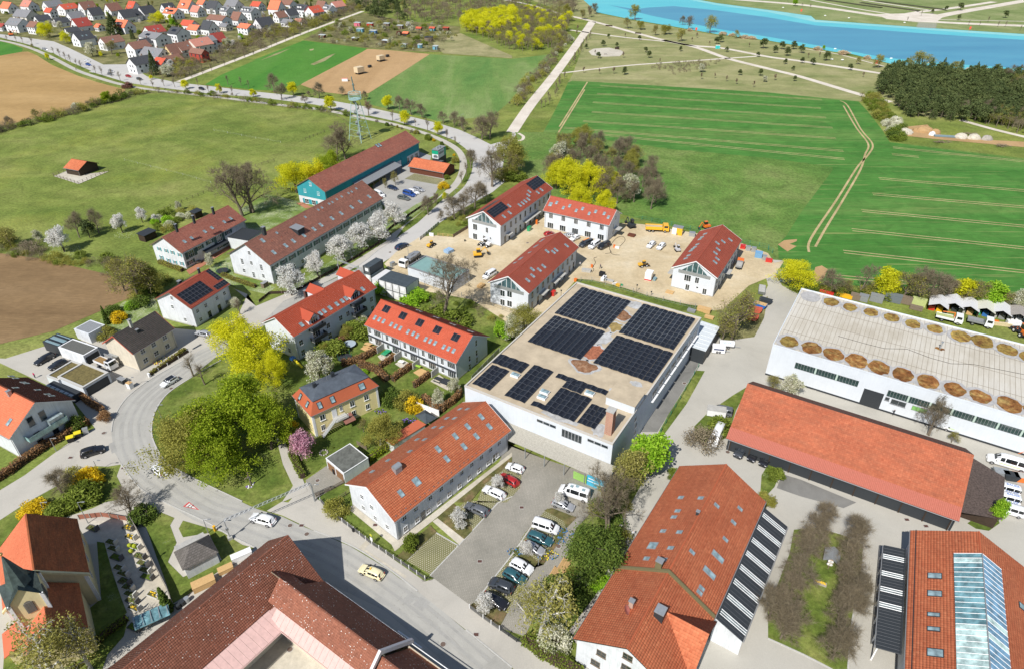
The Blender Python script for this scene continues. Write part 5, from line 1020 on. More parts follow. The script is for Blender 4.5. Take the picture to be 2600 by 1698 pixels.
 for k in Rg(4):
  c_,s_=cos(k*pi/2),sin(k*pi/2);rt=lambda p:(p[0]*c_-p[1]*s_,p[0]*s_+p[1]*c_,p[2])
  A_=(-w-e,-w-e,ez-.35);B_=(w+e,-w-e,ez-.35);P_=(0,-w-e,az+.1);O_=(0,0,az+.1)
  m.poly([rt(A_),rt((0,0,az+.1)),rt(P_)][::-1])
  m.poly([rt(P_),rt(B_),rt(O_)]);m.poly([rt(A_),rt(P_),rt(O_)])
 prev=None
 for z,r_ in((az-.6,1.75),(16.3,1.15),(18.2,.62),(20.0,.12)):
  ring=[(r_*cos(pi/8+k*pi/4),r_*sin(pi/8+k*pi/4),z)for k in Rg(8)]
  if prev:
   for k in Rg(8):m.poly([prev[k],prev[(k+1)%8],ring[(k+1)%8],ring[k]])
  prev=ring
 m.obj('spire',CU,T)
 GOLD=Pn('gilded_metal',(.75,.5,.2),.3,.8,.05);m=MB();m.tube((0,0,19.9),(0,0,20.5),.05,n=5);m.blob((0,0,20.55),.26,10,6);m.tube((0,0,20.7),(0,0,21.8),.04,n=4);m.box(-.35,.35,-.03,.03,21.3,21.37);m.obj('ball_and_cross',GOLD,T)
 for rz_,loc in((-pi/2,(-w-.02,0,10.6)),(pi,(0,w+.02,10.6)),(0,(0,-w-.02,10.6))):
  m=MB()
  for k in Rg(9):m.box(-.55,.55,-.1,.0,-1.0+.25*k,-.88+.25*k)
  m.extr([(-.6,-1.1),(.6,-1.1),(.6,.9),(.35,1.3),(0,1.45),(-.35,1.3),(-.6,.9)],'y',.0,.015);m.obj('louvre_window',Pn('louvre_grey',(.16,.15,.13)),T,loc=loc,rot=(0,0,rz_))
 for u in(-4,0,4):
  for sg,rz_ in((-1,0),(1,pi)):a,p=window_mesh(1.0,2.4,2,4,Fr,False);q=link('window',a,r,(u,sg*(Wd-d),4.2),(0,0,rz_));link('pane',p,q)
 bx(r,'vestry_wall',Ky,(-X-4.5,-X,3.8,6.9,0,2.8));m=MB();m.slab([(-X-4.9,7.4,2.7),(-X-4.9,3.6,4.6),(-X+.0,3.6,4.6),(-X+.0,7.4,2.7)][::-1],.12);m.obj('vestry_roof',Kl,r)
KM=tlm('shade_toned_church_tiles',srgb(176,96,60),srgb(214,124,80),.6,(.07,.05,.03))  # moss, plus the shade of the slope away from the sun as colour
church()
P=[G(0,3,1615,460,3.0),G(0,3,1690,640,3.0),G(0,3,2025,465,3.0)];P.append(P[0]+P[2]-P[1]);c_=sum(P,Vc())/4;h_=atan2((P[2]-P[1]).y,(P[2]-P[1]).x);la,lb=(P[2]-P[1]).length/2,(P[0]-P[1]).length/2
r=empty('mortuary_chapel',(c_.x,c_.y,0),h_,'small white chapel of rest with grey hipped roof on the lawn by the road','building');bx(r,'wall',Wh,(-la+.35,la-.35,-lb+.35,lb-.35,0,3.0))
m=MB();q=[(-la,-lb,2.9),(la,-lb,2.9),(la,lb,2.9),(-la,lb,2.9)];e=[(-la+lb,0,5.1),(la-lb,0,5.1)]if la>lb else[(-.05,0,5.1),(.05,0,5.1)];m.poly([q[0],q[1],e[1],e[0]]);m.poly([q[1],q[2],e[1]]);m.poly([q[2],q[3],e[0],e[1]]);m.poly([q[3],q[0],e[0]]);m.poly(q[::-1])
GS=brickmat('grey_shingles',(.12,.11,.10,1),(.17,.155,.145,1),(.08,.075,.07,1),1.0,.5,.3,0,.03);m.obj('roof',GS,r);m=MB();m.slab([(-la+.4,lb+.1,2.5),(la-.6,lb+.1,2.5),(la-.6,lb+1.8,2.3),(-la+.4,lb+1.8,2.3)],.12);m.obj('porch_roof',Cn,r)
for x in(-la+.6,la-.8):m=MB();m.box(-.1,.1,-.1,.1,0,2.3);m.obj('porch_post',Wd_,r,loc=(x,lb+1.6,0))
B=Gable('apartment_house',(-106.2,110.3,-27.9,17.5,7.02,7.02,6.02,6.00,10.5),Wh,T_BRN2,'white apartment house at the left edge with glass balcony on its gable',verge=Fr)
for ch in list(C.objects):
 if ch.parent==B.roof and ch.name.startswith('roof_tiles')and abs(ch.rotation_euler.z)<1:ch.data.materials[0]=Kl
B.wins('F',PX(0,2,'285 800 395 745'),1.3,2.3,nx=1,ny=1,frame=Gy);B.wins('F',PX(0,2,'345 920 490 830 520 890 378 985'),1.3,1.3,nx=1,ny=1,frame=Gy)
u,z=B.wH('F',(0,2,420,860));bx(B.root,'balcony',Cn,(B.X,B.X+1.7,u-4.2,u+4.0,z-.2,z));m=MB();m.box(B.X+1.7,B.X+1.74,u-4.2,u+4.0,z-.2,z+1.0);m.box(B.X,B.X+1.7,u-4.2,u-4.16,z-.2,z+1.0);m.box(B.X,B.X+1.7,u+3.96,u+4.0,z-.2,z+1.0);m.obj('balcony_glass',glass('balcony_glass',(.22,.36,.35),.15),B.root)
m=MB();m.box(B.X+.2,B.X+1.5,u+.6,u+3.6,z,z+1.9);m.obj('conservatory',glass('conserv_glass',(.3,.36,.37),.1),B.root)
B.lts('L',PX(0,2,'105 385 145 405 215 442 245 452 350 512 440 552 480 568 145 492'),.8,1.2);B.lts('R',PX(0,2,(88,808)),.9,1.6)
m=MB();m.box(-3.2,3.2,-8.0,-B.YR,.0,5.6);m.obj('cross_wing',Wh,B.root,loc=(-4.2,0,0));q=(-4.2,)
for k in(-1,1):
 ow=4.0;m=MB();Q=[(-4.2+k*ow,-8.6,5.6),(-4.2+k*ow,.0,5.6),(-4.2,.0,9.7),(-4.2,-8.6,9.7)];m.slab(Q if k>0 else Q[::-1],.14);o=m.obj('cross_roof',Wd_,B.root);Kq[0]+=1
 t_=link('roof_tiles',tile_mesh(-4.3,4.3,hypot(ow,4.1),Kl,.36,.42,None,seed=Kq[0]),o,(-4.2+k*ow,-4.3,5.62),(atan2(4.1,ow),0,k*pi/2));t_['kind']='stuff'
B.chm('R',(0,2,95,560),.7,1.2,Gv)
def flat(name,x,y,h,L,Wd,H,wall,roof,label,cat,**k):return Box(name,x,y,h,L,Wd,H,wall,roof,label,cat,**k)
B=flat('garage',-33.45,98.00,47.02,5.9,6.2,2.8,Wh,Pn('bitumen_roof',(.13,.135,.12),.9,var=.45,scale=.9),'white double garage with dark felt roof and two brown doors behind the yellow villa','garage',parapet=.12,pt=.12,rimmat=Fr)
for y in(-1.45,1.45):m=MB();m.box(-.06,0,-1.25,1.25,.03,2.1);m.obj('garage_door',Pn('brown_door',(.22,.12,.06)),B.root,loc=(-B.X,y,0))
B=flat('garage',-101.79,125.73,63.31,6.6,9.2,3.0,NW,Jc,'white double garage with brown planted roof and wide dark door beside the curve','garage',parapet=.3,pt=.45,rimmat=Pn('pale_rim',(.5,.49,.46)))
m=MB();m.box(-B.X+.5,B.X-.5,-.05,0,.03,2.3);m.obj('garage_door',Dk,B.root,loc=(0,-B.YR,0))
B=flat('garage',-107.4,128.0,66,6.8,4.2,2.6,NW,Jc,'narrow low annex with mossy planted roof left of the double garage','garage',parapet=.25,pt=.4,rimmat=Pn('pale_rim',(.5,.49,.46)))
B=flat('bin_shed',-104.6,121.6,-26.5,9.5,1.9,2.0,Dk,Dk,'long dark bin shed with pale lids in front of the planted garage','shed',parapet=.05)
for k in Rg(6):m=MB();m.box(-.65,.65,-.12,.5,1.3,2.06);m.obj('bin_flap',Gv,B.root,loc=(-4.0+1.6*k,-B.YR,0))
B=flat('garage',-109.09,136.97,65.46,4.1,9.2,3.0,Wh,Pn('grey_felt',(.12,.12,.11),.9,var=.3),'row garage with grey felt roof and red-edged wall next to the cream house','garage',parapet=.06,rimmat=Fr);m=MB();m.box(-B.X+.3,B.X-.3,-.05,0,.03,2.2);m.obj('garage_door',Dk,B.root,loc=(0,-B.YR,0))
B=flat('workshop',-111.17,146.29,64.54,4.8,5.6,3.0,Wh,Pn('grey_sheet_roof',(.24,.25,.26),.7,var=.25),'small white workshop with pale grey roof by the field','shed',parapet=.06)
B=flat('carport',-116.28,140.50,65.62,4.2,5.8,2.8,Dk,Pn('blue_grey_sheet',(.20,.30,.34),.6),'carport with blue-grey sheet roof carrying tilted solar panels','carport',parapet=.05)
for i in Rg(2):
 for j in Rg(4):link('solar_panel',pv_mesh(1.0,1.7),B.root,(-.9+1.8*i,-2.0+1.25*j,3.0),(0,R(-20),pi))
B=flat('site_building',-22.19,177.14,56.36,8.6,16.9,4.0,NW,Pn('green_membrane',(.20,.33,.31),.5,var=.12,scale=.5),'white flat-roofed site building with pale green membrane behind the big bare tree','building',parapet=.35,rimmat=Gy)
DKC=Pn('dark_container_roof',(.06,.075,.085),.6,var=.3,scale=.8)
def Ct(x,y,h,L,Wd,z,wall,label,roof=DKC,H=2.6):
 o=empty('office_container',(x,y,z),R(h),label,'container','site containers');bx(o,'wall',wall,(-L/2,L/2,-Wd/2,Wd/2,.08,H-.1));bx(o,'roof',roof,(-L/2-.02,L/2+.02,-Wd/2-.02,Wd/2+.02,H-.1,H))
 for a in(-1,1):
  for c in(-1,1):bx(o,'corner_post',Dk,(a*L/2-.09,a*L/2+.09,c*Wd/2-.09,c*Wd/2+.09,0,H+.01))
 bx(o,'window',Fr,(-L/2-.06,-L/2,-.6,.6,1.0,2.0));return o
WC=Pn('white_container',(.62,.62,.62));GC=Pn('grey_container',(.10,.11,.115))
Ct(-41.93,178.32,60.4,6.0,2.5,0,WC,'white office container at ground level under the dark one');Ct(-41.93,178.32,60.4,6.0,2.5,2.62,GC,'dark grey office container stacked on top at the roadside corner')
for k in Rg(4):Ct(-32.80+(-3.68+2.45*k)*sin(R(61.3)),168.18-(-3.68+2.45*k)*cos(R(61.3)),61.3,6.0,2.44,0,WC,'lower white container under container roof '+('nearest the dark one','second along','third along','nearest the bare tree')[k]);
for k in Rg(4):Ct(-32.80+(-3.68+2.45*k)*sin(R(61.3)),168.18-(-3.68+2.45*k)*cos(R(61.3)),61.3,6.0,2.44,2.62,WC,'upper white container with dark roof, '+('next to the stacked dark one','second in the row','third in the row','at the shrub end of the row')[k])
Ct(-39.0,175.4,60.3,6.8,2.6,0,WC,'white container with bare pale roof between the stacks',roof=WC)
B=Gable('timber_carport',(-33.43,270.30,-26.27,17.65,4.6,5.13,2.9,2.65,4.90),Bw,Kf,'red-brown timber carport with orange roof beside the car park',verge=Dw,plinth=False)
for k in Rg(30):m=MB();m.box(-.25,.25,-.04,0,.1,2.4);m.obj('board',Bw,B.root,loc=(-B.X+.3+k*(2*B.X-.6)/29,-B.YR-.01,0))
B=Gable('horse_stable',(-180.84,270.87,-21.92,8.82,4.94,4.94,2.6,2.6,4.91),Dw,Kf,'dark timber stable with orange roof and fenced sand paddock in the meadow',verge=Dw,plinth=False)
r=empty('sign_tower',(-31.33,279.99,0),R(65.91),'dark box tower with green and white printed panels at the road bend','sign');m=MB();m.box(-3.28,3.28,-1.58,1.58,.05,7.1);m.obj('tower_body',Pn('anthracite_panel',(.045,.05,.055)),r);bx(r,'roof',Gy,(-3.3,3.3,-1.6,1.6,7.1,7.25))
PG=Pn('print_green',(.01,.33,.18),.5,var=.02);PW_=Pn('print_white',(.66,.70,.70),.5,var=.1);PGY=Pn('print_grey',(.12,.14,.14),.5)
bx(r,'printed_panel',PG,(-3.34,-3.30,-1.5,1.5,5.4,6.9));bx(r,'printed_panel',PW_,(-3.34,-3.30,-1.5,1.5,3.5,5.38));bx(r,'printed_picture',PGY,(-3.37,-3.345,-1.2,.8,3.9,4.8),(-3.37,-3.345,-.8,.4,4.85,5.1))
bx(r,'printed_panel',PW_,(-3.2,1.6,-1.62,-1.585,3.7,6.9));bx(r,'printed_panel',PG,(1.62,3.2,-1.62,-1.585,3.7,6.9));m=MB()
for k,(a,h_)in En(((-2.9,.9),(-2.3,.6),(-1.7,1.0),(-1.1,.7),(-.5,.9),(.1,.6),(.7,.9))):m.box(a,a+.4,-1.65,-1.625,5.3,5.3+h_)
m.obj('print_lettering',PGY,r);bx(r,'machine_box',GC,(-4.2,-2.2,-3.4,-1.7,0,2.8))
for p in((-1.0,.2),(.3,-.3)):m=MB();m.box(-.35,.35,-.35,.35,7.25,7.9);m.obj('ventilator',Gv,r,loc=(p[0],p[1],0))
for(i,j,x,y,sz,h,lab)in((0,1,1380,640,4.6,2.4,'dark open wood shelter left of the shuttered house'),(0,1,1835,440,3.2,2.4,'black garden hut behind the shuttered house'),(1,1,1255,0,.01,.1,'')):
 if sz<1:continue
 p=G(i,j,x,y+25);r=empty('garden_hut',Tu(p),R(65),lab,'shed');bx(r,'wall',Dw,(-sz/2,sz/2,-sz/3,sz/3,0,h-.15));m=MB();m.slab([(-sz/2-.3,-sz/3-.3,h),(sz/2+.3,-sz/3-.3,h),(sz/2+.3,sz/3+.3,h+.35),(-sz/2-.3,sz/3+.3,h+.35)],.1);m.obj('roof',Dk,r)
P=[G(1,2,1475,745,2.6),G(1,2,1580,825,2.6),G(1,2,1680,765,2.6),G(1,2,1570,690,2.6)];c_=sum(P,Vc())/4;r=empty('garden_pavilion',(c_.x,c_.y,0),0,'dark hipped garden pavilion beside the white wall and purple flowers','pavilion');m=MB();m.poly([Tu(p-Vc((c_.x,c_.y,0)))for p in P][::1]);q=[Tu(p-Vc((c_.x,c_.y,0)))for p in P];m.f=[];m.v=[];m.m=[]
for k in Rg(4):m.poly([q[k],q[(k+1)%4],(0,0,3.6)])
m.obj('roof',DKC,r)
for p in q:tb(r,'post',Dk,(p[0]*.9,p[1]*.9,0),(p[0]*.9,p[1]*.9,2.6),.06,n=5)
P=[G(1,2,1195,970,2.6),G(1,2,1270,1022,2.6),G(1,2,1580,828,2.6),G(1,2,1500,782,2.9)];c_=sum(P,Vc())/4;r=empty('outhouse',(c_.x,c_.y,0),0,'long narrow outhouse with smooth red roof behind the terraced house','shed');Q=[p-Vc((c_.x,c_.y,0))for p in P];m=MB();m.slab([Tu(x)for x in Q],.12);m.obj('roof',Pn('red_coated_sheet',(.45,.12,.06),.5,var=.08),r);m=MB();m.prism([(x.x*.94,x.y*.94)for x in Q],0,2.45);m.obj('wall',Wh,r)
r=empty('insect_hotel',Tu(G(3,3,560,590)),R(62),'raised wooden insect hotel with grey gabled roof on the grass between bare trees','insect hotel')
m=MB();m.box(-.9,.9,-.35,.35,1.0,2.6);m.obj('frame',Pn('pale_timber',(.45,.30,.2)),r)
for k in Rg(4):m=MB();m.tube((-.93,-.17+.34*(k%2)-.0,1.35+.75*(k//2)),(-.9,-.17+.34*(k%2),1.35+.75*(k//2)),.3,n=12);m.tube((.45*(1 if k%2 else-1),-.38,1.35+.75*(k//2)),(.45*(1 if k%2 else-1),-.35,1.35+.75*(k//2)),.32,n=12);m.obj('nest_disc',Fr,r)
for k in(-1,1):m=MB();Q=[(-1.5,k*1.3,2.5),(1.5,k*1.3,2.5),(1.5,0,3.4),(-1.5,0,3.4)];m.slab(Q if k<0 else Q[::-1],.08);m.obj('roof',Gv,r)
for x in(-.8,.8):bx(r,'post',Wd_,(x-.06,x+.06,-.06,.06,0,1.0))
r=empty('planter',Tu(G(3,3,480,765)),R(-25),'stone trough planted with yellow flowers below the insect hotel','planter');bx(r,'trough',Ki,(-1.0,1.0,-.3,.3,0,.5));m=MB()
for k in Rg(26):m.blob((rnd.uniform(-.85,.85),rnd.uniform(-.2,.2),.55),.11,5,3)
m.obj('flowers',Pn('yellow_petals',(.75,.5,.03)),r)['kind']='stuff'
# TREES
def skel(seed,h=10.0,spread=.45,trunk=.3,up=.55,levels=3,nb=(6,5,4),stems=1,droop=.0,r0=None):
 g=random.Random(seed);segs=[];tips=[];r0=r0 or h*.022
 def grow(p,d,ln,r,lev):
  n=4 if lev==0 else 3;pts_=[p];rr=[r]
  for i in Rg(n):
   w=.10 if lev==0 else .26
   d=(d+Vc((g.uniform(-w,w),g.uniform(-w,w),g.uniform(-w,w)+(.05 if lev else 0)-droop*.12*lev))).normalized()
   q=pts_[-1]+d*ln/n;pts_.append(q);rr.append(r*(1-.75*(i+1)/n)if lev else r*(1-.55*(i+1)/n))
   segs.append((pts_[-2],q,rr[-2],max(rr[-1],.012),lev))
  if lev>=levels:tips.append((pts_[-1],d));tips.append((pts_[-2],d));return
  k=nb[lev]
  for i in Rg(k):
   t=(trunk+(1-trunk)*(i+.6)/k)if lev==0 else .3+.7*(i+.5)/k
   a=t*n;ia=min(int(a),n-1);q=pts_[ia].lerp(pts_[ia+1],a-ia);rq=(rr[ia]+(rr[ia+1]-rr[ia])*(a-ia))*.62
   az=2.4*i+g.uniform(-.6,.6);e=up+g.uniform(-.2,.25)+(.35*t if lev==0 else 0)
   side=d.cross(Vc((cos(az),sin(az),.1))).normalized()if lev else Vc((cos(az),sin(az),0))
   dd=(side*cos(e)+d*sin(e)if lev else Vc((side.x*cos(e),side.y*cos(e),sin(e)))).normalized()
   l2=ln*(spread*(1.15-.55*t)if lev==0 else .55*(1.1-.4*t))
   grow(q,dd,max(l2,.3)*g.uniform(.8,1.2),rq,lev+1)
  tips.append((pts_[-1],d))
 for s_ in Rg(stems):
  d=Vc((g.uniform(-.25,.25)*(stems>1),g.uniform(-.25,.25)*(stems>1),1)).normalized()
  grow(Vc((g.uniform(-.3,.3)*(stems>1),g.uniform(-.3,.3)*(stems>1),-.1)),d,h*(.62 if levels>1 else .9),r0,0)
 return segs,tips
def wood_mesh(segs,mat,name='trunk',minr=.0):
 V=[];F=[]
 for p0,p1,a,c,lev in segs:
  if a<minr:continue
  n=7 if lev==0 else(4 if lev==1 else 3);d=(p1-p0)
  if d.length<1e-4:continue
  d.normalize();u=d.cross(Vc((0,0,1))if abs(d.z)<.9 else Vc((1,0,0))).normalized();w=d.cross(u);k=len(V)
  for i in Rg(n):
   t=2*pi*i/n;o=u*cos(t)+w*sin(t);V.append(Tu(p0+o*a));V.append(Tu(p1+o*c))
  F+=[(k+2*i,k+2*i+1,k+2*((i+1)%n)+1,k+2*((i+1)%n))for i in Rg(n)]
 return np_mesh(name,V,F,mat)
def leaves(P,size,seed,mat,name='crown',tint=None,flat=.0,elong=1.0):
 g=np.random.default_rng(seed);n=len(P);a=g.normal(size=(n,3));a/=np.linalg.norm(a,axis=1)[:,None]
 r=g.normal(size=(n,3));b=np.cross(a,r);b/=np.linalg.norm(b,axis=1)[:,None]
 s=size*g.uniform(.6,1.4,(n,1));a=a*s*elong;b=b*s
 V=np.stack([P-a*.5,P+b*.45,P+a*.5,P-b*.45],1).reshape(-1,3);F=np.arange(4*n).reshape(n,4)
 t=g.uniform(0,1,n)if tint is None else np.clip(tint+g.normal(0,.15,n),0,1)
 return np_mesh(name,V,F,mat,t)
def cloud(tips,n,rad,seed,h,top=1.0,zsq=.8):
 g=np.random.default_rng(seed);T=np.array([Tu(p)for p,_ in tips]);T=T[T[:,2]>h*.18]
 ct=g.uniform(0,1,len(T));i=g.integers(0,len(T),n);o=g.normal(size=(n,3));o/=np.linalg.norm(o,axis=1)[:,None];o*=rad*g.uniform(.25,1,(n,1))**.6
 o[:,2]*=zsq;return T[i]+o,ct[i]
def twigs(tips,per,ln,seed,mat,wdt=.03,name='crown',droop=.0):
 g=np.random.default_rng(seed);T=np.array([Tu(p)for p,_ in tips]);D=np.array([Tu(d)for _,d in tips]);n=len(T)*per
 T=np.repeat(T,per,0);D=np.repeat(D,per,0);T=T-D*g.uniform(0,ln*.7,(n,1));d=D*.7+g.normal(size=(n,3))*.62;d[:,2]+=.22-droop;d/=np.linalg.norm(d,axis=1)[:,None]
 L_=ln*g.uniform(.45,1.2,(n,1));s=np.cross(d,g.normal(size=(n,3)));s/=np.linalg.norm(s,axis=1)[:,None]
 V=np.stack([T-s*wdt,T+s*wdt,T+d*L_+s*wdt*.2,T+d*L_-s*wdt*.2],1).reshape(-1,3)
 return np_mesh(name,V,np.arange(4*n).reshape(n,4),mat,g.uniform(0,1,n))
KW=Pn('grey_brown_bark',(.19,.155,.115),.95,var=.35,scale=4);KH=Pn('dark_bark',(.10,.08,.06),.95,var=.3);BIRCHB=Pn('birch_bark',(.55,.53,.48),.8,var=.35,scale=3)
Ko=lfm('bare_twigs',(.15,.12,.08,1),(.22,.18,.12,1),(.31,.26,.17,1),.2);L_TWIG2=lfm('reddish_twigs',(.17,.11,.08,1),(.24,.17,.12,1),(.32,.24,.17,1),.2)
Kj=lfm('olive_buds',(.22,.215,.04,1),(.34,.325,.065,1),(.46,.44,.11,1),.45)
Jg=lfm('yellow_green_bloom',(.5,.52,.015,1),(.74,.73,.025,1),(.88,.84,.06,1),.55)
KX=lfm('fresh_green_leaves',(.2,.28,.015,1),(.32,.42,.024,1),(.46,.54,.045,1),.5);K7=lfm('lime_leaves',(.2,.38,.02,1),(.3,.52,.03,1),(.42,.62,.06,1),.42)
KR=lfm('white_blossom',(.78,.77,.74,1),(.88,.87,.85,1),(.93,.92,.9,1),.55);K8=lfm('greenish_blossom',(.38,.4,.2,1),(.66,.66,.5,1),(.82,.8,.7,1),.4)
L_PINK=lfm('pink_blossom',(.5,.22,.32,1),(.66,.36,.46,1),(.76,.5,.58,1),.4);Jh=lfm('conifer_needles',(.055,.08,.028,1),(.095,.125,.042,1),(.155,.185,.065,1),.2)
KY=lfm('dark_evergreen',(.06,.10,.015,1),(.10,.155,.025,1),(.17,.23,.04,1),.25);Kt=lfm('shrub_green',(.12,.16,.02,1),(.19,.25,.035,1),(.29,.35,.06,1),.4)
Kc=lfm('dry_beech_leaves',(.2,.10,.04,1),(.33,.18,.08,1),(.45,.28,.14,1),.3);L_FORS=lfm('forsythia_bloom',(.55,.38,.01,1),(.76,.54,.015,1),(.86,.66,.05,1),.35)
K9=lfm('birch_haze',(.24,.23,.05,1),(.36,.34,.09,1),(.5,.47,.16,1),.42);L_PURP=lfm('purple_leaves',(.13,.05,.04,1),(.2,.09,.065,1),(.28,.14,.1,1),.2);L_REED=lfm('dry_reed',(.48,.35,.2,1),(.6,.46,.29,1),(.7,.56,.38,1),.2)
TP={}
def proto(kind,parts):TP.setdefault(kind,[]).append(parts)
H0=10.0
for s_ in Rg(4):
 sg,tp=skel(100+s_,H0,.50,.25,.5,3,(9,6,5));w=wood_mesh(sg,KW)
 proto('bare',[('trunk',w),('crown',twigs(tp,5,1.35,s_,Ko,.015))])
 P_,t_=cloud(tp,2600,.75,s_,H0);proto('olive',[('trunk',w),('crown',twigs(tp,2,1.1,s_,Ko,.02)),('foliage',leaves(P_,.17,s_,Kj,'foliage',t_))])
 proto('willow',[('trunk',w),('crown',leaves(P_,.24,s_+9,K9,'crown',t_))])
for s_ in Rg(3):
 sg,tp=skel(130+s_,H0,.34,.38,.85,2,(8,6));w=wood_mesh(sg,KW);proto('young',[('trunk',w),('crown',twigs(tp,6,1.3,s_+50,Ko,.013))]);proto('rusty',[('trunk',w),('crown',twigs(tp,9,1.2,s_+50,L_TWIG2,.03))])
for s_ in Rg(4):
 sg,tp=skel(160+s_,H0,.46,.22,.45,2,(11,7));w=wood_mesh(sg,KH,minr=.02)
 P_,t_=cloud(tp,5200,1.05,s_+10,H0);
 for kd,m_,sz in(('yellow',Jg,.30),('green',KX,.32),('lime',K7,.36),('pink',L_PINK,.28)):proto(kd,[('trunk',w),('crown',leaves(P_,sz,s_+20,m_,'crown',t_))])
 P_,t_=cloud(tp,5200,.85,s_+30,H0);tw_=twigs(tp,5,1.2,s_+31,Ko,.03)
 for kd,m_ in(('blossom',KR),('cream',K8)):proto(kd,[('trunk',w),('twigs',tw_),('crown',leaves(P_,.25,s_+40,m_,'crown',t_))])
for s_ in Rg(2):
 sg,tp=skel(190+s_,H0,.34,.2,.75,3,(10,5,4),droop=.9);w=wood_mesh(sg,BIRCHB);P_,t_=cloud(tp,2600,.6,s_+70,H0,zsq=1.8);P_[:,2]-=.3
 proto('birch',[('trunk',w),('crown',leaves(P_,.11,s_+71,K9,'crown',t_,elong=2.0))])
for s_ in Rg(2):
 sg,tp=skel(210+s_,H0,.60,.16,.72,4,(8,5,4,3),r0=.2,stems=1+s_);w=wood_mesh(sg,KW);proto('oldbare',[('trunk',w),('crown',twigs(tp,3,.6,s_+90,Ko,.012))])
for s_ in Rg(3):
 sg,tp=skel(230+s_,H0,.6,.15,.35,3,(10,6,4));w=wood_mesh(sg,KH,minr=.03);P_,t_=cloud(tp,15000,.85,s_+95,H0)
 for kd,m_,sz in(('bigyellow',Jg,.16),('biggreen',KX,.17),('bigdark',KY,.17),('bigolive',Kj,.15)):proto(kd,[('trunk',w),('crown',leaves(P_,sz,s_+96,m_,'crown',t_))])
def conifer(seed,tall,n=2600,w=.28):
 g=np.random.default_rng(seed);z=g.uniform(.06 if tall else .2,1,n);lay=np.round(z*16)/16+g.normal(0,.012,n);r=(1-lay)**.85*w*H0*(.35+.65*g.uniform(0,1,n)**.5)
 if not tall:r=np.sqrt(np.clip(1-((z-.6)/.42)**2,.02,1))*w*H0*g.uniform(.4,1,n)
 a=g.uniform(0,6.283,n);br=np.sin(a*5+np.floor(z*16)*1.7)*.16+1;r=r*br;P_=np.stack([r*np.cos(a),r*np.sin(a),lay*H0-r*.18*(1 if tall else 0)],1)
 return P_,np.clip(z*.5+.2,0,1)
for s_ in Rg(3):
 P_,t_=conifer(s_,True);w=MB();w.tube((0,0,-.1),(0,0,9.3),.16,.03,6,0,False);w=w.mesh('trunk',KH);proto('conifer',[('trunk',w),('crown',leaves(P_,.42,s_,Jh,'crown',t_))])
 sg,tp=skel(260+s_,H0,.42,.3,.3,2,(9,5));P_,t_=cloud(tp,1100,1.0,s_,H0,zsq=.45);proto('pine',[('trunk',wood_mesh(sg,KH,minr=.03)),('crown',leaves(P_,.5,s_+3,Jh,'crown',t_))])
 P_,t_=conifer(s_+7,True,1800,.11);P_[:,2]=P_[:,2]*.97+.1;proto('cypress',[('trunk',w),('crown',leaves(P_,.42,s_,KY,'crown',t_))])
def bush(seed,n,w=.62):
 g=np.random.default_rng(seed);c=g.normal(size=(22,3));c/=np.linalg.norm(c,axis=1)[:,None];c[:,2]=np.abs(c[:,2]);i=g.integers(0,22,n);ct=g.uniform(0,1,22)
 o=g.normal(size=(n,3));o/=np.linalg.norm(o,axis=1)[:,None];P_=c[i]*np.array([w*6.5,w*6.5,6.2])+o*np.array([2.6,2.6,2.4])*g.uniform(.3,1,(n,1));P_[:,2]=np.clip(P_[:,2]+.8,.1,10);return P_,ct[i]
for s_ in Rg(3):
 P_,t_=bush(s_,3400);w=MB()
 for k in Rg(7):a=k*.9;w.tube((.3*cos(a),.3*sin(a),-.1),(2.6*cos(a),2.6*sin(a),6),.22,.08,4,0,False)
 w=w.mesh('stems',KW)
 for kd,m_,sz in(('shrub',Kt,1.1),('darkshrub',KY,1.0),('brownshrub',Ko,.5),('forsythia',L_FORS,1.0),('oliveshrub',Kj,.8),('whiteshrub',K8,.9),('reed',L_REED,.8),('purpleshrub',L_PURP,.9),('beechshrub',Kc,.9),('limeshrub',K7,1.0)):proto(kd,[('stems',w),('foliage',leaves(P_,sz*.62,s_+5,m_,'foliage',t_))])
Jb={'shrub':'shrub','darkshrub':'shrub','brownshrub':'shrub','forsythia':'shrub','oliveshrub':'shrub','whiteshrub':'shrub','reed':'reeds','purpleshrub':'shrub','beechshrub':'shrub','limeshrub':'shrub'}
NAMES={'bare':'bare_tree','olive':'budding_tree','willow':'willow_tree','young':'young_tree','rusty':'young_tree','yellow':'maple_tree','green':'leafy_tree','lime':'leafy_tree','pink':'cherry_tree','blossom':'blossom_tree','cream':'blossom_tree','birch':'birch_tree','oldbare':'old_bare_tree','bigyellow':'maple_tree','biggreen':'leafy_tree','bigdark':'evergreen_tree','bigolive':'budding_tree','conifer':'conifer_tree','pine':'pine_tree','cypress':'cypress_tree','reed':'reed_clump','forsythia':'forsythia_shrub'}
TR=random.Random(5)
def tree(kind,loc,h,label,w=1.0,group=None,v=None):
 ps=TP[kind];p=ps[(v if v is not None else TR.randrange(len(ps)))%len(ps)];s=h/H0
 if kind in Jb and h>4.2:w*=(h/4.2)**.3;h=4.2;s=.42
 o=empty(NAMES.get(kind,'shrub'),(loc[0],loc[1],.02),TR.uniform(0,6.28),label,Jb.get(kind,'tree'),group,(s*w,s*w,s))
 for n_,me in p:link(n_,me,o)
 return o
def T(kind,i,j,x,y,yt,label,w=1.0,group=None,v=None):
 b=G(i,j,x,y);h=hgt(b,j,yt);return tree(kind,b,max(h,.6),label,w,group,v)
def spot_label(base,pts_):return base
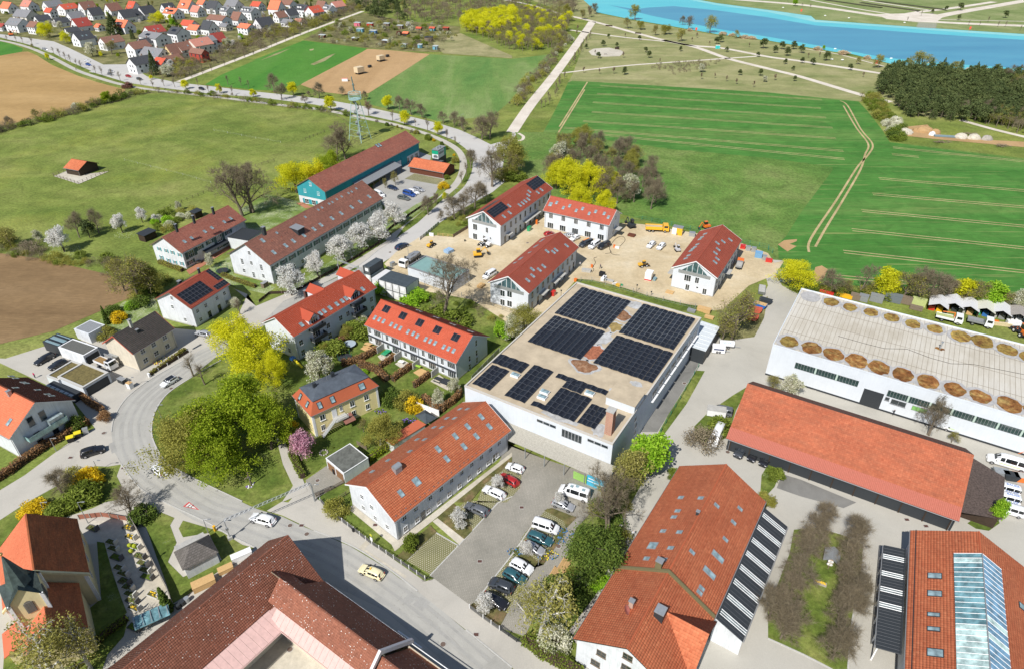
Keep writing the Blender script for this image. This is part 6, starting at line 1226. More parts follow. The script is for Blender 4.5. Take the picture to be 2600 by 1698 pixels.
def row(kind,P,h,label,group,w=1.0,jit=.15):
 for p in P:
  k=TR.choice(kind)if isinstance(kind,(list,Tu))else kind
  tree(k,G(*p)if len(p)==4 else p,h*TR.uniform(1-jit,1+jit),label if isinstance(label,str)else label[k],w*TR.uniform(.85,1.15),group)
def alg(P,step,jit=.0,wid=.0):
 Q=[G(*p)for p in P];out=[];rest=.0
 for a,b in zip(Q[:-1],Q[1:]):
  d=(b-a);L_=d.length;d.normalize();n=Vc((-d.y,d.x,0));t=rest
  while t<L_:out.append(a+d*(t+TR.uniform(-jit,jit))+n*TR.uniform(-wid,wid));t+=step
  rest=t-L_
 return out
def iN(P,n,mind=.0):
 Q=[G(*p)for p in P];xs=[q.x for q in Q];ys=[q.y for q in Q];out=[];k=0
 while len(out)<n and k<n*60:
  k+=1;x,y=TR.uniform(min(xs),max(xs)),TR.uniform(min(ys),max(ys));c=False;m=len(Q)
  for a in Rg(m):
   b=(a+1)%m
   if(Q[a].y>y)!=(Q[b].y>y)and x<(Q[b].x-Q[a].x)*(y-Q[a].y)/(Q[b].y-Q[a].y)+Q[a].x:c=not c
  if c and(not mind or all((x-o.x)**2+(y-o.y)**2>mind*mind for o in out)):out.append(Vc((x,y,0)))
 return out
def jn(name,items,label,cat,kindtag='stuff'):
 by={}
 for kd,pt,h,w in items:
  for nm,me in TP[kd][TR.randrange(len(TP[kd]))]:
   if nm in('trunk','stems')and h<4:continue
   if me.name not in Kv:
    V=np.empty(len(me.vertices)*3,np.float32);me.vertices.foreach_get('co',V);F=np.empty(len(me.loops),np.int32);me.loops.foreach_get('vertex_index',F);t=None
    if 'tint' in me.attributes:t=np.empty(len(me.polygons),np.float32);me.attributes['tint'].data.foreach_get('value',t)
    Kv[me.name]=(V.reshape(-1,3),F.reshape(len(me.polygons),-1),t)
   V,F,t=Kv[me.name];keep=THIN.get(kd,1.0)if nm not in('trunk',)else 1.0
   if nm=='trunk':
    k0=min(len(F),28);F=F[:k0];V=V[:F.max()+1];t=None
   elif keep<1:
    m_=int(len(F)*keep);o0=TR.randrange(0,len(F)-m_);F=F[o0:o0+m_];t=t[o0:o0+m_]if t is not None else None;V=V[F.min():F.max()+1];F=F-F.min()
   a=TR.uniform(0,6.28);s=h/H0;ca,sa=cos(a)*s*w,sin(a)*s*w
   Q=np.stack([V[:,0]*ca-V[:,1]*sa+pt.x,V[:,0]*sa+V[:,1]*ca+pt.y,V[:,2]*s],1);g_=by.setdefault(me.materials[0].name,[[],[],[],0])
   g_[0].append(Q);g_[1].append(F+g_[3]);g_[2].append((t if t is not None else np.full(len(F),.5))*.75+TR.uniform(-.1,.3));g_[3]+=len(Q)
 root=None
 for mn,(V,F,t,n)in by.items():
  me=np_mesh(name,np.concatenate(V),np.concatenate(F),bpy.data.materials[mn],np.concatenate(t))
  o=link(name,me,root);o['kind']=kindtag
  if root is None:root=o;tag(o,label,cat)
  else:o.name='foliage'
Kv={};THIN={'conifer':.3,'pine':.8,'bare':.35,'olive':.3,'yellow':.35,'green':.35,'shrub':.35,'brownshrub':.4,'oliveshrub':.35,'darkshrub':.35,'cream':.4,'blossom':.4}
def hedge(P,w,h,mat_leaf,label,name='hedge',cat='hedge',dens=28,size=.26,core=SOIL):
 Q=[G(*p)for p in P];g=np.random.default_rng(len(P)*7+int(abs(Q[0].x)));m=MB();V=[]
 for a,b in zip(Q[:-1],Q[1:]):
  d=b-a;L_=d.length;d.normalize();n=Vc((-d.y,d.x,0));c=[a-n*w*.36,b-n*w*.36,b+n*w*.36,a+n*w*.36];m.prism([(q.x,q.y)for q in c],0,h*.86)
  k=int(L_*(w+2*h)*dens);t=g.uniform(0,L_,k);s_=g.uniform(0,w+2*h,k);y=np.where(s_<h,-w/2,np.where(s_<h+w,s_-h-w/2,w/2));z=np.where(s_<h,s_,np.where(s_<h+w,h,2*h+w-s_))
  y=y+g.normal(0,.07,k)+.10*w*np.sin(t*.9);z=np.clip(z+g.normal(0,.07,k)+.06*np.sin(t*1.7),.05,None)
  V.append(np.stack([a.x+d.x*t+n.x*y,a.y+d.y*t+n.y*y,z],1))
 m_=m.obj(name,core);tag(m_,label,cat);f=link('foliage',leaves(np.concatenate(V),size,5,mat_leaf,'foliage'),m_);return m_
# THE FAR VILLAGE
VR={'orange':Pn('far_orange_roof',srgb(222,120,88),.85,var=.2,scale=1.2),'red':Pn('far_red_roof',srgb(156,70,62),.85,var=.2,scale=1.2),'brown':Pn('far_brown_roof',srgb(134,98,84),.85,var=.25,scale=1.2),'pink-brown':Pn('far_pink_roof',srgb(188,128,112),.85,var=.2,scale=1.2),
  'dark':Pn('far_dark_roof',(.065,.068,.075),.7,var=.3,scale=1.2),'grey':Pn('far_grey_roof',(.21,.21,.22),.8,var=.2,scale=1.2),'brick-red':Pn('far_brick_roof',srgb(190,88,66),.85,var=.2,scale=1.2)}
VW={'white':plst('far_white',(.76,.76,.77)),'yellow':plst('far_yellow',(.72,.56,.3)),'red':Pn('far_red_boards',(.42,.07,.05)),'cream':plst('far_cream',(.70,.65,.58))}
VC={}
def vmesh(L,Wd,he,hr):
 k=(L,Wd,he,hr)
 if k not in VC:
  m=MB();X,Y=L/2-.4,Wd/2-.45;zy=hr-(hr-he)*Y/(Wd/2)-.15
  m.box(-X,X,-Y,Y,0,zy);m.extr([(-Y,zy),(Y,zy),(0,hr-.2)],'x',-X,X);wl=m.mesh('wall',VW['white'])
  m=MB();m.slab([(-L/2,-Wd/2,he),(L/2,-Wd/2,he),(L/2,0,hr),(-L/2,0,hr)],.2);m.slab([(L/2,Wd/2,he),(-L/2,Wd/2,he),(-L/2,0,hr),(L/2,0,hr)],.2);rf=m.mesh('roof',VR['red'])
  VC[k]=(wl,rf)
 return VC[k]
m=MB();m.box(-.6,.6,-.06,.0,-.7,.7,0);KF=m.mesh('window',Pn('dark_opening',(.05,.055,.065),.3));m=MB();m.box(-.45,.45,-.6,.6,0,.12);VSKY=m.mesh('skylight',Kz)
m=MB();m.box(-.35,.35,-.35,.35,-1.0,1.0);VCH=m.mesh('chimney',Pn('far_chimney',(.35,.25,.2)));VPV=pv_mesh(5.0,2.4)
m=MB();m.box(-1.1,1.1,-1.5,.6,-.9,.75,0);VDOR=m.mesh('dormer',VW['white']);m=MB();m.box(-1.35,1.35,-1.7,.8,.76,.95);VDR=m.mesh('dormer_roof',VR['dark'])
def over(o,mat):
 o.material_slots[0].link='OBJECT';o.material_slots[0].material=mat
ORD=['leftmost','second','third','fourth','fifth','sixth','seventh','eighth','ninth','tenth','eleventh','twelfth','thirteenth','fourteenth','fifteenth','sixteenth','seventeenth','eighteenth']
VL=[]
def H(k,x,y,t,roof,L=11.5,Wd=10,he=4.3,hr=8.8,wall='white',ex=''):VL.append((k*320*1.0,x,y,t,roof,L,Wd,he,hr,wall,ex))
H(0,130,40,'b','orange',12);H(0,500,8,'b','pink-brown',12,ex='s');H(0,930,10,'a','grey',14,ex='ss');H(0,900,150,'b','brick-red',9,7,4.5,7.5);H(0,1215,72,'a','brick-red',13,12,5.2,8.6,ex='ss');H(0,1560,30,'a','brown',12,10,4.3,10,ex='s');H(0,1705,140,'a','dark',10,9,3.5,9)
H(0,440,180,'b','grey',17,12,5,9.5,'cream');H(0,300,335,'b','grey',15,12,5,9,ex='sss');H(0,620,395,'b','brown',9,9,5,8.2);H(0,745,278,'a','dark',10,9,4,7.5);H(0,1345,215,'a','grey',11,10,3.8,8.6);H(0,1090,330,'a','dark',10,9,3,6);H(0,1445,332,'a','red',11,11,3.8,9,ex='s');H(0,1290,500,'a','dark',9,8,3.2,6);H(0,1475,575,'a','dark',11,10,4.5,9,ex='ss')
H(0,2030,60,'a','brown',11,10,4,9.5);H(0,2280,175,'a','dark',11,10,4,9.5);H(0,2235,362,'b','orange',12,10,4.5,9,ex='dd');H(0,1800,440,'b','orange',6,6,3,5);H(0,2000,662,'a','brown',13,10,4.5,8,ex='s')
H(1,110,25,'b','brick-red',10,11,3.5,10,ex='ss');H(1,345,110,'a','dark',12,10,4,9.5);H(1,740,60,'a','dark',10,10,4,9,ex='d');H(1,840,150,'b','orange',14,10,4.5,8,ex='dp');H(1,1100,0,'b','orange',13,12,4,10,ex='d');H(1,1285,105,'b','pink-brown',10,9,4,8.5);H(1,1395,-15,'b','orange',9,9,4,8);H(1,1600,15,'b','dark',11,11,4,10,ex='pp');H(1,1835,122,'b','grey',9,10,6,9,ex='dd');H(1,1950,0,'b','grey',13,11,5,9.5);H(1,2250,130,'b','grey',13,11,6,9.2,ex='ddd')
H(1,1680,278,'b','brown',17,10,6,8.8,ex='w');H(1,2030,220,'b','brown',9,10,4,9.5);H(1,485,468,'a','red',12,11,4.5,8.5,ex='ss');H(1,500,588,'b','grey',19,12,5.6,8.4,ex='pw');H(1,930,498,'b','dark',11,11,6,9.5,ex='p');H(1,1140,370,'b','brick-red',11,9,3.5,6.8);H(1,1250,455,'b','orange',10,8,3.5,6.5);H(1,1495,378,'b','dark',10,10,4,9.5,ex='p');H(1,195,755,'a','brown',12,10,6,9.5,ex='w');H(1,510,872,'b','grey',16,12,3,7,ex='ss');H(1,235,1030,'a','dark',12,10,5,8.5)
H(1,870,795,'a','brown',12,9,3.2,8.8,'yellow');H(1,1060,760,'a','brown',13,9,4.6,8.8,'cream','s');H(1,1320,700,'a','pink-brown',13,11,6,9.6,'cream','s');H(1,1310,890,'b','brown',12,6,5,7.4,'red','w');H(1,1640,600,'a','red',9,9,3.6,9);H(1,1450,665,'a','grey',10,9,6,8.6);H(1,2190,435,'b','orange',11,9,4.6,7,ex='w');H(1,640,1055,'b','brick-red',8,9,2.8,5.8,ex='s');H(1,810,1010,'a','brown',11,10,2.8,6.4,ex='s');H(1,90,185,'a','dark',11,10,4,8);H(1,340,700,'a','dark',10,8,3,6)
H(2,430,10,'b','orange',11,11,4.5,11,ex='p');H(2,650,5,'b','brown',12,10,6,9);H(2,495,210,'a','brown',9,8,3.8,8);H(2,690,160,'a','dark',10,9,4,8.6);H(2,930,85,'b','dark',11,10,6,9.4,ex='dd');H(2,1120,112,'a','brick-red',12,11,5,9.4,ex='ss');H(2,1270,20,'b','brown',10,11,2.5,9.5);H(2,1400,95,'b','grey',9,9,6,9,ex='dd');H(2,1545,25,'a','pink-brown',12,10,4,8);H(2,1600,75,'a','orange',10,8,3,5.5);H(2,190,320,'a','dark',13,11,3.6,8.8);H(2,660,355,'b','grey',10,8,3,5.2);H(2,870,345,'b','pink-brown',8,6,2.5,4.2);H(2,90,30,'b','brick-red',10,9,4,7.5)
H(0,40,430,'b','red',8,8,3,5);H(1,1810,430,'b','grey',8,7,3,5,'cream')
VL.sort(key=lambda q:q[0]+q[1]/7.194);cnt={}
tot={}
for q in VL:tot[(q[4],q[3])]=tot.get((q[4],q[3]),0)+1
for x0,x,y,t,roof,L,Wd,he,hr,wall,ex in VL:
 L*=1.18;Wd*=1.16;he*=1.1;hr*=1.12;p=U(x0+x/7.194,y/7.194,hr);k=cnt.get((roof,t),0);cnt[(roof,t)]=k+1
 side='gable to the field' if t=='a' else 'eaves to the field'
 nm=ORD[k]if k<len(ORD)else 'next';lab=f"far {wall} {roof}-roofed house, {side}, {nm if k == 0 else nm+' from the left'} of such"
 h=R(58+TR.uniform(-4,4))if t=='a' else R(-30+TR.uniform(-5,5))
 r=empty('village_house',(p.x,p.y,0),h,lab,'house');wl,rf=vmesh(L,Wd,he,hr);o=link('wall',wl,r);over(o,VW[wall]);o=link('roof',rf,r);over(o,VR[roof]);rr=o
 link('chimney',VCH,rr,(L*.15,.4,hr+.1));X,Y=L/2-.4,Wd/2-.45;ph=atan2(hr-he,Wd/2)
 if t=='a':
  for y_,z in((-2.0,1.6),(1.8,1.6),(-1.6,4.4),(1.6,4.4)):
   if z+.8<hr-(hr-he)*abs(y_)/(Wd/2)-.3:link('window',KF,r,(-X-.02,y_,z),(0,0,-pi/2))
  for x_ in(-L*.25,L*.2):link('window',KF,r,(x_,-Y-.02,1.6))
  if he>5:
   for x_ in(-L*.28,.2,L*.27):link('window',KF,r,(x_,-Y-.02,4.3))
 else:
  for x_ in(-L*.3,0,L*.3):link('window',KF,r,(x_,-Y-.02,1.6))
  if he>5:
   for x_ in(-L*.3,0,L*.3):link('window',KF,r,(x_,-Y-.02,4.2))
  for y_,z in((-1.6,1.6),(1.6,1.6),(-1.5,4.4),(1.5,4.4)):link('window',KF,r,(X+.02,y_,z),(0,0,pi/2))
 for n_,c in En(ex):
  fx_=(n_-(len(ex)-1)/2)*L*.24;yy=-Wd*.27;zz=hr-(hr-he)*.54
  if c=='s':link('skylight',VSKY,r,(fx_,yy,zz+.02),(ph,0,0))
  if c=='p':link('solar_panel',VPV,r,(fx_,yy+.3,zz+.25),(ph,0,0))
  if c=='d':link('dormer',VDOR,r,(fx_,yy-.5,zz+.4));link('dormer_roof',VDR,r,(fx_,yy-.5,zz+.4))
  if c=='w':m=0
VP=D('@00 0 310 330 330 660 440 960 590 1180 580 1640 700 2377 420 @10 430 240 900 80 1100 -60 @00 -300 -120')
vt=iN(VP,250,6.5)
for k,p in En(vt):
 kd=TR.choice(['bare','bare','olive','green','yellow','conifer','cream','shrub','olive','darkshrub','blossom','bigolive']);h=TR.uniform(4,8.5)*(.5 if kd in Jb else 1)
 tree(kd,p,h,{'bare':'leafless garden tree between the village houses','olive':'budding garden tree between the village houses','green':'green garden tree between the village houses','yellow':'yellow-green garden tree between the village houses','conifer':'dark conifer between the village houses','cream':'cream-blossomed tree between the village houses','shrub':'green garden shrub between the village houses','darkshrub':'dark evergreen shrub between the village houses','blossom':'white-blossomed tree between the village houses','bigolive':'broad budding tree between the village houses'}[kd],1.0,'garden trees of the village: '+kd)
for x,y,yt,kd,w,lab in((870,690,330,'bigyellow',1.2,'tall yellow-green tree by the village road, largest of the three'),(1230,800,540,'bigyellow',1.15,'lower yellow-green tree right of the tallest one by the village road'),(2100,640,240,'conifer',1.5,'big dark conifer among the village houses'),(1700,1040,700,'cream',1.1,'cream blossom tree on the village green'),(2050,1000,690,'olive',1.3,'budding tree on the village green with a yellow top')):
 b=U(x/7.194,y/7.194);tree(kd,b,max(4,hgt(b,9,yt/7.194)),lab,w)
for x,y,yt,kd,w,lab in((600,430,180,'bigyellow',1.7,'broad yellow-green tree in the middle of the village'),(540,1370,920,'conifer',.9,'tall dark fir at the village corner, in front of the orange roof'),(760,1400,1130,'cream',1.8,'cream blossom tree beside the dark fir'),(380,1230,980,'rusty',1.6,'rust-brown tree left of the dark fir'),(1880,900,650,'cream',1.5,'cream blossom tree at the village edge before the hedge'),(2110,720,580,'lime',1.3,'bright green bushy tree at the village edge'),(870,500,290,'lime',1.0,'narrow bright green tree right of the yellow village tree'),(470,1460,1380,'yellow',1.2,'small yellow tree where the roads meet')):
 b=U(320+x/7.194,y/7.194);tree(kd,b,max(3.5,hgt(b,9,yt/7.194)),lab,w)
P=iN(D('@00 1500 720 1640 740 1760 700 2377 470 @10 430 290 960 100 900 60 640 120 300 260 0 300 @00 2250 420 1900 560 1650 600'),260,3.2)
jn('thicket',[(TR.choice(['bare','bare','olive','bare','oliveshrub','brownshrub']),p,TR.uniform(4,8),1.25)for p in P],'long brown thicket of bare trees between the village and the pale path','thicket')
P=iN(D('@10 940 100 1150 190 1420 200 1400 60 1500 -120 700 -120 900 20'),170,5.0)
jn('far_wood',[(TR.choice(['conifer','pine','bare','olive','pine']),p,TR.uniform(9,14),1.2)for p in P],'dark mixed wood behind the allotments, left part of the far wood','wood')
P=iN(D('@10 1400 200 1700 240 1950 240 2377 90 @20 300 80 560 130 650 -40 @10 2000 -250 1400 -100'),420,4.6)
jn('far_wood',[(TR.choice(['bare','bare','bare','olive','bare','brownshrub']),p,TR.uniform(9,13),1.15)for p in P],'grey-brown leafless wood at the top centre','wood')
P=iN(D('@10 1960 310 2050 340 2377 470 @20 100 490 420 440 520 280 540 170 200 110 @10 2377 110 2000 200'),330,4.6)
jn('far_wood',[(TR.choice(['olive','olive','bare','yellow','bare','olive']),p,TR.uniform(8,12),1.2)for p in P],'budding olive wood right of the far wood','wood')
P=iN(D('@10 1950 300 2200 330 2377 270 @20 0 230 0 150 @10 2100 170 1930 220'),60,6.0)
jn('far_wood',[('yellow',p,TR.uniform(11,14),1.35)for p in P],'bright yellow-green tree mass at the edge of the far wood','wood')
P=iN(D('@20 230 470 420 440 440 350 280 330'),14,6.0);jn('far_wood',[('olive',p,10,1.6)for p in P],'rounded olive tree mass at the corner by the pale path','wood')
P=iN(D('@30 1010 840 1060 740 1100 690 1180 665 1600 690 2377 730 3200 800 3200 1300 2100 1160 1750 1130 1300 1090 1150 960'),620,4.2)
jn('pine_wood',[(TR.choice(['pine','pine','pine','conifer','pine'])if p.x<300 or TR.random()<.4 else TR.choice(['bare','olive','pine']),p,TR.uniform(8,11),1.15)for p in P],'dense dark green pine wood at the right above the field','wood')
P=iN(D('@30 1800 1050 2377 1080 3000 1250 2900 1340 2377 1260 1850 1110'),90,4);jn('pine_wood',[(TR.choice(['bare','olive','bare']),p,TR.uniform(7,10),1.1)for p in P],'bare brown edge of the wood at the far right','wood')
for(pl,n_,kds,h,lab)in((D('@30 860 900 1000 880 1120 1080 1160 1160 1060 1180 930 1020'),40,['shrub','oliveshrub','olive'],5.0,'thick green hedge at the right corner of the wheat field'),(D('@30 1050 1160 1180 1150 1230 1200 1130 1260'),12,['whiteshrub','cream'],4.5,'white flowering hedge at the right corner of the wheat field'),(D('@30 1110 1200 1240 1210 1260 1310 1140 1310'),12,['shrub','darkshrub'],4.5,'dark green bush clump next to the sand heaps')):
 P=iN(pl,n_,1.8);jn('hedge_clump',[(TR.choice(kds),p,h*TR.uniform(.7,1.1),1.2)for p in P],lab,'hedge')
P=alg(D('@00 -300 1330 0 1220 350 1140 600 1075 900 985 1100 925 1300 870'),2.2,1.0,2.5);jn('field_hedge',[(TR.choice(['brownshrub','oliveshrub','bare','shrub','darkshrub','brownshrub']),p,TR.uniform(3,6.5),1.15)for p in P],'hedgerow with bare shrubs between the tan field and the meadow','hedge')
P=alg(D('@00 1300 870 1500 860 1800 880 2377 950 @10 200 985 500 1020 800 1060 900 1090'),3.4,1.4,1.4);jn('field_hedge',[(TR.choice(['brownshrub','oliveshrub','bare','brownshrub','shrub']),p,TR.uniform(2,4.5),1.1)for p in P],'thin brown hedge between the road and the meadow','hedge')
for x,yb_,yt,kd,lab in((1000,960,820,'green','green bush-like tree in the hedgerow of the tan field'),(720,1020,945,'whiteshrub','white blossoming bush in the hedgerow of the tan field'),(345,1120,995,'olive','pale green tree at the left of the hedgerow'),(1190,820,705,'purpleshrub','purple-brown leaved shrub at the end of the tan field'),(100,1180,1050,'bare','bare tree at the left end of the hedgerow')):T(kd,0,0,x,yb_,yt,lab,1.2)
P=iN(D('@10 440 372 760 215 1000 190 1400 215 1880 270 1860 380 1760 480 1400 470 1030 445'),190,3.4)
jn('allotment_planting',[(TR.choice(['oliveshrub','brownshrub','shrub','bare','cream','oliveshrub','brownshrub']),p,TR.uniform(2,5.5),1.15)for p in P],'dense shrubs and small fruit trees of the allotment gardens','shrubs')
for k,(x,yb_,yt,kd)in En(((790,260,195,'cream'),(1190,290,215,'cream'),(1410,260,185,'blossom'),(1450,310,220,'cream'),(1700,290,220,'cream'),(880,310,235,'cream'),(1240,410,340,'cream'),(1330,330,280,'purpleshrub'),(1080,275,245,'forsythia'))):T(kd,1,0,x,yb_,yt,'allotment '+('cream blossom tree, left end behind the pink hut','cream blossom tree left of the red hut','big white blossom tree at the upper middle','cream blossom tree below the big white one','cream blossom tree by the wire greenhouse','cream blossom tree left of the pink hut','small cream tree by the lower hedge','purple shrub between the huts','yellow forsythia below the red hut')[k],1.2)
def hut(x,y,wx,dz,hh,wallc,roofc,lab,gab=False):
 p=G(1,0,x,y);r=empty('allotment_hut',(p.x,p.y,0),R(-20),lab,'hut');bx(r,'wall',wallc,(-wx/2,wx/2,-dz/2,dz/2,0,hh))
 m=MB()
 if gab:
  for k in(-1,1):Q=[(-wx/2-.3,k*(dz/2+.3),hh-.1),(wx/2+.3,k*(dz/2+.3),hh-.1),(wx/2+.3,0,hh+1.1),(-wx/2-.3,0,hh+1.1)];m.slab(Q if k<0 else Q[::-1],.1)
  m.extr([(-dz/2,hh),(dz/2,hh),(0,hh+1.0)],'x',-wx/2,wx/2)
 else:m.slab([(-wx/2-.3,-dz/2-.3,hh+.1),(wx/2+.3,-dz/2-.3,hh+.1),(wx/2+.3,dz/2+.3,hh+.4),(-wx/2-.3,dz/2+.3,hh+.4)],.12)
 m.obj('roof',roofc,r);m=MB();m.box(-.45,.45,-.05,0,.05,1.9);m.obj('door',Dk,r,loc=(wx*.2,-dz/2,0))
LB_=Pn('light_blue_boards',(.16,.36,.46));BB_=Pn('blue_boards',(.09,.22,.48));PK_=Pn('pink_boards',(.62,.16,.22));RD_=Pn('bright_red_boards',(.55,.03,.035));GF=Pn('grey_felt_far',(.42,.45,.44))
for a in((945,245,5.5,3,2.8,PK_,GF,'pink allotment hut with grey flat roof'),(1062,252,5.2,3,2.8,RD_,GF,'bright red allotment hut with flat roof'),(970,300,5.5,3,2.6,LB_,GF,'light blue allotment hut'),(1090,318,6,3.2,2.6,BB_,GF,'deeper blue allotment hut right of the light blue one'),(1215,245,5,3,2.2,Wd_,GF,'low brown hut below the white blossom'),(1340,270,5,3,2.6,Wd_,GF,'allotment hut with pale roof under the big white tree'),(618,352,5,3,2,Bw,GF,'dark red hut at the left end of the allotments'),(925,380,4.8,3,2,Dw,Pn('white_sheet',(.62,.66,.68)),'hut with white sheet roof above the green field'),(1205,402,4.8,3,2,Dw,Pn('white_sheet',(.62,.66,.68)),'second hut with white sheet roof near the field hedge'),(1375,440,4.2,3,2,LB_,GF,'small grey-blue hut at the field hedge'),(1668,462,3.6,2.6,2.4,LB_,GF,'small blue-grey hut at the lower right of the allotments'),(1605,380,6,4,2.6,Wd_,Dk,'dark grey roofed hut with gravel path'),(1765,285,5,3,2.2,Bw,VR['brick-red'],'low red shed at the right end'),(1525,448,3,2.5,2.4,LB_,GF,'tiny pale blue shed in the lower hedge')):hut(*a)
hut(1395,335,4.6,4,2.2,Dw,VR['orange'],'orange roofed gabled hut in the allotments',True);hut(1640,290,4.6,4,2.3,LB_,VR['brick-red'],'white and blue hut with red gabled roof',True);hut(1515,285,4.6,3,1.8,Wd_,VR['brick-red'],'low hut with red roof left of the wire greenhouse',True)
for k,(x,y,s_)in En(((1160,572,1.0),(962,690,1.15))):
 r=empty('field_wagon',Tu(G(1,0,x,y)),R(50),'box wagon in cream on the tilled field, '+('upper one','lower one')[k],'wagon','cream wagons on the tilled field');m=MB();m.box(-2.4*s_,2.4*s_,-1.7*s_,1.7*s_,1.2,3.9*s_);m.obj('box_body',Pn('cream_tarp',(.62,.50,.33)),r);m=MB();m.box(-2.2,2.2,-1.4,1.4,.6,1.15);m.tube((2.2,0,.8),(4.2,0,.5),.12,n=5);m.obj('chassis',Dk,r)
 for a in(-1.4,1.4):
  for c in(-1.6,1.6):tb(r,'wheel',Kb,(a,c-.2,.6),(a,c+.2,.6),.6,n=10)
for k,(x,y)in En(((1222,532),(1057,630))):
 r=empty('barrel_pump',Tu(G(1,0,x,y)),R(50),'small black machine on the tilled field, '+('upper','lower')[k],'machine','black machines on the field');bx(r,'machine_body',Dk,(-1.1,1.1,-.8,.8,.3,1.6));tb(r,'wheel',Kb,(-.8,-.9,.4),(-.8,.9,.4),.4,n=8)
r=empty('water_tank',Tu(G(1,0,828,757)),R(0),'small white and orange tank at the lower end of the tilled field','tank');bx(r,'tank_body',Fr,(-1.8,1.8,-.9,.9,.1,1.7));bx(r,'lid',Op,(-1.82,1.82,-.92,.92,1.7,1.85))
# TREES OF THE PARK, ROADS AND GARDENS
g_='young pines on the park grass';lab_='small dark pine with its shadow on the dry park grass'
for x,y,yt in((895,360,300),(845,435,355),(975,442,378),(800,545,462),(1240,490,418),(1268,542,450),(1045,697,598),(1180,378,312),(1565,480,415),(690,457,392),(2110,702,625),(2300,708,618),(2280,532,465),(1990,487,420)):T('pine',2,0,x,y,yt,lab_,1.1,g_)
for x,y,yt in((160,600,530),(232,658,598),(242,757,685),(310,592,510),(412,606,515),(757,656,570)):T('pine',3,0,x,y,yt,lab_,1.1,g_)
g_='larger pines by the lake';lab_='larger dark pine near the lake shore'
for i,x,y,yt in((2,1895,412,320),(2,1935,397,300),(2,2330,455,325),(3,60,495,400),(3,125,462,358),(3,172,522,410),(3,232,462,358),(3,308,497,390),(3,540,568,448),(3,1200,622,532),(3,1285,605,520),(3,1520,130,70),(3,1650,105,40),(3,1780,100,0),(3,2200,170,75),(3,1765,190,120)):T('pine',i,0,x,y,yt,lab_,1.15,g_)
for i,x,y,yt,kd,w,lab in((2,1070,268,140,'olive',1.1,'budding tree right of the path junction by the lake'),(2,1195,280,175,'bigolive',1.2,'round olive tree with dark shadow by the lake path'),(2,1140,190,0,'willow',1.2,'tall feathery tree standing against the turquoise water'),(2,1330,332,200,'olive',1.0,'budding tree left of the broad olive one'),(2,1420,322,205,'bigolive',1.5,'broad low olive tree on the lake meadow'),(2,1570,388,232,'willow',1.2,'budding tree below the two bare shore trees'),(2,1580,235,120,'bare',1.0,'left of two bare trees on the lake shore'),(2,1638,278,118,'bare',1.0,'right of two bare trees on the lake shore'),(2,1835,312,110,'willow',1.15,'single feathery tree leaning on the shore, right of the bare pair'),(2,1715,356,288,'rusty',1.0,'small brownish tree near the shore'),(2,2085,360,265,'willow',1.1,'yellowish round tree in front of the reeds'),(2,650,182,60,'olive',1.2,'green-brown tree left of the path junction'),(2,500,132,20,'bigolive',1.2,'big olive tree at the top edge left of the lake'),(2,760,132,0,'bare',1.2,'bare tree where the lake begins'),(2,715,162,20,'bare',.9,'thin bare tree left of where the lake begins'),(2,610,290,215,'rusty',1.0,'small rust-coloured tree left of the pale path'),
 (3,1020,637,470,'willow',1.2,'pale budding tree with shadow left of the pine wood'),(3,830,602,505,'willow',1.0,'small yellow-brown tree on the lake meadow'),(3,1420,642,450,'willow',1.9,'large pale green tree above the pine wood'),(3,1320,642,545,'willow',1.4,'brownish tree left of the large pale green one'),(3,1720,662,555,'willow',2.2,'broad low olive tree above the pine wood'),(3,515,467,410,'lime',.9,'small bright tree at the reeds'),(3,250,62,-40,'lime',.9,'bright green tree on the far promenade'),(3,2340,690,580,'bare',.7,'thin leaning tree at the right end of the shore'),(2,1755,672,570,'cream',1.2,'cream blossom tree on the dark planting'),(2,2340,765,685,'cream',1.1,'small cream blossom tree at the edge of the wheat field'),(2,555,375,335,'whiteshrub',1.2,'white blossom bush left of the pale path')):T(kd,i,0,x,y,yt,lab,w)
row('rusty',D('@20 1370 590 810 690 665 680 1030 540 770 510 945 690 1755 740 1990 760 2080 785 2240 815 1880 730 @30 60 750 @20 1050 350 600 330 @30 880 720 370 540 475 530 @20 1670 390 1830 425 2200 440'),5.0,'thin young reddish tree on the park grass','thin young trees on the park grass')
row('young',alg(D('@20 735 330 640 470 520 650'),6,1.0,1.5)+alg(D('@20 480 720 380 900 290 1010'),5,1.0,1.5),5.5,'thin leafless young tree along the right side of the pale path','young trees along the pale path')
row('young',[(3,0,x,y)for x,y in((110,8),(180,18),(315,70),(390,80),(1290,205),(1860,240),(1960,245),(2040,210),(2130,255),(2200,255),(2340,290),(1420,150))],6,'thin leafless tree along the far promenade','promenade trees')
P=iN(D('@20 1300 610 1700 575 1960 560 1800 640 1500 700 1280 660'),70,1.6);jn('planting',[('brownshrub',p,TR.uniform(1.5,3),.9)for p in P],'dark reddish shrub planting beside the narrow park path','shrubs')
for k,(x,y,w)in En(((1650,285,3),(1960,320,5),(2040,330,4),(2160,350,6),(2230,358,5))):T('reed',2,0,x,y+8,y-28,'tan reed clump on the near lake shore, '+ORD[k]+(' from the left' if k else ''),w*.45,'reed beds')
for k,(x,y,w)in En(((460,462,5),(700,500,7),(920,545,4),(1900,660,8),(2020,665,8))):T('reed',3,0,x,y+6,y-35,'tan reed clump further right on the lake shore, '+ORD[k]+(' from the left' if k else ''),w*.4,'reed beds')
P=alg(D('@20 520 350 400 520 260 700 120 850 30 1000'),2.0,1.0,4.0);jn('field_hedge',[(TR.choice(['bare','brownshrub','oliveshrub','cream','bare']),p,TR.uniform(3,6.5),1.1)for p in P],'brown and white flowering hedge along the left side of the pale path','hedge')
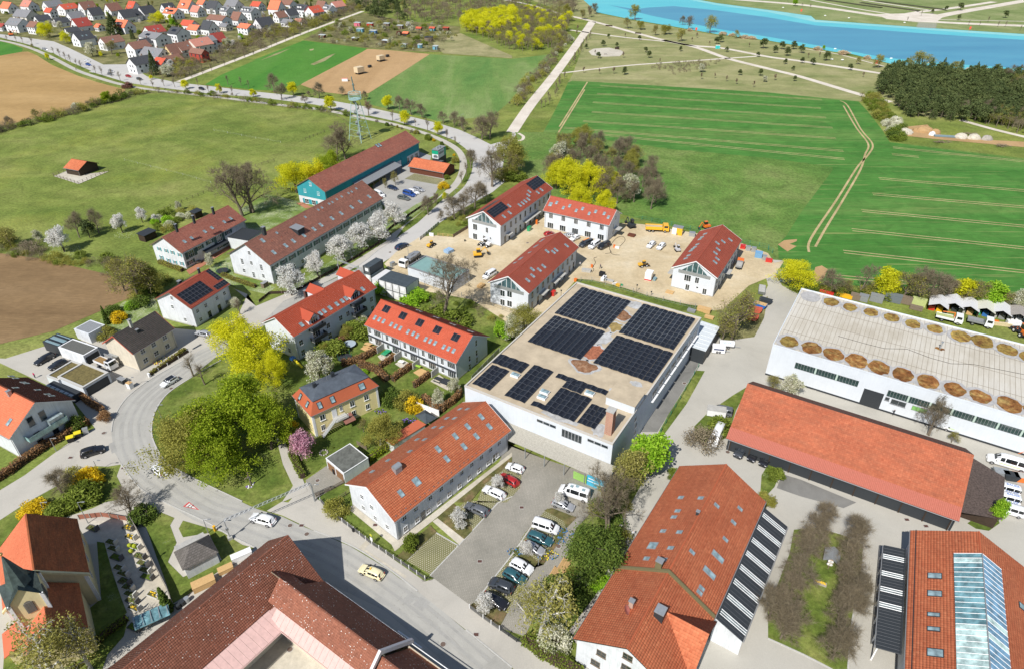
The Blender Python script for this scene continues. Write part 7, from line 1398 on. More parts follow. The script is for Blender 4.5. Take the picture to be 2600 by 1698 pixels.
row('young',alg(D('@00 2377 520 2050 640 1760 760'),13,2,.5)+alg(D('@10 50 480 900 150'),13,2,.5),6,'thin bare tree in the row along the pale farm track','trees along the farm track')
g_='leafless trees along the main road';lab_='leafless tree beside the curving main road'
for x,y,yt in((170,862,650),(240,932,740),(590,912,720),(495,905,830),(800,893,785),(1010,927,820),(1335,1022,850),(1440,1072,880),(1545,1097,930),(1740,1152,1010),(1840,1182,1000),(1930,1222,1050),(2100,1300,1000),(2170,1290,980),(460,965,860)):T('bare',1,0,x,y,yt,lab_,1.1,g_)
for x,y,yt in((1270,1127,985),(1480,1172,1080),(1595,1222,1060),(1775,1302,1160),(1850,1347,1240)):T('young',1,0,x,y,yt,'thin young tree on the verge between road and cycle path',1.0,'verge trees')
for k,(x,y,yt)in En(((350,895,722),(700,1035,850),(1230,1022,848),(1380,1162,992),(1690,1252,1098))):T('yellow',1,0,x,y,yt,'yellow-green maple on the main road, '+ORD[k]+(' from the left' if k else ''),1.05,'yellow-green roadside maples')
T('rusty',1,0,1045,1072,905,'orange-brown budding tree on the road verge right of the lattice tower',1.6);T('yellow',0,0,2360,905,800,'yellow tree at the roadside before the lattice tower',1.0);T('yellow',0,0,2040,870,755,'pale yellow tree near the left green field',.9);T('yellow',0,0,1730,830,710,'bright yellow tree where the farm track meets the road',1.0);T('yellow',0,0,445,560,475,'yellow budding tree between road and cycle path at the tan field',.9);T('olive',0,0,310,460,395,'pale budding tree on the verge at the upper left',.8)
row('young',[(0,0,x,y)for x,y in((70,385),(155,392),(215,402),(300,415),(500,500),(560,528),(610,560),(655,580),(715,615),(760,640),(890,685),(950,705),(1040,715),(1120,755),(1310,790),(1425,825),(1525,805),(1625,815),(1840,800),(1940,865),(2055,875),(2160,885),(2240,800),(2310,820),(2120,790),(1420,740))],7,'thin leafless street tree along the far left part of the road','street trees at the far left')
for x,y,yt,kd,w,lab in((1405,635,180,'bare',1.0,'bare tree on the grass strip inside the road bend'),(1805,975,170,'oldbare',.9,'large pale-barked bare tree at the road junction'),(2085,720,-60,'bigolive',1.2,'huge brown budding tree at the road junction'),(2200,790,200,'olive',1.2,'budding tree right of the huge one at the junction'),(1240,912,600,'young',1.0,'thin tree at the lower end of the bend strip'),(1330,780,430,'young',.9,'thin tree in the middle of the bend strip'),(628,1490,1040,'bare',1.0,'bare tree in the pavement strip, lowest of the car park edge'),(787,1300,1020,'bare',.9,'bare tree right above the lowest one at the car park edge'),(925,1240,1020,'yellow',.6,'yellow budding tree at the car park corner'),(1112,1560,1050,'bare',1.3,'wide bare tree by the new houses, leftmost of three'),(1292,1480,1000,'bare',1.1,'wide bare tree by the new houses, middle of three'),(1480,1352,780,'bare',1.3,'tallest wide bare tree by the new houses'),(1625,1200,830,'bare',.9,'bare tree behind the tallest one'),(855,1600,1360,'bare',1.0,'bare tree below the street lamp'),(30,945,640,'olive',.8,'small budding tree in the car park'),(-160,1000,760,'olive',.8,'small budding tree at the shop front'),(2000,800,560,'oliveshrub',2.2,'large green-brown bush under the huge tree'),(2200,820,600,'shrub',2.0,'green bush right under the huge tree'),(970,830,735,'shrub',1.0,'round green bush at the carport corner'),(910,1000,860,'forsythia',1.3,'yellow-olive bush at the car park corner'),(1100,410,355,'forsythia',.9,'bright yellow bush beside the path bend'),(1130,530,390,'oliveshrub',1.0,'brown-green bush below the bright yellow bush'),(635,115,-20,'shrub',1.0,'green round bush behind the teal barn'),(730,140,72,'forsythia',.8,'small golden bush next to the green round bush'),(878,205,132,'darkshrub',.9,'clipped dark bush left of the sign tower'),(960,290,215,'darkshrub',.9,'clipped dark bush right behind the sign tower')):
 b=U(1000+x/7.194,340+y/7.194);h=hgt(b,9,340+yt/7.194);tree(kd,b,max(h,1.2),lab,w)
for k,(x,y,yt,kd)in En(((1030,1010,935,'darkshrub'),(840,938,878,'brownshrub'),(1110,1012,955,'brownshrub'),(1215,1045,988,'oliveshrub'),(1295,1072,1015,'brownshrub'),(1475,1132,1055,'brownshrub'),(1565,1155,1055,'oliveshrub'))):
 b=U(840+x/7.194,180+y/7.194);tree(kd,b,max(1.2,hgt(b,9,180+yt/7.194)),'small clipped shrub on the lawn edge of the cycle path, '+ORD[k]+(' in the row' if k else ''),1.0,'clipped shrubs by the cycle path')
for i,j,x,y,yt,kd,w,lab in((1,1,380,240,-120,'bigyellow',1.15,'left yellow-green tree by the teal gable'),(1,1,520,205,-130,'bigyellow',1.1,'middle yellow-green tree by the teal gable'),(1,1,690,110,-190,'biggreen',1.15,'bright green tree right of the two yellow-green ones'),(1,0,830,1480,1060,'oldbare',1.15,'large bare tree beside the lattice tower'),(1,0,760,1500,1150,'bare',1.2,'bare tree between the green tree and the lattice tower')):T(kd,i,j,x,y,yt,lab,w)
b=G(0,1,2255,455);tree('oldbare',b,hgt(b,9,384),'left of two large bare twin trees in front of the lawn',1.2,v=0);b=G(0,1,2335,418);tree('oldbare',b,hgt(b,9,386),'right of two large bare twin trees in front of the lawn',1.15,v=1)
for x,y,yt,kd,w,lab in((600,785,488,'blossom',1.1,'largest white blossom tree beside the brown field'),(372,700,552,'cream',1.0,'smaller greenish-white blossom tree left of the largest one'),(1140,612,382,'blossom',.95,'tall white blossom tree in the middle of the meadow edge'),(1325,515,332,'blossom',.9,'white blossom tree right of the tall one'),(1440,505,412,'blossom',.9,'small white blossom tree next to the bushes'),(1665,402,290,'cream',.9,'pale blossom tree near the black hut'),(1965,932,765,'cream',.8,'small cream blossom tree on the shuttered house lawn'),(740,655,370,'bare',.9,'slender bare tree behind the largest blossom tree'),(835,655,440,'pine',1.0,'dark pine-like tree among slender bare trees'),(920,610,350,'bare',1.0,'grey birch-like bare tree right of the pine'),(110,745,520,'willow',1.3,'golden budding tree at the left edge'),(20,700,560,'oliveshrub',1.6,'olive bush left of the golden tree'),(300,780,650,'brownshrub',2.0,'brown thorny bush below the small blossom tree'),(1290,1242,740,'olive',1.15,'large budding tree at the corner of the brown field'),(1160,1150,800,'olive',1.0,'budding tree left of the large one at the field corner'),(1390,1200,850,'bigolive',1.1,'dense budding tree right of the large one'),(1000,1455,1285,'cypress',1.3,'dark green columnar cypress behind the garages'),(1110,1425,1330,'forsythia',1.2,'golden round shrub by the cypress'),(985,1570,1462,'oliveshrub',1.3,'yellow-green shrub beside the workshop'),(1050,1350,1275,'darkshrub',1.6,'dark green shrub row behind the cypress'),(1230,1310,1235,'limeshrub',1.3,'light green bush on the back lawn'),(2230,1370,1170,'young',1.2,'small bare tree before the solar house'),(2180,1290,1200,'whiteshrub',.9,'small white flowering bush at the solar house')):T(kd,0,1,x,y,yt,lab,w)
P=alg(D('@01 -100 760 300 820 700 890 800 860 1000 900 1060 1000'),1.9,.8,2.6);jn('field_hedge',[(TR.choice(['shrub','brownshrub','shrub','oliveshrub']),p,TR.uniform(1.6,4.0),1.25)for p in P],'bushy green edge between meadow and dark brown field','shrubs')
P=alg(D('@01 1300 1290 1380 1150 1480 1080 1620 1030'),1.8,.8,2.0);jn('garden_shrubs',[(TR.choice(['darkshrub','shrub','darkshrub','oliveshrub']),p,TR.uniform(2,4.5),1.2)for p in P],'dark shrubs behind the solar-roofed house','shrubs')
P=iN(D('@01 1400 560 1500 430 1800 400 1790 480 1640 560 1500 620'),16,2.5);jn('garden_shrubs',[(TR.choice(['shrub','whiteshrub','oliveshrub','limeshrub']),p,TR.uniform(1.6,3.6),1.2)for p in P],'bushes behind the shuttered house','shrubs')
for k,(x,y,yt,w)in En(((335,1190,832,1.15),(578,1015,720,1.0),(815,855,548,1.2),(990,745,428,1.2),(1145,695,345,1.15),(1292,545,262,1.1))):T('blossom',1,1,x,y,yt,'white cherry tree in the row before the long brown-roofed house, '+('nearest to the camera','second','third','fourth','fifth','farthest')[k],w,'row of white cherry trees')
for u,v_,vt,kd,w,lab in((592,905,782,'bigyellow',1.0,'bright yellow maple, left and further one on the village green'),(655,965,815,'bigyellow',1.15,'brightest and largest yellow maple on the village green'),(700,985,880,'bigyellow',.8,'small yellow maple crown by the white gable'),(560,1150,975,'biggreen',1.15,'large green tree in the middle of the green, left one'),(655,1120,935,'biggreen',1.15,'tallest green tree right behind in the green'),(690,1140,1000,'biggreen',.9,'green tree next to the footpath'),(495,1185,1030,'bigolive',1.25,'olive budding tree at the inner kerb of the curve'),(560,1210,1080,'biggreen',1.1,'green tree at the lower tip of the green'),(460,1150,1060,'bigolive',.9,'low olive tree crown leaning over the curve')):
 b=U(u,v_);tree(kd,b,hgt(b,9,vt),lab,w)
for i,j,x,y,yt,kd,w,lab in((0,2,1795,382,120,'young',1.3,'small bare tree at the upper end of the green'),(0,2,1905,460,190,'young',1.2,'second small bare tree at the upper end of the green'),(0,2,600,1512,1195,'bare',1.15,'bare tree on the corner lawn by the side street'),(0,3,1225,140,-170,'oldbare',1.0,'bare tree with bluish shadow by the churchyard corner'),(0,2,840,1370,1235,'forsythia',1.2,'large yellow forsythia on the corner lawn'),(0,2,700,1340,1230,'oliveshrub',1.3,'budding bush left of the large forsythia'),(0,3,330,105,-10,'forsythia',1.4,'yellow forsythia above the church roof'),(0,3,560,110,10,'shrub',1.6,'green bushes right of the forsythia by the church'),(0,2,790,1530,1380,'shrub',1.6,'green bush on the corner lawn'),(0,3,1330,150,40,'darkshrub',1.4,'dark bush at the churchyard gate'),(0,3,1565,1005,795,'cypress',1.6,'green cypress at the churchyard wall'),(0,3,540,1690,950,'birch',1.1,'drooping birch in front of the church tower'),(0,3,850,1560,980,'birch',.9,'smaller drooping birch right of the church tower'),(0,2,980,790,700,'beechshrub',1.0,'small brown hedge bush at the driveway'),(0,2,720,870,740,'darkshrub',.9,'climbing bush at the apartment house corner'),
 (1,2,435,1125,845,'pink',1.1,'pink blossoming cherry beside the yellow villa'),(1,2,600,430,75,'cream',1.1,'round cream magnolia behind the yellow villa'),(1,2,345,900,800,'forsythia',1.0,'golden shrub left of the villa stairs'),(1,2,330,960,850,'shrub',1.4,'green shrub left of the pink cherry'),(1,2,1180,1010,690,'bigolive',1.2,'wide apple tree in the villa garden'),(1,2,1000,900,760,'olive',.9,'small apple tree at the villa steps'),(1,2,1270,620,455,'darkshrub',1.1,'dark green rounded bush between villa and gardens'),(1,2,1400,650,490,'oliveshrub',1.3,'olive bush right of the dark one'),(1,2,1465,690,570,'forsythia',1.1,'yellow bush behind the garden pavilion'),(1,2,1690,660,470,'cream',1.0,'cream blossoming tree in the last row garden'),(1,2,1850,560,350,'cream',.8,'slim cream blossoming tree at the row house end'),(1,2,640,200,60,'bigolive',.9,'budding garden tree behind the magnolia'),(1,2,700,180,0,'shrub',1.6,'green hedge bush near the trampoline'),(1,2,1010,360,310,'limeshrub',1.0,'small green bush behind the villa roof'),(1,2,720,1050,1150,'shrub',.5,'low green planter in the villa lawn'),
 (1,1,1750,1405,690,'oldbare',1.15,'huge bare tree in front of the flat site building'),(1,1,1470,1240,1060,'limeshrub',1.6,'bright green bush in front of the containers'),(1,1,1180,1170,1010,'limeshrub',1.3,'slim green bush at the container wall'),(1,1,1640,1420,1230,'shrub',1.8,'green bush left of the huge bare tree'),(1,1,1860,1450,1290,'shrub',1.8,'green bush right of the huge bare tree'),(1,1,2290,1600,1400,'lime',1.1,'bright green small tree by the school corner'),(2,1,120,1580,1260,'bigolive',1.2,'pale green tree between new house and school'),(2,1,0,1590,1330,'cream',1.2,'cream-green tree left of the pale green one'),(1,1,960,1545,1360,'shrub',1.7,'green bush at the end of the dormer house'),(1,1,990,1480,1370,'whiteshrub',1.0,'white blossoming bush at the dormer house'),(1,1,850,1600,1450,'bigolive',1.0,'budding tree between dormer house and row house'),
 (2,1,2040,1600,1070,'olive',.95,'large budding tree at the right edge of the building site'),(2,2,1950,60,-200,'olive',1.1,'budding tree next to the red skips'),(3,1,250,1125,815,'bigyellow',1.35,'round yellow-green tree at the edge of the wheat field'),(2,2,1285,1295,855,'lime',1.15,'bright lime green tree at the school corner'),(2,2,1120,1400,985,'willow',1.0,'hazy green tree in front of the lime one'),(2,2,1040,1420,1060,'willow',.8,'slim hazy green tree at the school wall'),(2,3,900,290,-380,'oldbare',.75,'knotty bare tree between forecourt and lane'),(2,3,745,640,200,'bigdark',1.35,'large dark green yew beside the lane'),(2,3,262,1262,560,'birch',1.15,'white-barked birch over the car park'),(2,3,120,1100,640,'birch',.9,'second hazy birch over the parked cars'),(2,3,390,1320,1180,'whiteshrub',1.2,'white flowering magnolia bush on the lawn'),(2,3,665,740,670,'whiteshrub',1.2,'white flowering bush below the yew'),(2,3,800,760,670,'limeshrub',1.4,'light green bush at the fence'),(2,3,620,815,745,'darkshrub',1.1,'clipped dark ball on the lawn'),(2,3,530,830,750,'darkshrub',1.0,'clipped ball near the pallets'),(2,3,470,960,860,'darkshrub',1.1,'clipped dark ball in the shade'),(2,3,430,880,740,'darkshrub',1.4,'tall dark shrub behind the clipped balls'),(2,3,560,690,620,'oliveshrub',1.2,'budding bush beside the pallets'),
 (1,3,2130,1010,830,'blossom',1.0,'small white blossom tree at the lower end of the car rows'),(1,3,1885,235,50,'blossom',1.0,'small white blossom tree beside the grey car'),(2,3,130,500,350,'blossom',1.0,'small white blossom tree between silver and white car'),(1,2,2250,1440,1265,'blossom',.9,'small white blossom tree at the red car'),(2,2,430,1570,1430,'blossom',.9,'small white blossom tree at the camper van'),(1,3,1440,420,285,'shrub',.7,'round green bush on the bed by the house corner'),(1,3,750,100,-20,'oliveshrub',1.3,'budding bush by the fence corner'),(2,2,1780,1020,720,'brownshrub',1.5,'brown bush island left of the white van'),(2,2,1920,880,760,'shrub',1.3,'green bush right behind the brown one'),(2,2,1500,1320,1230,'shrub',1.0,'small bush at the farm building corner'),
 (3,2,180,560,330,'cream',1.3,'yellow-green blossoming tree between shed and hall'),(3,2,40,520,340,'olive',1.2,'budding tree left of the yellow-green one'),(3,2,1490,935,560,'oldbare',.8,'bare tree before the white vans'),(3,2,1700,1000,880,'olive',1.2,'small bare bush right of the bare tree'),(3,3,2090,200,-60,'lime',.6,'small green tree at the white vans'),(3,2,60,1330,1230,'shrub',1.1,'green hedge bush at the end of the parking shed'),(3,2,-30,1560,1460,'oliveshrub',1.2,'olive bush at the farm building corner')):T(kd,i,j,x,y,yt,lab,w)
for k,(x,y,yt)in En(((430,230,-90),(330,490,190),(230,790,480),(130,1170,760),(20,1000,600),(790,370,90),(720,660,340),(670,1030,610),(630,1360,950),(790,900,560))):
 for a in Rg(2):
  b=G(3,3,x+(-30,25)[a]+(15 if k<5 else-5),y+(55,-35)[a]+45);h=7.6+.8*a;sd='left' if k<5 else 'right'
  tree('bare',b,h,'dense twiggy bare tree in the '+sd+' row of the grass island',1.15,'twiggy trees, '+sd+' row')
lb_={'olive':'budding tree inside the grove behind the building site','bare':'bare tree inside the grove behind the building site','cream':'cream blossoming tree inside the grove behind the building site','bigolive':'dense budding tree inside the grove behind the building site'}
for p in iN(D('@21 250 60 420 230 900 330 1050 460 1320 430 1370 250 1250 0 @20 1000 1450 600 1330 350 1450'),46,4.2):
 kd=TR.choice(['olive','bare','bare','olive','bigolive','bare']);tree(kd,p,TR.uniform(9,14),lb_[kd],1.0,'grove: '+kd)
for k,(u,v_,vt)in En(((1412,480,392),(1450,505,385),(1500,500,395),(1475,545,455),(1530,548,470),(1560,490,430))):b=U(u,v_);tree('bigyellow',b,hgt(b,9,vt),'yellow-green tree in the grove behind the new houses, '+ORD[k]+(' of six' if k else ' of six'),1.0,'yellow-green grove trees')
T('cream',2,1,1100,300,-10,'cream blossoming tree at the right of the grove',1.0);T('cream',2,0,430,1560,1250,'pale blossoming tree at the left end of the grove',1.1)
for k,(x,y,yt,kd,w)in En(((575,1172,915,'bare',1.2),(840,1190,858,'oldbare',.9),(1060,1185,888,'yellow',1.2),(1250,1230,900,'olive',1.3),(1385,1245,870,'oldbare',1.0),(1500,1245,895,'bare',1.5),(1780,1262,978,'yellow',1.2),(1860,1292,1010,'olive',1.3),(2045,1302,1028,'lime',1.3),(2300,1345,1085,'cream',1.2),(1640,1260,960,'bare',1.2),(2180,1330,1100,'olive',1.2),(700,1180,1000,'olive',1.0))):T(kd,3,1,x,y,yt,{'bare':'bare','oldbare':'large bare','yellow':'yellow-green','olive':'budding','lime':'bright green','cream':'cream-blossomed'}[kd]+' tree in the belt behind the white hall, number '+ORD[k]+' in planting order',w,'tree belt behind the hall')
P=alg(D('@31 280 1130 600 1165 1000 1190 1500 1250 2377 1370'),1.9,.8,2.0);jn('undergrowth',[(TR.choice(['darkshrub','shrub','shrub','oliveshrub']),p,TR.uniform(2,4.2),1.25)for p in P],'dark green undergrowth below the trees behind the hall','shrubs')
P=alg(D('@22 860 1400 1050 1554 @23 760 120 980 300 1000 450'),1.6,.8,1.2);jn('lane_hedge',[(TR.choice(['shrub','darkshrub','oliveshrub']),p,TR.uniform(1.8,3.6),1.2)for p in P],'green hedge between school forecourt and the lane','hedge')
P=alg(D('@11 1250 1200 1500 1230 2000 1300 2250 1440'),2.2,1,3);jn('garden_shrubs',[(TR.choice(['oliveshrub','shrub','brownshrub']),p,TR.uniform(1.2,2.6),1.2)for p in P],'low scrub on the waste ground below the building site','shrubs')
P=alg(D('@11 1830 480 1950 560 2080 440 2200 330'),2.5,1,3);jn('garden_shrubs',[(TR.choice(['oliveshrub','brownshrub','shrub']),p,TR.uniform(1.2,2.8),1.2)for p in P],'low scrub strip left of the first new house','shrubs')
for pts_,w,h,m_,lab in((D('@12 1900 540 1870 600 1720 720 1550 600'),.9,1.9,Kc,'brown beech hedge along the last row-house garden'),(D('@12 1610 380 1470 490'),.9,1.6,Kc,'brown beech hedge between fourth and fifth garden'),(D('@12 1440 300 1270 430'),1.1,1.6,Kc,'brown beech hedge between third and fourth garden'),(D('@12 1290 215 1150 310'),1.0,1.5,Kc,'brown beech hedge between second and third garden'),(D('@12 1130 150 980 240 800 290'),1.2,1.7,Kc,'brown beech hedge along the first garden'),(D('@12 960 290 1100 330 1220 430'),1.3,1.7,Kc,'brown beech hedge behind the yellow villa'),(D('@12 940 0 740 110'),1.2,1.8,Kc,'brown beech hedge beside the trampoline'),
 (D('@02 740 575 960 720'),1.1,1.3,Kc,'brown hedge along the garage driveway'),(D('@02 830 815 640 930 420 1050 150 1240 -150 1440'),1.3,1.6,Kc,'long brown beech hedge below the apartment house'),(D('@12 330 1120 440 1330'),1.2,1.4,Kt,'green hedge along the footpath at the villa'),(D('@12 1260 1030 1050 1180'),1.2,1.5,KX,'light green clipped hedge between garage and outhouse'),(D('@23 110 1290 300 1430 640 1620'),1.8,1.6,Kt,'broad green street hedge at the lower centre'),(D('@01 1480 890 1700 970'),1.2,1.2,Kj,'low hedge under the shuttered gable'),(D('@01 2060 1010 2200 1060 2377 1120'),1.1,1.1,Kj,'low trimmed hedge along the long house path'),
 (D('@03 1190 1090 1000 1230 900 1320'),1.0,1.2,Kt,'light green curved hedge in the churchyard'),(D('@02 1400 370 1560 260 1720 140'),.9,.8,Kj,'low planted wall strip beside the cream house')):hedge(pts_,w,h,m_,lab)
# VEHICLES
def car_shape(kind):
 if kind=='hatch':return 4.2,1.78,[(0,.55,.55,.78),(.12,.72,.72,.9),(.9,.92,.92,.97),(1.15,.95,.97,.98),(1.9,.97,1.42,1),(2.6,.98,1.49,1),(3.3,.99,1.46,1),(3.75,1.0,1.36,.98),(4.08,1.0,1.02,.93),(4.2,.65,.65,.88)],(3,4,6,8),.62
 if kind=='wagon':return 4.7,1.82,[(0,.55,.55,.78),(.14,.72,.72,.9),(1.0,.92,.92,.97),(1.3,.95,.97,.98),(2.05,.97,1.42,1),(2.8,.98,1.49,1),(3.7,.99,1.47,1),(4.3,1.0,1.38,.98),(4.62,1.0,1.02,.93),(4.7,.65,.65,.88)],(3,4,6,8),.64
 if kind=='suv':return 4.6,1.88,[(0,.62,.62,.8),(.12,.85,.85,.92),(.95,1.05,1.05,.98),(1.25,1.08,1.1,.99),(1.9,1.1,1.6,1),(2.7,1.12,1.68,1),(3.6,1.13,1.66,1),(4.15,1.14,1.55,.98),(4.5,1.12,1.14,.95),(4.6,.7,.7,.9)],(3,4,6,8),.7
 if kind=='van':return 4.9,1.95,[(0,.7,.7,.82),(.1,.92,.92,.93),(.6,1.1,1.1,.98),(.8,1.12,1.15,.99),(1.5,1.15,1.85,1),(2.2,1.16,1.92,1),(3.6,1.16,1.93,1),(4.6,1.16,1.9,1),(4.84,1.14,1.8,.99),(4.9,.8,.8,.96)],(3,4,7,9),.82
 if kind=='bigvan':return 6.2,2.05,[(0,.8,.8,.82),(.1,1.05,1.05,.93),(.75,1.3,1.3,.98),(.95,1.32,1.36,.99),(1.75,1.35,2.3,1),(2.5,1.36,2.5,1),(4.4,1.36,2.52,1),(5.9,1.36,2.5,1),(6.12,1.34,2.35,.99),(6.2,.9,.9,.97)],(3,4,7,9),.9
 if kind=='mini':return 2.8,1.6,[(0,.6,.6,.8),(.1,.85,.85,.92),(.45,1.0,1.0,.97),(.6,1.02,1.05,.98),(1.15,1.04,1.5,1),(1.5,1.05,1.55,1),(1.9,1.06,1.54,1),(2.3,1.06,1.45,.98),(2.7,1.05,1.07,.94),(2.8,.7,.7,.9)],(3,4,6,8),.75
CG=glass('car_glass',(.015,.018,.02),.06)
KZ={}
def car_meshes(kind,sidewin=True):
 if(kind,sidewin)in KZ:return KZ[(kind,sidewin)]
 L,Wd,st,(a0,a1,r0,r1),rw=car_shape(kind);w=Wd/2;sec=[]
 for x,b_,t,f in st:
  ww=w*f;gh=t>b_+.1;zr=t-.07 if gh else b_+.005;yr=ww*(.80 if kind in('van','bigvan')else .74)if gh else ww*.82
  sec.append([(x,ww*.93,.22),(x,ww,.48 if b_>.6 else .4),(x,ww*.97,b_-.04 if b_>.6 else b_-.03),(x,ww*.93,b_),(x,yr,zr),(x,yr*.55,t+.01 if gh else b_+.03),(x,0,(t+.03)if gh else b_+.04)])
 m=MB();n=len(sec);K=7;full=[s+[(p[0],-p[1],p[2])for p in s[-2::-1]]for s in sec];kk=len(full[0]);base=0
 for s in full:m.v+=[(L/2-p[0],p[1],p[2])for p in s]
 for i in Rg(n-1):
  for k in Rg(kk-1):m.f.append((i*kk+k,i*kk+k+1,(i+1)*kk+k+1,(i+1)*kk+k));m.m.append(0)
  m.f.append((i*kk+kk-1,i*kk,(i+1)*kk,(i+1)*kk+kk-1));m.m.append(0)
 m.f.append(Tu(Rg(kk)));m.m.append(0);m.f.append(Tu((n-1)*kk+k for k in Rg(kk-1,-1,-1)));m.m.append(0)
 body=m.mesh('body',Kh,True);C_=lambda i,k:Vc((L/2-full[i][k][0],full[i][k][1],full[i][k][2]))
 def panel(P,ins=.08,off=.015):
  c=sum(P,Vc())/len(P);nn=(P[1]-P[0]).cross(P[2]-P[0]).normalized()
  if nn.dot(c-Vc((0,0,.6)))<0:nn=-nn
  return[Tu(p+(c-p)*ins+nn*off)for p in P]
 parts=[]
 m=MB();m.poly(panel([C_(a0,3),C_(a1,4),C_(a1,5),C_(a1,6),C_(a1,7),C_(a1,8),C_(a0,9),C_(a0,6)],.06,.02));parts.append(('windscreen',m.mesh('windscreen',CG),(0,0,0)))
 i0=r0+1 if r1-r0>1 else r0
 m=MB();m.poly(panel([C_(r1-1,4),C_(r1,3),C_(r1,9),C_(r1-1,8),C_(r1-1,7),C_(r1-1,6),C_(r1-1,5)],.08,.02));parts.append(('rear_window',m.mesh('rear_window',CG),(0,0,0)))
 segs=[(a1,a1+1)]+([(q,q+1)for q in Rg(a1+1,r1-1)]if sidewin else[]);
 for i,j in segs:
  for sd in(0,1):
   k1,k2=(3,4)if not sd else(9,8);m=MB();m.poly(panel([C_(i,k1),C_(j,k1),C_(j,k2),C_(i,k2)],.09,.018));parts.append(('side_window',m.mesh('side_window',CG),(0,0,0)))
 rr=.33 if kind not in('bigvan','suv')else .38;m=MB();m.tube((0,-.12,0),(0,.12,0),rr,n=14);wh=m.mesh('wheel',Kb);m=MB();m.tube((0,-.13,0),(0,.13,0),rr*.6,n=10);rim=m.mesh('rim',RIM)
 fx=.82 if kind!='mini' else .45;rx=L-.85 if kind!='mini' else L-.45
 wheels=[(L/2-x,s*(w-.07),rr)for x in(fx,rx)for s in(-1,1)]
 m=MB();m.box(-.02,.04,-.2,.2,-.08,.08);hl=m.mesh('headlight',LAMPW);m=MB();m.box(-.04,.03,-.17,.17,-.1,.1);tl=m.mesh('taillight',LAMPR)
 zl=st[1][1]-.08;lights_=[('headlight',hl,(L/2-.1,s*w*.68,zl))for s in(-1,1)]+[('taillight',tl,(-L/2+.06,s*w*.72,.85 if kind not in('bigvan','van')else 1.1))for s in(-1,1)]
 m=MB();m.box(-.12,.12,-.1,.1,-.08,.08);mir=m.mesh('mirror',Kb);lights_+=[('mirror',mir,(L/2-st[a0][0]-.35,s*(w+.08),st[a0][1]+.05))for s in(-1,1)]
 KZ[(kind,sidewin)]=(body,parts+lights_,wh,rim,wheels,L,rw);return KZ[(kind,sidewin)]
PC={}
def pcol(nm,c,metal=.0):
 if nm not in PC:PC[nm]=paint('car_'+nm,c,.28,metal)
 return PC[nm]
COL={'white':(.76,.77,.78),'black':(.015,.016,.02),'darkblue':(.015,.03,.07),'blue':(.02,.07,.28),'grey':(.16,.17,.185),'silver':(.42,.43,.45),'darkgrey':(.06,.068,.078),'teal':(.03,.10,.12),'taxi':(.78,.70,.44),'red':(.35,.02,.02),'greygreen':(.10,.115,.11)}
def car(kind,col,f,r,label,group=None,blackroof=False,side=True):
 F_,R_=G(*f,.5),G(*r,.5);c=(F_+R_)/2;body,parts,wh,rim,wheels,L,rw=car_meshes(kind,side);s=min(1.12,max(.9,(F_-R_).length/L))
 o=empty('van' if kind in('van','bigvan')else 'car',(c.x,c.y,.05 if True else 0),atan2((F_-R_).y,(F_-R_).x),label,'van' if kind in('van','bigvan')else 'car',group,(s,1,1))
 zg=ZOF(c);o.location.z=zg
 b_=link('body',body,o);over(b_,pcol(col,COL[col],.3 if col in('silver','grey','darkgrey')else .0))
 for n_,me,l in parts:link(n_,me,o,l)
 for l in wheels:q=link('wheel',wh,o,l);link('rim',rim,q)
 if blackroof:m=MB();x0=-L/2+.6;m.box(x0+.2,x0+2.1,-.62,.62,1.50,1.53);m.obj('dark_roof',pcol('black',COL['black']),o)
 return o
def ZOF(c):return .09
g_=None
car('hatch','taxi',(1,3,958,612),(1,3,1185,705),'cream yellow taxi driving on the main street');o=[x for x in C.objects if x.get('label')=='cream yellow taxi driving on the main street'][0];m=MB();m.box(-.08,.08,-.22,.22,1.52,1.66);m.obj('taxi_sign',Pn('taxi_sign',(.8,.5,.03)),o)
car('suv','white',(0,3,2335,140),(1,3,170,200),'white estate car driving under the gantry');car('hatch','white',(0,2,1500,480),(0,2,1645,395),'white car with black roof in the curve',blackroof=True);car('suv','black',(0,2,975,1050),(0,2,748,1120),'black off-roader at the side street junction');car('hatch','white',(0,2,1425,1215),(0,2,1530,1300),'white car half hidden under the olive tree')
car('wagon','black',(0,2,325,275),(0,2,505,180),'black estate car parked left in the house yard');car('wagon','black',(0,2,452,318),(0,2,625,240),'black car parked beside the planted garage');car('hatch','silver',(0,1,1820,1535),(0,2,1955,5),'silver car parked under the yellow maple');car('suv','darkblue',(1,1,1408,712),(1,1,1300,765),'dark blue car driving away on the road')
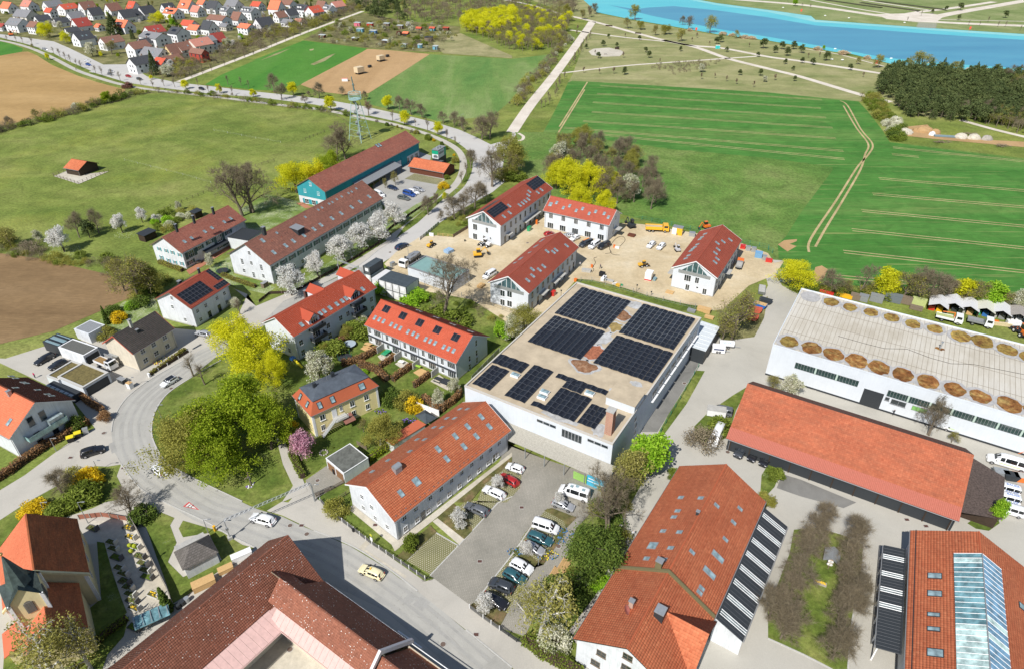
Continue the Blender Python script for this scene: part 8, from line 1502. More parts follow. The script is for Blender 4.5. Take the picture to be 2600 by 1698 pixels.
for a in(('wagon','greygreen',(1,1,1435,302),(1,1,1312,275),'dark grey-green estate in the carport car park'),('van','blue',(1,1,1482,272),(1,1,1365,235),'blue van in the carport car park'),('wagon','white',(1,1,1515,248),(1,1,1412,215),'white car beside the blue van'),('wagon','silver',(1,1,1556,222),(1,1,1465,198),'silver car, rightmost of the car park row'),('hatch','darkblue',(1,1,1318,210),(1,1,1222,180),'dark blue car parked alone before the barn shop'),('van','white',(1,1,1185,275),(1,1,1110,235),'white vehicle half hidden behind the long roof'),
 ('hatch','red',(2,1,385,608),(2,1,305,632),'dark red car behind the second new house'),('hatch','silver',(2,1,500,632),(2,1,555,640),'silver car at the back row house'),('hatch','white',(2,1,545,680),(2,1,618,645),'white car beside the silver one at the back row'),('van','darkgrey',(2,1,632,738),(2,1,738,692),'dark grey van with orange lettering on the site'),('van','white',(2,1,722,755),(2,1,805,700),'white van between the dark grey and the black one'),('van','black',(2,1,808,758),(2,1,898,715),'black van, rightmost of three on the site'),('hatch','white',(2,1,1262,750),(2,1,1320,698),'left of two white cars in the middle of the site'),('hatch','white',(2,1,1355,765),(2,1,1412,712),'right of two white cars in the middle of the site'),('van','white',(1,1,2120,1035),(1,1,2215,975),'white van left of the second new house'),
 ('bigvan','white',(2,2,1850,1045),(2,2,1935,865),'white van parked beside the end of the open shed'),('suv','darkgrey',(2,2,2085,1135),(2,2,2165,1030),'grey car, left of three at the open shed'),('hatch','black',(2,2,2210,1170),(2,2,2280,1060),'black car, middle of three at the open shed'),('hatch','black',(2,2,2320,1215),(3,2,5,1110),'black car, right of three at the open shed'),('van','grey',(2,2,1850,690),(2,2,2045,735),'grey van beside the tented trailer'),
 ('hatch','white',(1,2,2335,1215),(2,2,95,1262),'white and black hatchback at the top of the forecourt'),('hatch','red',(1,2,2265,1300),(1,2,2430,1395),'red and black car under a small blossom tree'),('wagon','white',(1,2,2115,1420),(1,2,2305,1510),'white car below the red one'),('wagon','grey',(1,3,1945,30),(1,3,2150,120),'grey car opposite the blossom bed'),('hatch','silver',(2,3,575,70),(2,2,375,1545),'silver car next to the camper van'),('van','white',(2,3,430,275),(2,3,198,200),'white box-shaped family van in the parking row'),('wagon','teal',(2,3,375,390),(2,3,150,300),'dark teal estate below the white family van'),('hatch','silver',(2,3,295,480),(2,3,110,395),'silver car below the teal estate'),('suv','white',(2,3,185,655),(2,3,-5,560),'white car below the flower bed'),('wagon','teal',(2,3,125,750),(1,3,2305,645),'teal car under the birch'),('suv','darkgrey',(1,3,2170,740),(2,3,10,835),'dark grey estate, second from the lower end'),('hatch','black',(1,3,2330,980),(1,3,2110,870),'black car, lowest of the parking row'),
 ('hatch','black',(0,0,1908,838),(0,0,1838,818),'black car driving on the far main road'),('hatch','blue',(0,0,845,610),(0,0,795,598),'small blue car on the far road'),('hatch','white',(0,0,835,578),(0,0,785,565),'white car beside the small blue one'),('hatch','grey',(0,0,1050,700),(0,0,998,685),'grey car on the far road near the corner house'),('hatch','silver',(0,0,1055,672),(0,0,1005,660),'silver car parked behind the grey one on the far road'),('hatch','darkgrey',(0,0,1325,745),(0,0,1265,730),'dark car parked near the village corner'),('hatch','red',(0,0,1222,718),(0,0,1165,705),'brownish red car at the end of the tan field'),('hatch','silver',(0,0,440,465),(0,0,390,455),'silver car on the far left road'),
 ('mini','white',(3,2,1115,680),(3,2,1248,715),'tiny white car with person beside it at the hall'),('suv','white',(3,2,1305,740),(3,2,1512,800),'white car with green stripe at the hall'),('van','white',(3,2,1618,840),(3,2,1845,905),'white van with green stripe at the hall'),('bigvan','white',(3,2,2030,1140),(3,2,2400,1250),'big white van with green stripe at the right edge'),('van','white',(3,2,2068,1400),(3,2,2330,1470),'white lettered van, upper of the two at the right edge'),('van','white',(3,2,2072,1490),(3,3,2330,10),'white lettered van, lower of the two at the right edge'),('van','white',(3,3,2120,50),(3,3,2360,120),'white van with dark side windows beside the small green tree')):car(*a)
car('bigvan','white',(2,2,440,1430),(2,2,715,1520),'white camper van with roof hatches on the forecourt')
o=[x for x in C.objects if x.get('label','').startswith('white camper van')][0]
for x,y in((.5,.2),(-.5,-.2),(-1.9,.2)):bx(o,'roof_hatch',Kz,(x-.3,x+.3,y-.3,y+.3,2.5,2.62))
STR=Pn('lime_stripe',(.45,.65,.05),.5)
for lab in('white car with green stripe at the hall','white van with green stripe at the hall','big white van with green stripe at the right edge'):
 o=[x for x in C.objects if x.get('label')==lab][0];m=MB();w=1.03 if lab.startswith('big')else(.99 if 'van' in lab else .955)
 for s_ in(-1,1):m.box(-2.0,1.4,s_*w-.01,s_*w+.01,.9,1.0)
 m.obj('stripe',STR,o)
def text(s,size,mat,parent,loc,rot,name='lettering'):
 cu=bpy.data.curves.new(name,'FONT');cu.body=s;cu.size=size;cu.extrude=.004;cu.align_x='CENTER';cu.align_y='CENTER';cu.materials.append(mat);o=bpy.data.objects.new(name,cu);C.objects.link(o);me=bpy.data.meshes.new_from_object(o.evaluated_get(bpy.context.evaluated_depsgraph_get()));bpy.data.objects.remove(o);return link(name,me,parent,loc,rot)
BLT=Pn('blue_print',(.05,.16,.5));ORT=Pn('orange_print',(.8,.25,.03));BKT=Pn('black_print',(.03,.03,.03))
for lab in('white lettered van, upper of the two at the right edge','white lettered van, lower of the two at the right edge'):
 o=[x for x in C.objects if x.get('label')==lab][0];text('BAUER',.75,BLT,o,(-.9,.985,1.0),(R(90),0,pi));text('BAUER',.75,BLT,o,(-.9,0,1.99),(0,0,pi))
o=[x for x in C.objects if x.get('label')=='dark grey van with orange lettering on the site'][0];bx(o,'lettering_band',ORT,(-1.8,.8,-.6,-.2,1.94,1.96))
def Ws(o,pos,r,w=.3,rimm=RIM):
 k=('w',r,w)
 if k not in Wc:m=MB();m.tube((0,-w/2,0),(0,w/2,0),r,n=14);m2=MB();m2.tube((0,-w/2-.02,0),(0,w/2+.02,0),r*.5,n=10);Wc[k]=(m.mesh('wheel',Kb),m2.mesh('rim',rimm))
 a,b_=Wc[k]
 for p in pos:q=link('wheel',a,o,(p[0],p[1],r));link('rim',b_,q)
def mch(name,i,j,f,r,label,cat,z=.08):
 F_,R_=G(i,j,*f),G(i,j,*r);c=(F_+R_)/2;return empty(name,(c.x,c.y,z),atan2((F_-R_).y,(F_-R_).x),label,cat),(F_-R_).length
def cab(o,mat,x0,x1,w,z0,z1):
 m=MB();m.extr([(x0,z0),(x1,z0),(x1,z0+(z1-z0)*.5),(x1-.25,z1),(x0,z1)],'y',-w/2,w/2);m.obj('cab',mat,o);zz=z0+(z1-z0)*.55
 m=MB();m.poly([(x1+.01,-w/2+.12,zz),(x1+.01,w/2-.12,zz),(x1-.2,w/2-.15,z1-.12),(x1-.2,-w/2+.15,z1-.12)]);m.obj('windscreen',CG,o)
 for s_ in(-1,1):m=MB();m.box(x0+.3,x1-.4,s_*(w/2)-.012,s_*(w/2)+.012,zz,z1-.2);m.obj('side_window',CG,o)
def truck(i,j,f,r,label,cabm,bedm,L=7.0,load=None,axles=(2.4,-1.6,-2.8),w=2.4,bedh=.7,cl=1.9,z0=1.05,cz=2.7):
 o,_=mch('truck',i,j,f,r,label,'truck');bx(o,'chassis',Dk,(-L/2+.1,L/2-.2,-.5,.5,.5,.85));cab(o,cabm,L/2-cl,L/2,w,.6,cz)
 x0,x1=-L/2,L/2-cl-.2;bx(o,'load_bed',bedm,(x0,x1,-w/2,w/2,.95,z0));
 for nm,q in(('side_board',(x0,x1,-w/2,-w/2+.07,z0,z0+bedh)),('side_board',(x0,x1,w/2-.07,w/2,z0,z0+bedh)),('tail_board',(x0,x0+.07,-w/2+.07,w/2-.07,z0,z0+bedh)),('head_board',(x1-.07,x1,-w/2+.07,w/2-.07,z0,z0+bedh+.3))):bx(o,nm,bedm,q)
 if load:bx(o,'load',load,(x0+.1,x1-.1,-w/2+.1,w/2-.1,z0,z0+bedh*.7))
 Ws(o,[(a,s_*(w/2-.16))for a in axles for s_ in(-1,1)],.48,.32);return o
truck(2,1,(1450,600),(1235,590),'yellow three-axle tipper truck at the edge of the site',Km,Km,8.0,K2,(2.7,-1.4,-2.6),2.5,1.0,2.0)
o=truck(1,1,(1345,955),(1520,830),'white truck loaded with grey formwork beside the site building',Kh,Dk,9.0,None,(3.2,-1.6,-2.9),2.5,.4)
for k in Rg(6):bx(o,'formwork',Gy,(-4.2+(k%3)*1.9,-2.5+(k%3)*1.9,-1.1+(k//3)*1.15,.0+(k//3)*1.15,1.4,2.2+.2*(k%2)))
bx(o,'loading_crane',Dk,(2.2,2.5,-.3,.3,1.0,3.4));
o=truck(3,1,(1795,1460),(1545,1400),'white truck with green lining and folded orange crane behind the hall',Kh,Kh,6.4,Pn('lime_lining',(.4,.45,.2)),(2.2,-1.6),2.2,.5);m=MB();m.tube((1.1,0,1.2),(.9,0,2.9),.14);m.tube((.9,0,2.9),(-1.9,.3,2.4),.12);m.obj('crane_arm',Op,o)
truck(3,1,(2060,1490),(1850,1440),'white truck with empty grey bed behind the hall',Kh,Gy,6.0,None,(2.0,-1.6),2.2,.45)
o=truck(0,2,(1125,350),(870,240),'white flatbed lorry with brown load beside the cream house',Kh,Fr,6.6,Pn('brown_load',(.27,.17,.07)),(2.3,-1.8),2.1,.55)
bx(o,'solar_panel',PV,(1.5,2.6,-.8,.8,2.72,2.78))
truck(2,1,(2125,880),(2090,975),'small site truck with orange cab and loaded grey bed',Op,Gy,5.2,Cn,(1.7,-1.5),1.9,.5,None or 1.4,.9,2.1)
o,_=mch('snow_plough_truck',3,2,(2310,1060),(1985,945),'orange municipal truck with snow plough and blue tarpaulin','truck');bx(o,'chassis',Dk,(-3.2,3.0,-.5,.5,.6,1.0));cab(o,Op,.5,2.3,2.1,.9,2.7);bx(o,'bonnet',Op,(2.3,3.3,-.85,.85,.8,1.5));bx(o,'load_bed',Op,(-2.6,.2,-1.1,1.1,1.1,1.8));bx(o,'tarpaulin',KA,(-2.4,.1,-1.12,-.4,1.82,1.9));bx(o,'spreader',Dk,(-3.4,-2.6,-.8,.8,.6,1.6));m=MB();m.slab([(3.5,-1.5,.1),(4.4,-1.4,1.1),(4.4,1.4,1.1),(3.5,1.5,.1)],.1);m.obj('plough_blade',Op,o);Ws(o,[(a,s_*.95)for a in(1.9,-1.6)for s_ in(-1,1)],.55,.4)
def dG(i,j,x,y,rot,label,mat,s=1.0,arm=True,wheels=False):
 p=G(i,j,x,y);o=empty('wheel_loader' if wheels else 'excavator',(p.x,p.y,.08),R(rot),label,'wheel loader' if wheels else 'excavator',None,(s,s,s))
 if wheels:Ws(o,[(a,b_)for a in(-1.1,1.2)for b_ in(-.9,.9)],.6,.4,mat);bx(o,'chassis',Dk,(-2.0,1.6,-.6,.6,.6,1.0));bx(o,'engine_cover',mat,(-2.2,-.6,-.75,.75,1.0,1.8))
 else:
  for q in(-.85,.85):m=MB();m.extr([(-1.4,.25),(-1.1,0),(1.1,0),(1.4,.25),(1.4,.45),(1.1,.7),(-1.1,.7),(-1.4,.45)],'y',q-.22,q+.22);m.obj('track',Kb,o)
  bx(o,'upper_body',mat,(-1.5,1.1,-.95,.95,.75,1.5))
 bx(o,'cab',mat,(-.5,.8,-.8,.2,1.5,1.6),(-.5,.8,-.8,.2,2.75,2.9));bx(o,'cab_glass',CG,(-.45,.75,-.76,.16,1.6,2.75))
 m=MB()
 if wheels:m.tube((.8,-.5,1.1),(2.4,-.5,.6),.1);m.tube((.8,.5,1.1),(2.4,.5,.6),.1);m.obj('lift_arm',mat,o);m=MB();m.extr([(2.3,.1),(3.1,.05),(3.0,.2),(2.5,.3),(2.5,.9),(2.3,.9)],'y',-1.1,1.1);m.obj('bucket',Dk,o)
 else:m.tube((.9,.3,1.4),(2.4,.3,3.0),.17,.15);m.tube((2.4,.3,3.0),(3.5,.3,1.2),.14,.11);m.obj('boom',mat,o);m=MB();m.extr([(3.2,1.3),(3.8,1.0),(3.7,.5),(3.2,.4),(3.0,.8)],'y',-.1,.7);m.obj('bucket',Dk,o)
 return o
dG(1,1,2060,830,10,'yellow excavator with black cab left of the new houses',Km,1.0);dG(1,1,2130,735,150,'white and black loader behind the yellow excavator',Fr,.9,wheels=True);dG(1,1,1625,740,60,'small yellow loader near the street fence',Km,.75,wheels=True);dG(2,1,1215,925,20,'yellow and black compact loader in the middle of the site',Km,.75,wheels=True);dG(2,1,1535,780,100,'small white and red mini excavator beside the right new house',Pn('grey_white_machine',(.5,.5,.52)),.7);dG(2,1,1105,560,110,'black excavator with raised arm at the back of the site',Dk,1.0);dG(2,1,1800,570,200,'orange machine behind the right new house',Op,.9);dG(0,0,110,335,30,'orange digger on the far road at the upper left',Op,1.3);dG(3,1,2340,1554,90,'orange machine at the right edge behind the hall',Op,1.1,wheels=True)
def crt(i,j,x,y,L,Wd,H,rot,mat,label,name='crate',cat='crate',top=None):
 p=G(i,j,x,y);o=empty(name,(p.x,p.y,.07),R(rot),label,cat);bx(o,'body',mat,(-L/2,L/2,-Wd/2,Wd/2,0,H));bx(o,'lid',top or mat,(-L/2-.04,L/2+.04,-Wd/2-.04,Wd/2+.04,H,H+.07));return o
o=crt(2,1,1535,620,3.4,2.4,2.6,-25,Km,'yellow and white site trailer with pale arched roof','site_trailer','trailer',Gy);bx(o,'white_half',Fr,(-1.72,-.2,-1.22,-1.2,.1,2.5));Ws(o,[(0,-1.1),(0,1.1)],.35,.2)
o=crt(2,1,1268,1040,2.6,2.0,2.5,65,Kh,'white box trailer with red stripe on the site','box_trailer','trailer',Fr);bx(o,'stripe',Ku,(-1.33,1.33,-1.02,1.02,.1,.5));crt(2,1,1325,1050,1.4,.8,.7,60,Pn('teal_box',(.2,.3,.33)),'low blue-grey generator beside the box trailer','generator','generator')
for a in((2,1,835,1010,1.6,1.2,1.2,-30,Kb,'black water tank near the site boundary'),(2,1,850,1045,2.4,1.0,.8,60,Fr,'white wrapped pallet below the black tank'),(2,1,905,1060,2.6,.8,.4,-30,Cn,'grey slabs beside the white wrapped pallet'),(2,1,985,1105,1.2,.8,.6,-30,Km,'yellow crate at the site boundary'),(2,1,1015,1100,.9,.4,.4,-30,Kk,'green crate next to the yellow one'),(2,1,955,1085,1.6,.3,.3,30,Fr,'white profile lying at the boundary'),(2,1,1465,1165,2.2,1.6,.25,-30,Nw,'fresh timber pallet in front of the right new house'),(2,1,690,970,2.8,1.4,.7,-15,Cn,'grey concrete pit with timber edge at the new house'),(2,1,385,1190,1.4,1.0,1.3,60,Ku,'red cabinet at the corner of the second new house'),(2,1,590,1060,.8,.8,.8,60,Op,'orange barrier beside the school roof corner'),(2,1,160,590,1.6,1.0,1.4,60,Kk,'dark green bin at the corner of the first new house'),(2,1,230,530,.6,.6,1.5,60,Op,'orange mixer at the first new house'),
 (2,1,2140,755,1.6,1.2,1.2,-20,Ku,'red box beside the grey bins at the green fence'),(2,1,2190,775,1.4,1.0,1.5,-20,Gv,'left grey bin at the green fence'),(2,1,2240,785,1.4,1.0,1.5,-20,Gv,'right grey bin at the green fence'),(2,1,2285,835,2.2,1.8,1.7,-20,Pn('blue_cover',(.16,.33,.52)),'blue covered container at the green fence'),(2,1,2340,860,1.2,1.2,1.4,-20,Gv,'grey container right of the blue one'),(3,1,5,880,2.0,1.0,1.0,-20,Ku,'red machinery at the end of the green fence'),(2,1,1760,1330,2.4,1.6,.9,-30,Nw,'stack of fresh timber left of the big tree'),(2,1,1810,1350,1.8,1.4,1.2,-30,Nw,'taller stack of timber next to the first'),(2,1,1830,1400,2.4,1.2,.5,-30,Nw,'low spread timber stack by the school shed'),(2,1,1665,1340,2.2,1.4,.5,-30,Gy,'grey grating stack at the school roof end'),
 (2,1,1110,640,2.4,1.8,.5,-30,Bw,'rusty steel pile near the yellow truck'),(2,1,1670,640,2.0,1.4,1.3,-20,Gv,'grey machinery between yellow trailer and right house'),(1,1,1790,790,2.6,2.2,.9,50,Pn('blue_film',(.28,.42,.6)),'blue film covered heap on the site'),(1,1,2090,1110,2.2,1.6,.6,60,Nw,'brown pallets behind the big bare tree'),(1,1,1940,690,.4,.4,.5,0,Kb,'black bucket at the first new house'),(1,1,1630,640,1.6,.3,1.0,-20,Fr,'white board fence piece at the site gate'),(1,1,1270,920,1.4,1.0,1.3,50,Gv,'grey container box beside the site office'),(3,1,65,1025,.8,.4,.3,0,Nw,'small wooden box on the site road')):crt(*a,name='site_material',cat='site material')
DKT=Pn('blue_grey_skip',(.16,.22,.24));crt(3,1,120,1000,2.4,1.8,1.2,-35,DKT,'grey-blue container left under the yellow-green tree','skip','skip');crt(3,1,185,1070,4.4,2.2,1.9,-35,DKT,'large dark container under the yellow-green tree','skip','skip')
def skip(i,j,x,y,rot,mat,load,label,L=3.6):
 p=G(i,j,x,y);o=empty('skip',(p.x,p.y,.07),R(rot),label,'skip');m=MB()
 for q in([(-L/2,1.2),(-L/2+.5,.1),(L/2-.5,.1),(L/2,1.2)],):m.extr(q,'y',-.95,.95)
 m.obj('tub',mat,o);bx(o,'load',load,(-L/2+.1,L/2-.1,-.85,.85,1.202,1.26))
skip(2,1,2315,1160,70,Gy,Cn,'grey flatbed carrier with red rear corners at the road',4.6);skip(2,1,2300,1300,-35,KA,Nw,'blue skip filled with wood');skip(2,1,2350,1260,-35,Dk,Dk,'black covered skip above the blue one');RRT=Pn('rust_red_skip',(.48,.10,.06));skip(2,1,2255,1340,-25,RRT,RRT,'upper rust-red covered skip');skip(2,1,2220,1410,-25,RRT,RRT,'lower rust-red covered skip')
o=crt(2,2,1910,160,3.2,1.7,1.7,-10,Fr,'white twin-axle box trailer with dark print beside the tank','box_trailer','trailer');o.location.z=.3;bx(o,'print',Pn('dark_print',(.05,.07,.15)),(-1.2,1.3,-.87,-.855,.9,1.3));Ws(o,[(-.3,-.8),(.35,-.8),(-.3,.8),(.35,.8)],.3,.18);tb(o,'drawbar',Gv,(1.6,0,.3),(2.9,0,.3),.06)
p=G(2,2,1985,120);o=empty('tank_trailer',(p.x,p.y,.3),R(-8),'white cylindrical tank trailer with blue lettering','trailer');tb(o,'tank',Kh,(-1.8,0,1.1),(1.8,0,1.1),.85,n=16);text('BAUER',.7,BLT,o,(0,-.62,1.70),(R(40),0,0));Ws(o,[(-.4,-.8),(.4,-.8),(-.4,.8),(.4,.8)],.32,.2);tb(o,'drawbar',Gv,(1.8,0,.4),(3.6,0,.3),.07)
o=crt(2,2,1890,745,4.0,2.0,1.6,-14,Fr,'grey tented trailer in front of the grey van','covered_trailer','trailer',Cn);o.location.z=.4;Ws(o,[(0,-.9),(0,.9)],.32,.2)
p=G(3,2,658,530);o=empty('garden_cart',(p.x,p.y,.05),R(-15),'red platform cart with white rail at the hall wall','cart');bx(o,'platform',Ku,(-1.2,1.2,-.8,.8,.4,.7));bx(o,'rail',Fr,(-1.2,1.2,.75,.8,.7,1.5),(-1.2,1.2,-.8,-.75,1.4,1.5));Ws(o,[(-.8,-.8),(.8,-.8),(-.8,.8),(.8,.8)],.25,.15)
for x,y,k,lab in((755,590,'forsythia','round stone pot with yellow forsythia at the hall'),(1068,670,'shrub','round stone pot with green shrub at the hall')):
 p=G(3,2,x,y);m=MB();m.tube((0,0,0),(0,0,.6),.75,.85,12);o=m.obj('plant_pot',Cn,loc=Tu(p));tag(o,lab,'plant pot');tree(k,(p.x,p.y,.4),1.9,'plant growing in the '+lab.replace(' at the hall',''),.75)
for k,(x,y)in En(((2140,1290),(2230,1320))):skip(3,2,x+10,y+10,-14,Gy if k==0 else Dk,Gv if k==0 else Dk,'grey trailer between the big van and the lettered vans, '+('left','right')[k]+' half',2.8)
skip(3,2,2350,1345,-14,Op,Cn,'orange truck bed at the right edge',3.4)
TW=Pn('tent_white',(.60,.60,.60),.7,var=.1);TY=Pn('tent_cream',(.58,.58,.48),.7);TG=Pn('tent_grey',(.34,.31,.28),.8,var=.3)
for k,(x,y,mt)in En(((1560,1360,TW),(1700,1355,TW),(1840,1385,TW),(1985,1400,TY),(2135,1425,TW),(2290,1455,TG),(2430,1480,TW))):
 p=G(3,1,x,y-30);o=empty('storage_tent',(p.x,p.y,0),R(-31.75),('white','white','white','cream','white','weathered grey','white')[k]+' gabled storage shelter behind the hall, '+ORD[k]+(' from the left' if k else ''),'shelter','row of storage shelters');w,d_=4.9,6.0
 for s_ in(-1,1):m=MB();Q=[(s_*w/2,-d_/2,2.6),(s_*w/2,d_/2,2.6),(0,d_/2,3.8),(0,-d_/2,3.8)];m.slab(Q if s_>0 else Q[::-1],.06);m.obj('roof',mt,o)
 bx(o,'rear_wall',TG,(-w/2+.05,w/2-.05,d_/2-.1,d_/2,0,2.6));bx(o,'side_wall',TG,(w/2-.08,w/2-.04,-d_/2,d_/2-.1,0,2.6))
 for a,mm in((-1.3,(Ku,Bw,Cn,Kk,Cn,Fr,KA)[k]),(.6,(Km,Dk,Nw,KA,Gy,Fr,Cn)[k])):bx(o,'stored_goods',mm,(a-.7,a+.8,-.6,1.8,0,1.3))
for a in((3,1,1100,1185,3.2,1.6,2.6,-31,Cn,'upper rusty tank behind the hall'),(3,1,1000,1245,3.4,1.8,2.0,-31,Gy,'long grey tank behind the hall, left'),(3,1,1130,1240,5.5,1.8,2.2,-31,Pn('dark_tank',(.14,.16,.17)),'longest dark grey tank behind the hall'),(3,1,1265,1262,3.4,1.6,2.0,-31,Wd_,'brown storage rack behind the hall'),(3,1,1390,1280,3.6,1.6,2.0,-31,Pn('lime_goods',(.45,.5,.2)),'lime coloured stacked goods behind the hall'),(3,1,1370,1320,3.2,1.4,.9,-31,Wd_,'brown boards below the lime goods'),(3,1,880,1240,2.4,1.6,1.8,-31,Gy,'grey container box behind the hall'),(3,1,805,1225,2.6,1.6,1.6,-31,Wd_,'brown box behind the hall'),(3,1,705,1210,4.2,.8,1.0,-31,Km,'yellow beam at the hall roof edge'),(3,1,540,1180,3.8,.6,.9,-31,Ku,'red beam at the hall roof edge'),(3,1,2270,1470,3.4,1.4,1.4,-14,Fr,'white perforated barrier in front of the grey shelter'),(3,1,2165,1470,4.6,.8,.8,-14,Pn('cream_beam',(.6,.5,.3)),'cream beam on trestles'),(3,1,2090,1450,2.0,.8,.9,-14,Op,'orange machine part beside the cream beam')):crt(*a,name='stored_tank' if 'tank' in a[9]else 'yard_store',cat='yard store')
for k,(x,y,w,m_)in En(((1270,1240,7,Mg),(1440,1220,9,KC),(1520,1258,3,Fr),(1790,1282,6,Mg),(1910,1290,6,Mg),(2030,1300,5,Ki),(1550,1240,5,KC))):
 p=G(3,0,x,y);g2=random.Random(k);m=MB();m.blob((0,0,-.3),1,14,8,0,(w*.55,w*.42,1.8+w*.12),.08,g2);o=m.obj('gravel_heap',m_,loc=Tu(p));tag(o,('pale gravel heap, leftmost','brown earth heap','small white heap','pale heap right of the pipes','second pale heap right of the pipes','grey stone heap','low brown heap behind the first')[k]+' at the field corner','heap')
p=G(3,0,1645,1275);o=empty('pipe_stack',(p.x,p.y,0),R(-12),'stack of dark pipes beside the heaps','pipes')
for k in Rg(4):m=MB();m.tube((-5,-.8+.5*k,.3+.25*(k%2)),(5,-.8+.5*k,.3+.25*(k%2)),.24,n=7);m.obj('pipe',DKT,o)
for k,(x,y)in En(((1620,1330),(2180,1365),(1860,1255))):
 p=G(3,0,x,y);g2=random.Random(k+9);m=MB()
 for q in Rg(22):a=g2.uniform(0,3.1);c_=Vc((g2.uniform(-3,3),g2.uniform(-1,1),g2.uniform(.2,1.0)));d_=Vc((cos(a),sin(a)*.6,g2.uniform(-.1,.4)))*g2.uniform(1,2.5);m.tube(Tu(c_-d_),Tu(c_+d_),.1,.05,4)
 o=m.obj('brushwood_pile',Wd_,loc=Tu(p));tag(o,('left','right','middle')[k]+' pile of cut branches near the heaps','branch pile')
# LATTICE TOWER
def lattice():
 c=(U(917.8,364.9)+U(942.6,353)+U(886.6,359))/3;foot=[U(917.8,364.9),U(942.6,353),U(886.6,359)];foot.append(foot[1]+foot[2]-foot[0]);c=sum(foot,Vc())/4
 zp=hgt(c,9,252);zt=hgt(c,9,197)
 o=empty('lattice_tower',(c.x,c.y,0),0,'pale blue-green lattice tower with spiral stair, round cage platform and figure','tower');MT=Pn('mint_steel',(.34,.50,.48),.5);rt=1.8
 F=[f-c for f in foot];tops=[Vc((f.x,f.y,0)).normalized()*rt+Vc((0,0,zp))for f in F]
 for f,t in zip(F,tops):tb(o,'leg',MT,Tu(f),Tu(t),.17,.12,6)
 for k in Rg(1,7):
  t=k/7;P=[f.lerp(q,t)for f,q in zip(F,tops)];P=[P[0],P[1],P[3],P[2]];m=MB()
  for a in Rg(4):m.tube(Tu(P[a]),Tu(P[(a+1)%4]),.06,n=4)
  m.obj('cross_brace',MT,o)
 tb(o,'stair_column',Gy,(0,0,0),(0,0,zp),.28,n=8)
 for k in Rg(48):a=k*.5;z=zp*k/48;m=MB();ca,sa=cos(a),sin(a);m.poly([(.2*ca,.2*sa,z),(1.35*ca-.3*sa,1.35*sa+.3*ca,z),(1.35*ca+.3*sa,1.35*sa-.3*ca,z)]);m.poly([(1.3*ca,1.3*sa,z),(1.32*cos(a+.5),1.32*sin(a+.5),z+zp/48),(1.32*cos(a+.5),1.32*sin(a+.5),z+zp/48+.9),(1.3*ca,1.3*sa,z+.9)]);m.obj('stair_step',Gv,o)
 tb(o,'platform',MT,(0,0,zp-.1),(0,0,zp+.1),2.9,n=20);hh=2.9
 for k in Rg(40):a=2*pi*k/40;m=MB();m.tube((2.85*cos(a),2.85*sin(a),zp),(2.85*cos(a),2.85*sin(a),zp+hh),.035,n=4);m.obj('cage_bar',MT,o)
 for z in(zp+1.0,zp+hh):
  m=MB()
  for k in Rg(20):a,b_=2*pi*k/20,2*pi*(k+1)/20;m.tube((2.87*cos(a),2.87*sin(a),z),(2.87*cos(b_),2.87*sin(b_),z),.09,n=4)
  m.obj('cage_ring',MT,o)
 for k in Rg(6):a=pi*k/3;m=MB();m.tube((2.85*cos(a),2.85*sin(a),zp+hh),(0,0,zp+hh+.9),.07,n=4);m.obj('roof_spoke',MT,o)
 SC_=Pn('weathered_bronze',(.13,.19,.18),.6,var=.4);H_=zt-zp-hh;m=MB();z=zp+hh+.6
 m.tube((0,0,z),(-.1,0,z+H_*.35),.45,.3,8);m.blob((-.1,0,z+H_*.42),.5,8,6,0,(1,.7,1.5));m.tube((-.1,0,z+H_*.5),(-.4,.1,z+H_*.8),.22,.3,7);m.blob((-.45,.1,z+H_*.86),.4,8,6,0,(.6,.5,1.9));m.tube((.1,0,z+H_*.45),(.5,.2,z+H_*.38),.12,.1,5);m.obj('figure',SC_,o)
lattice()
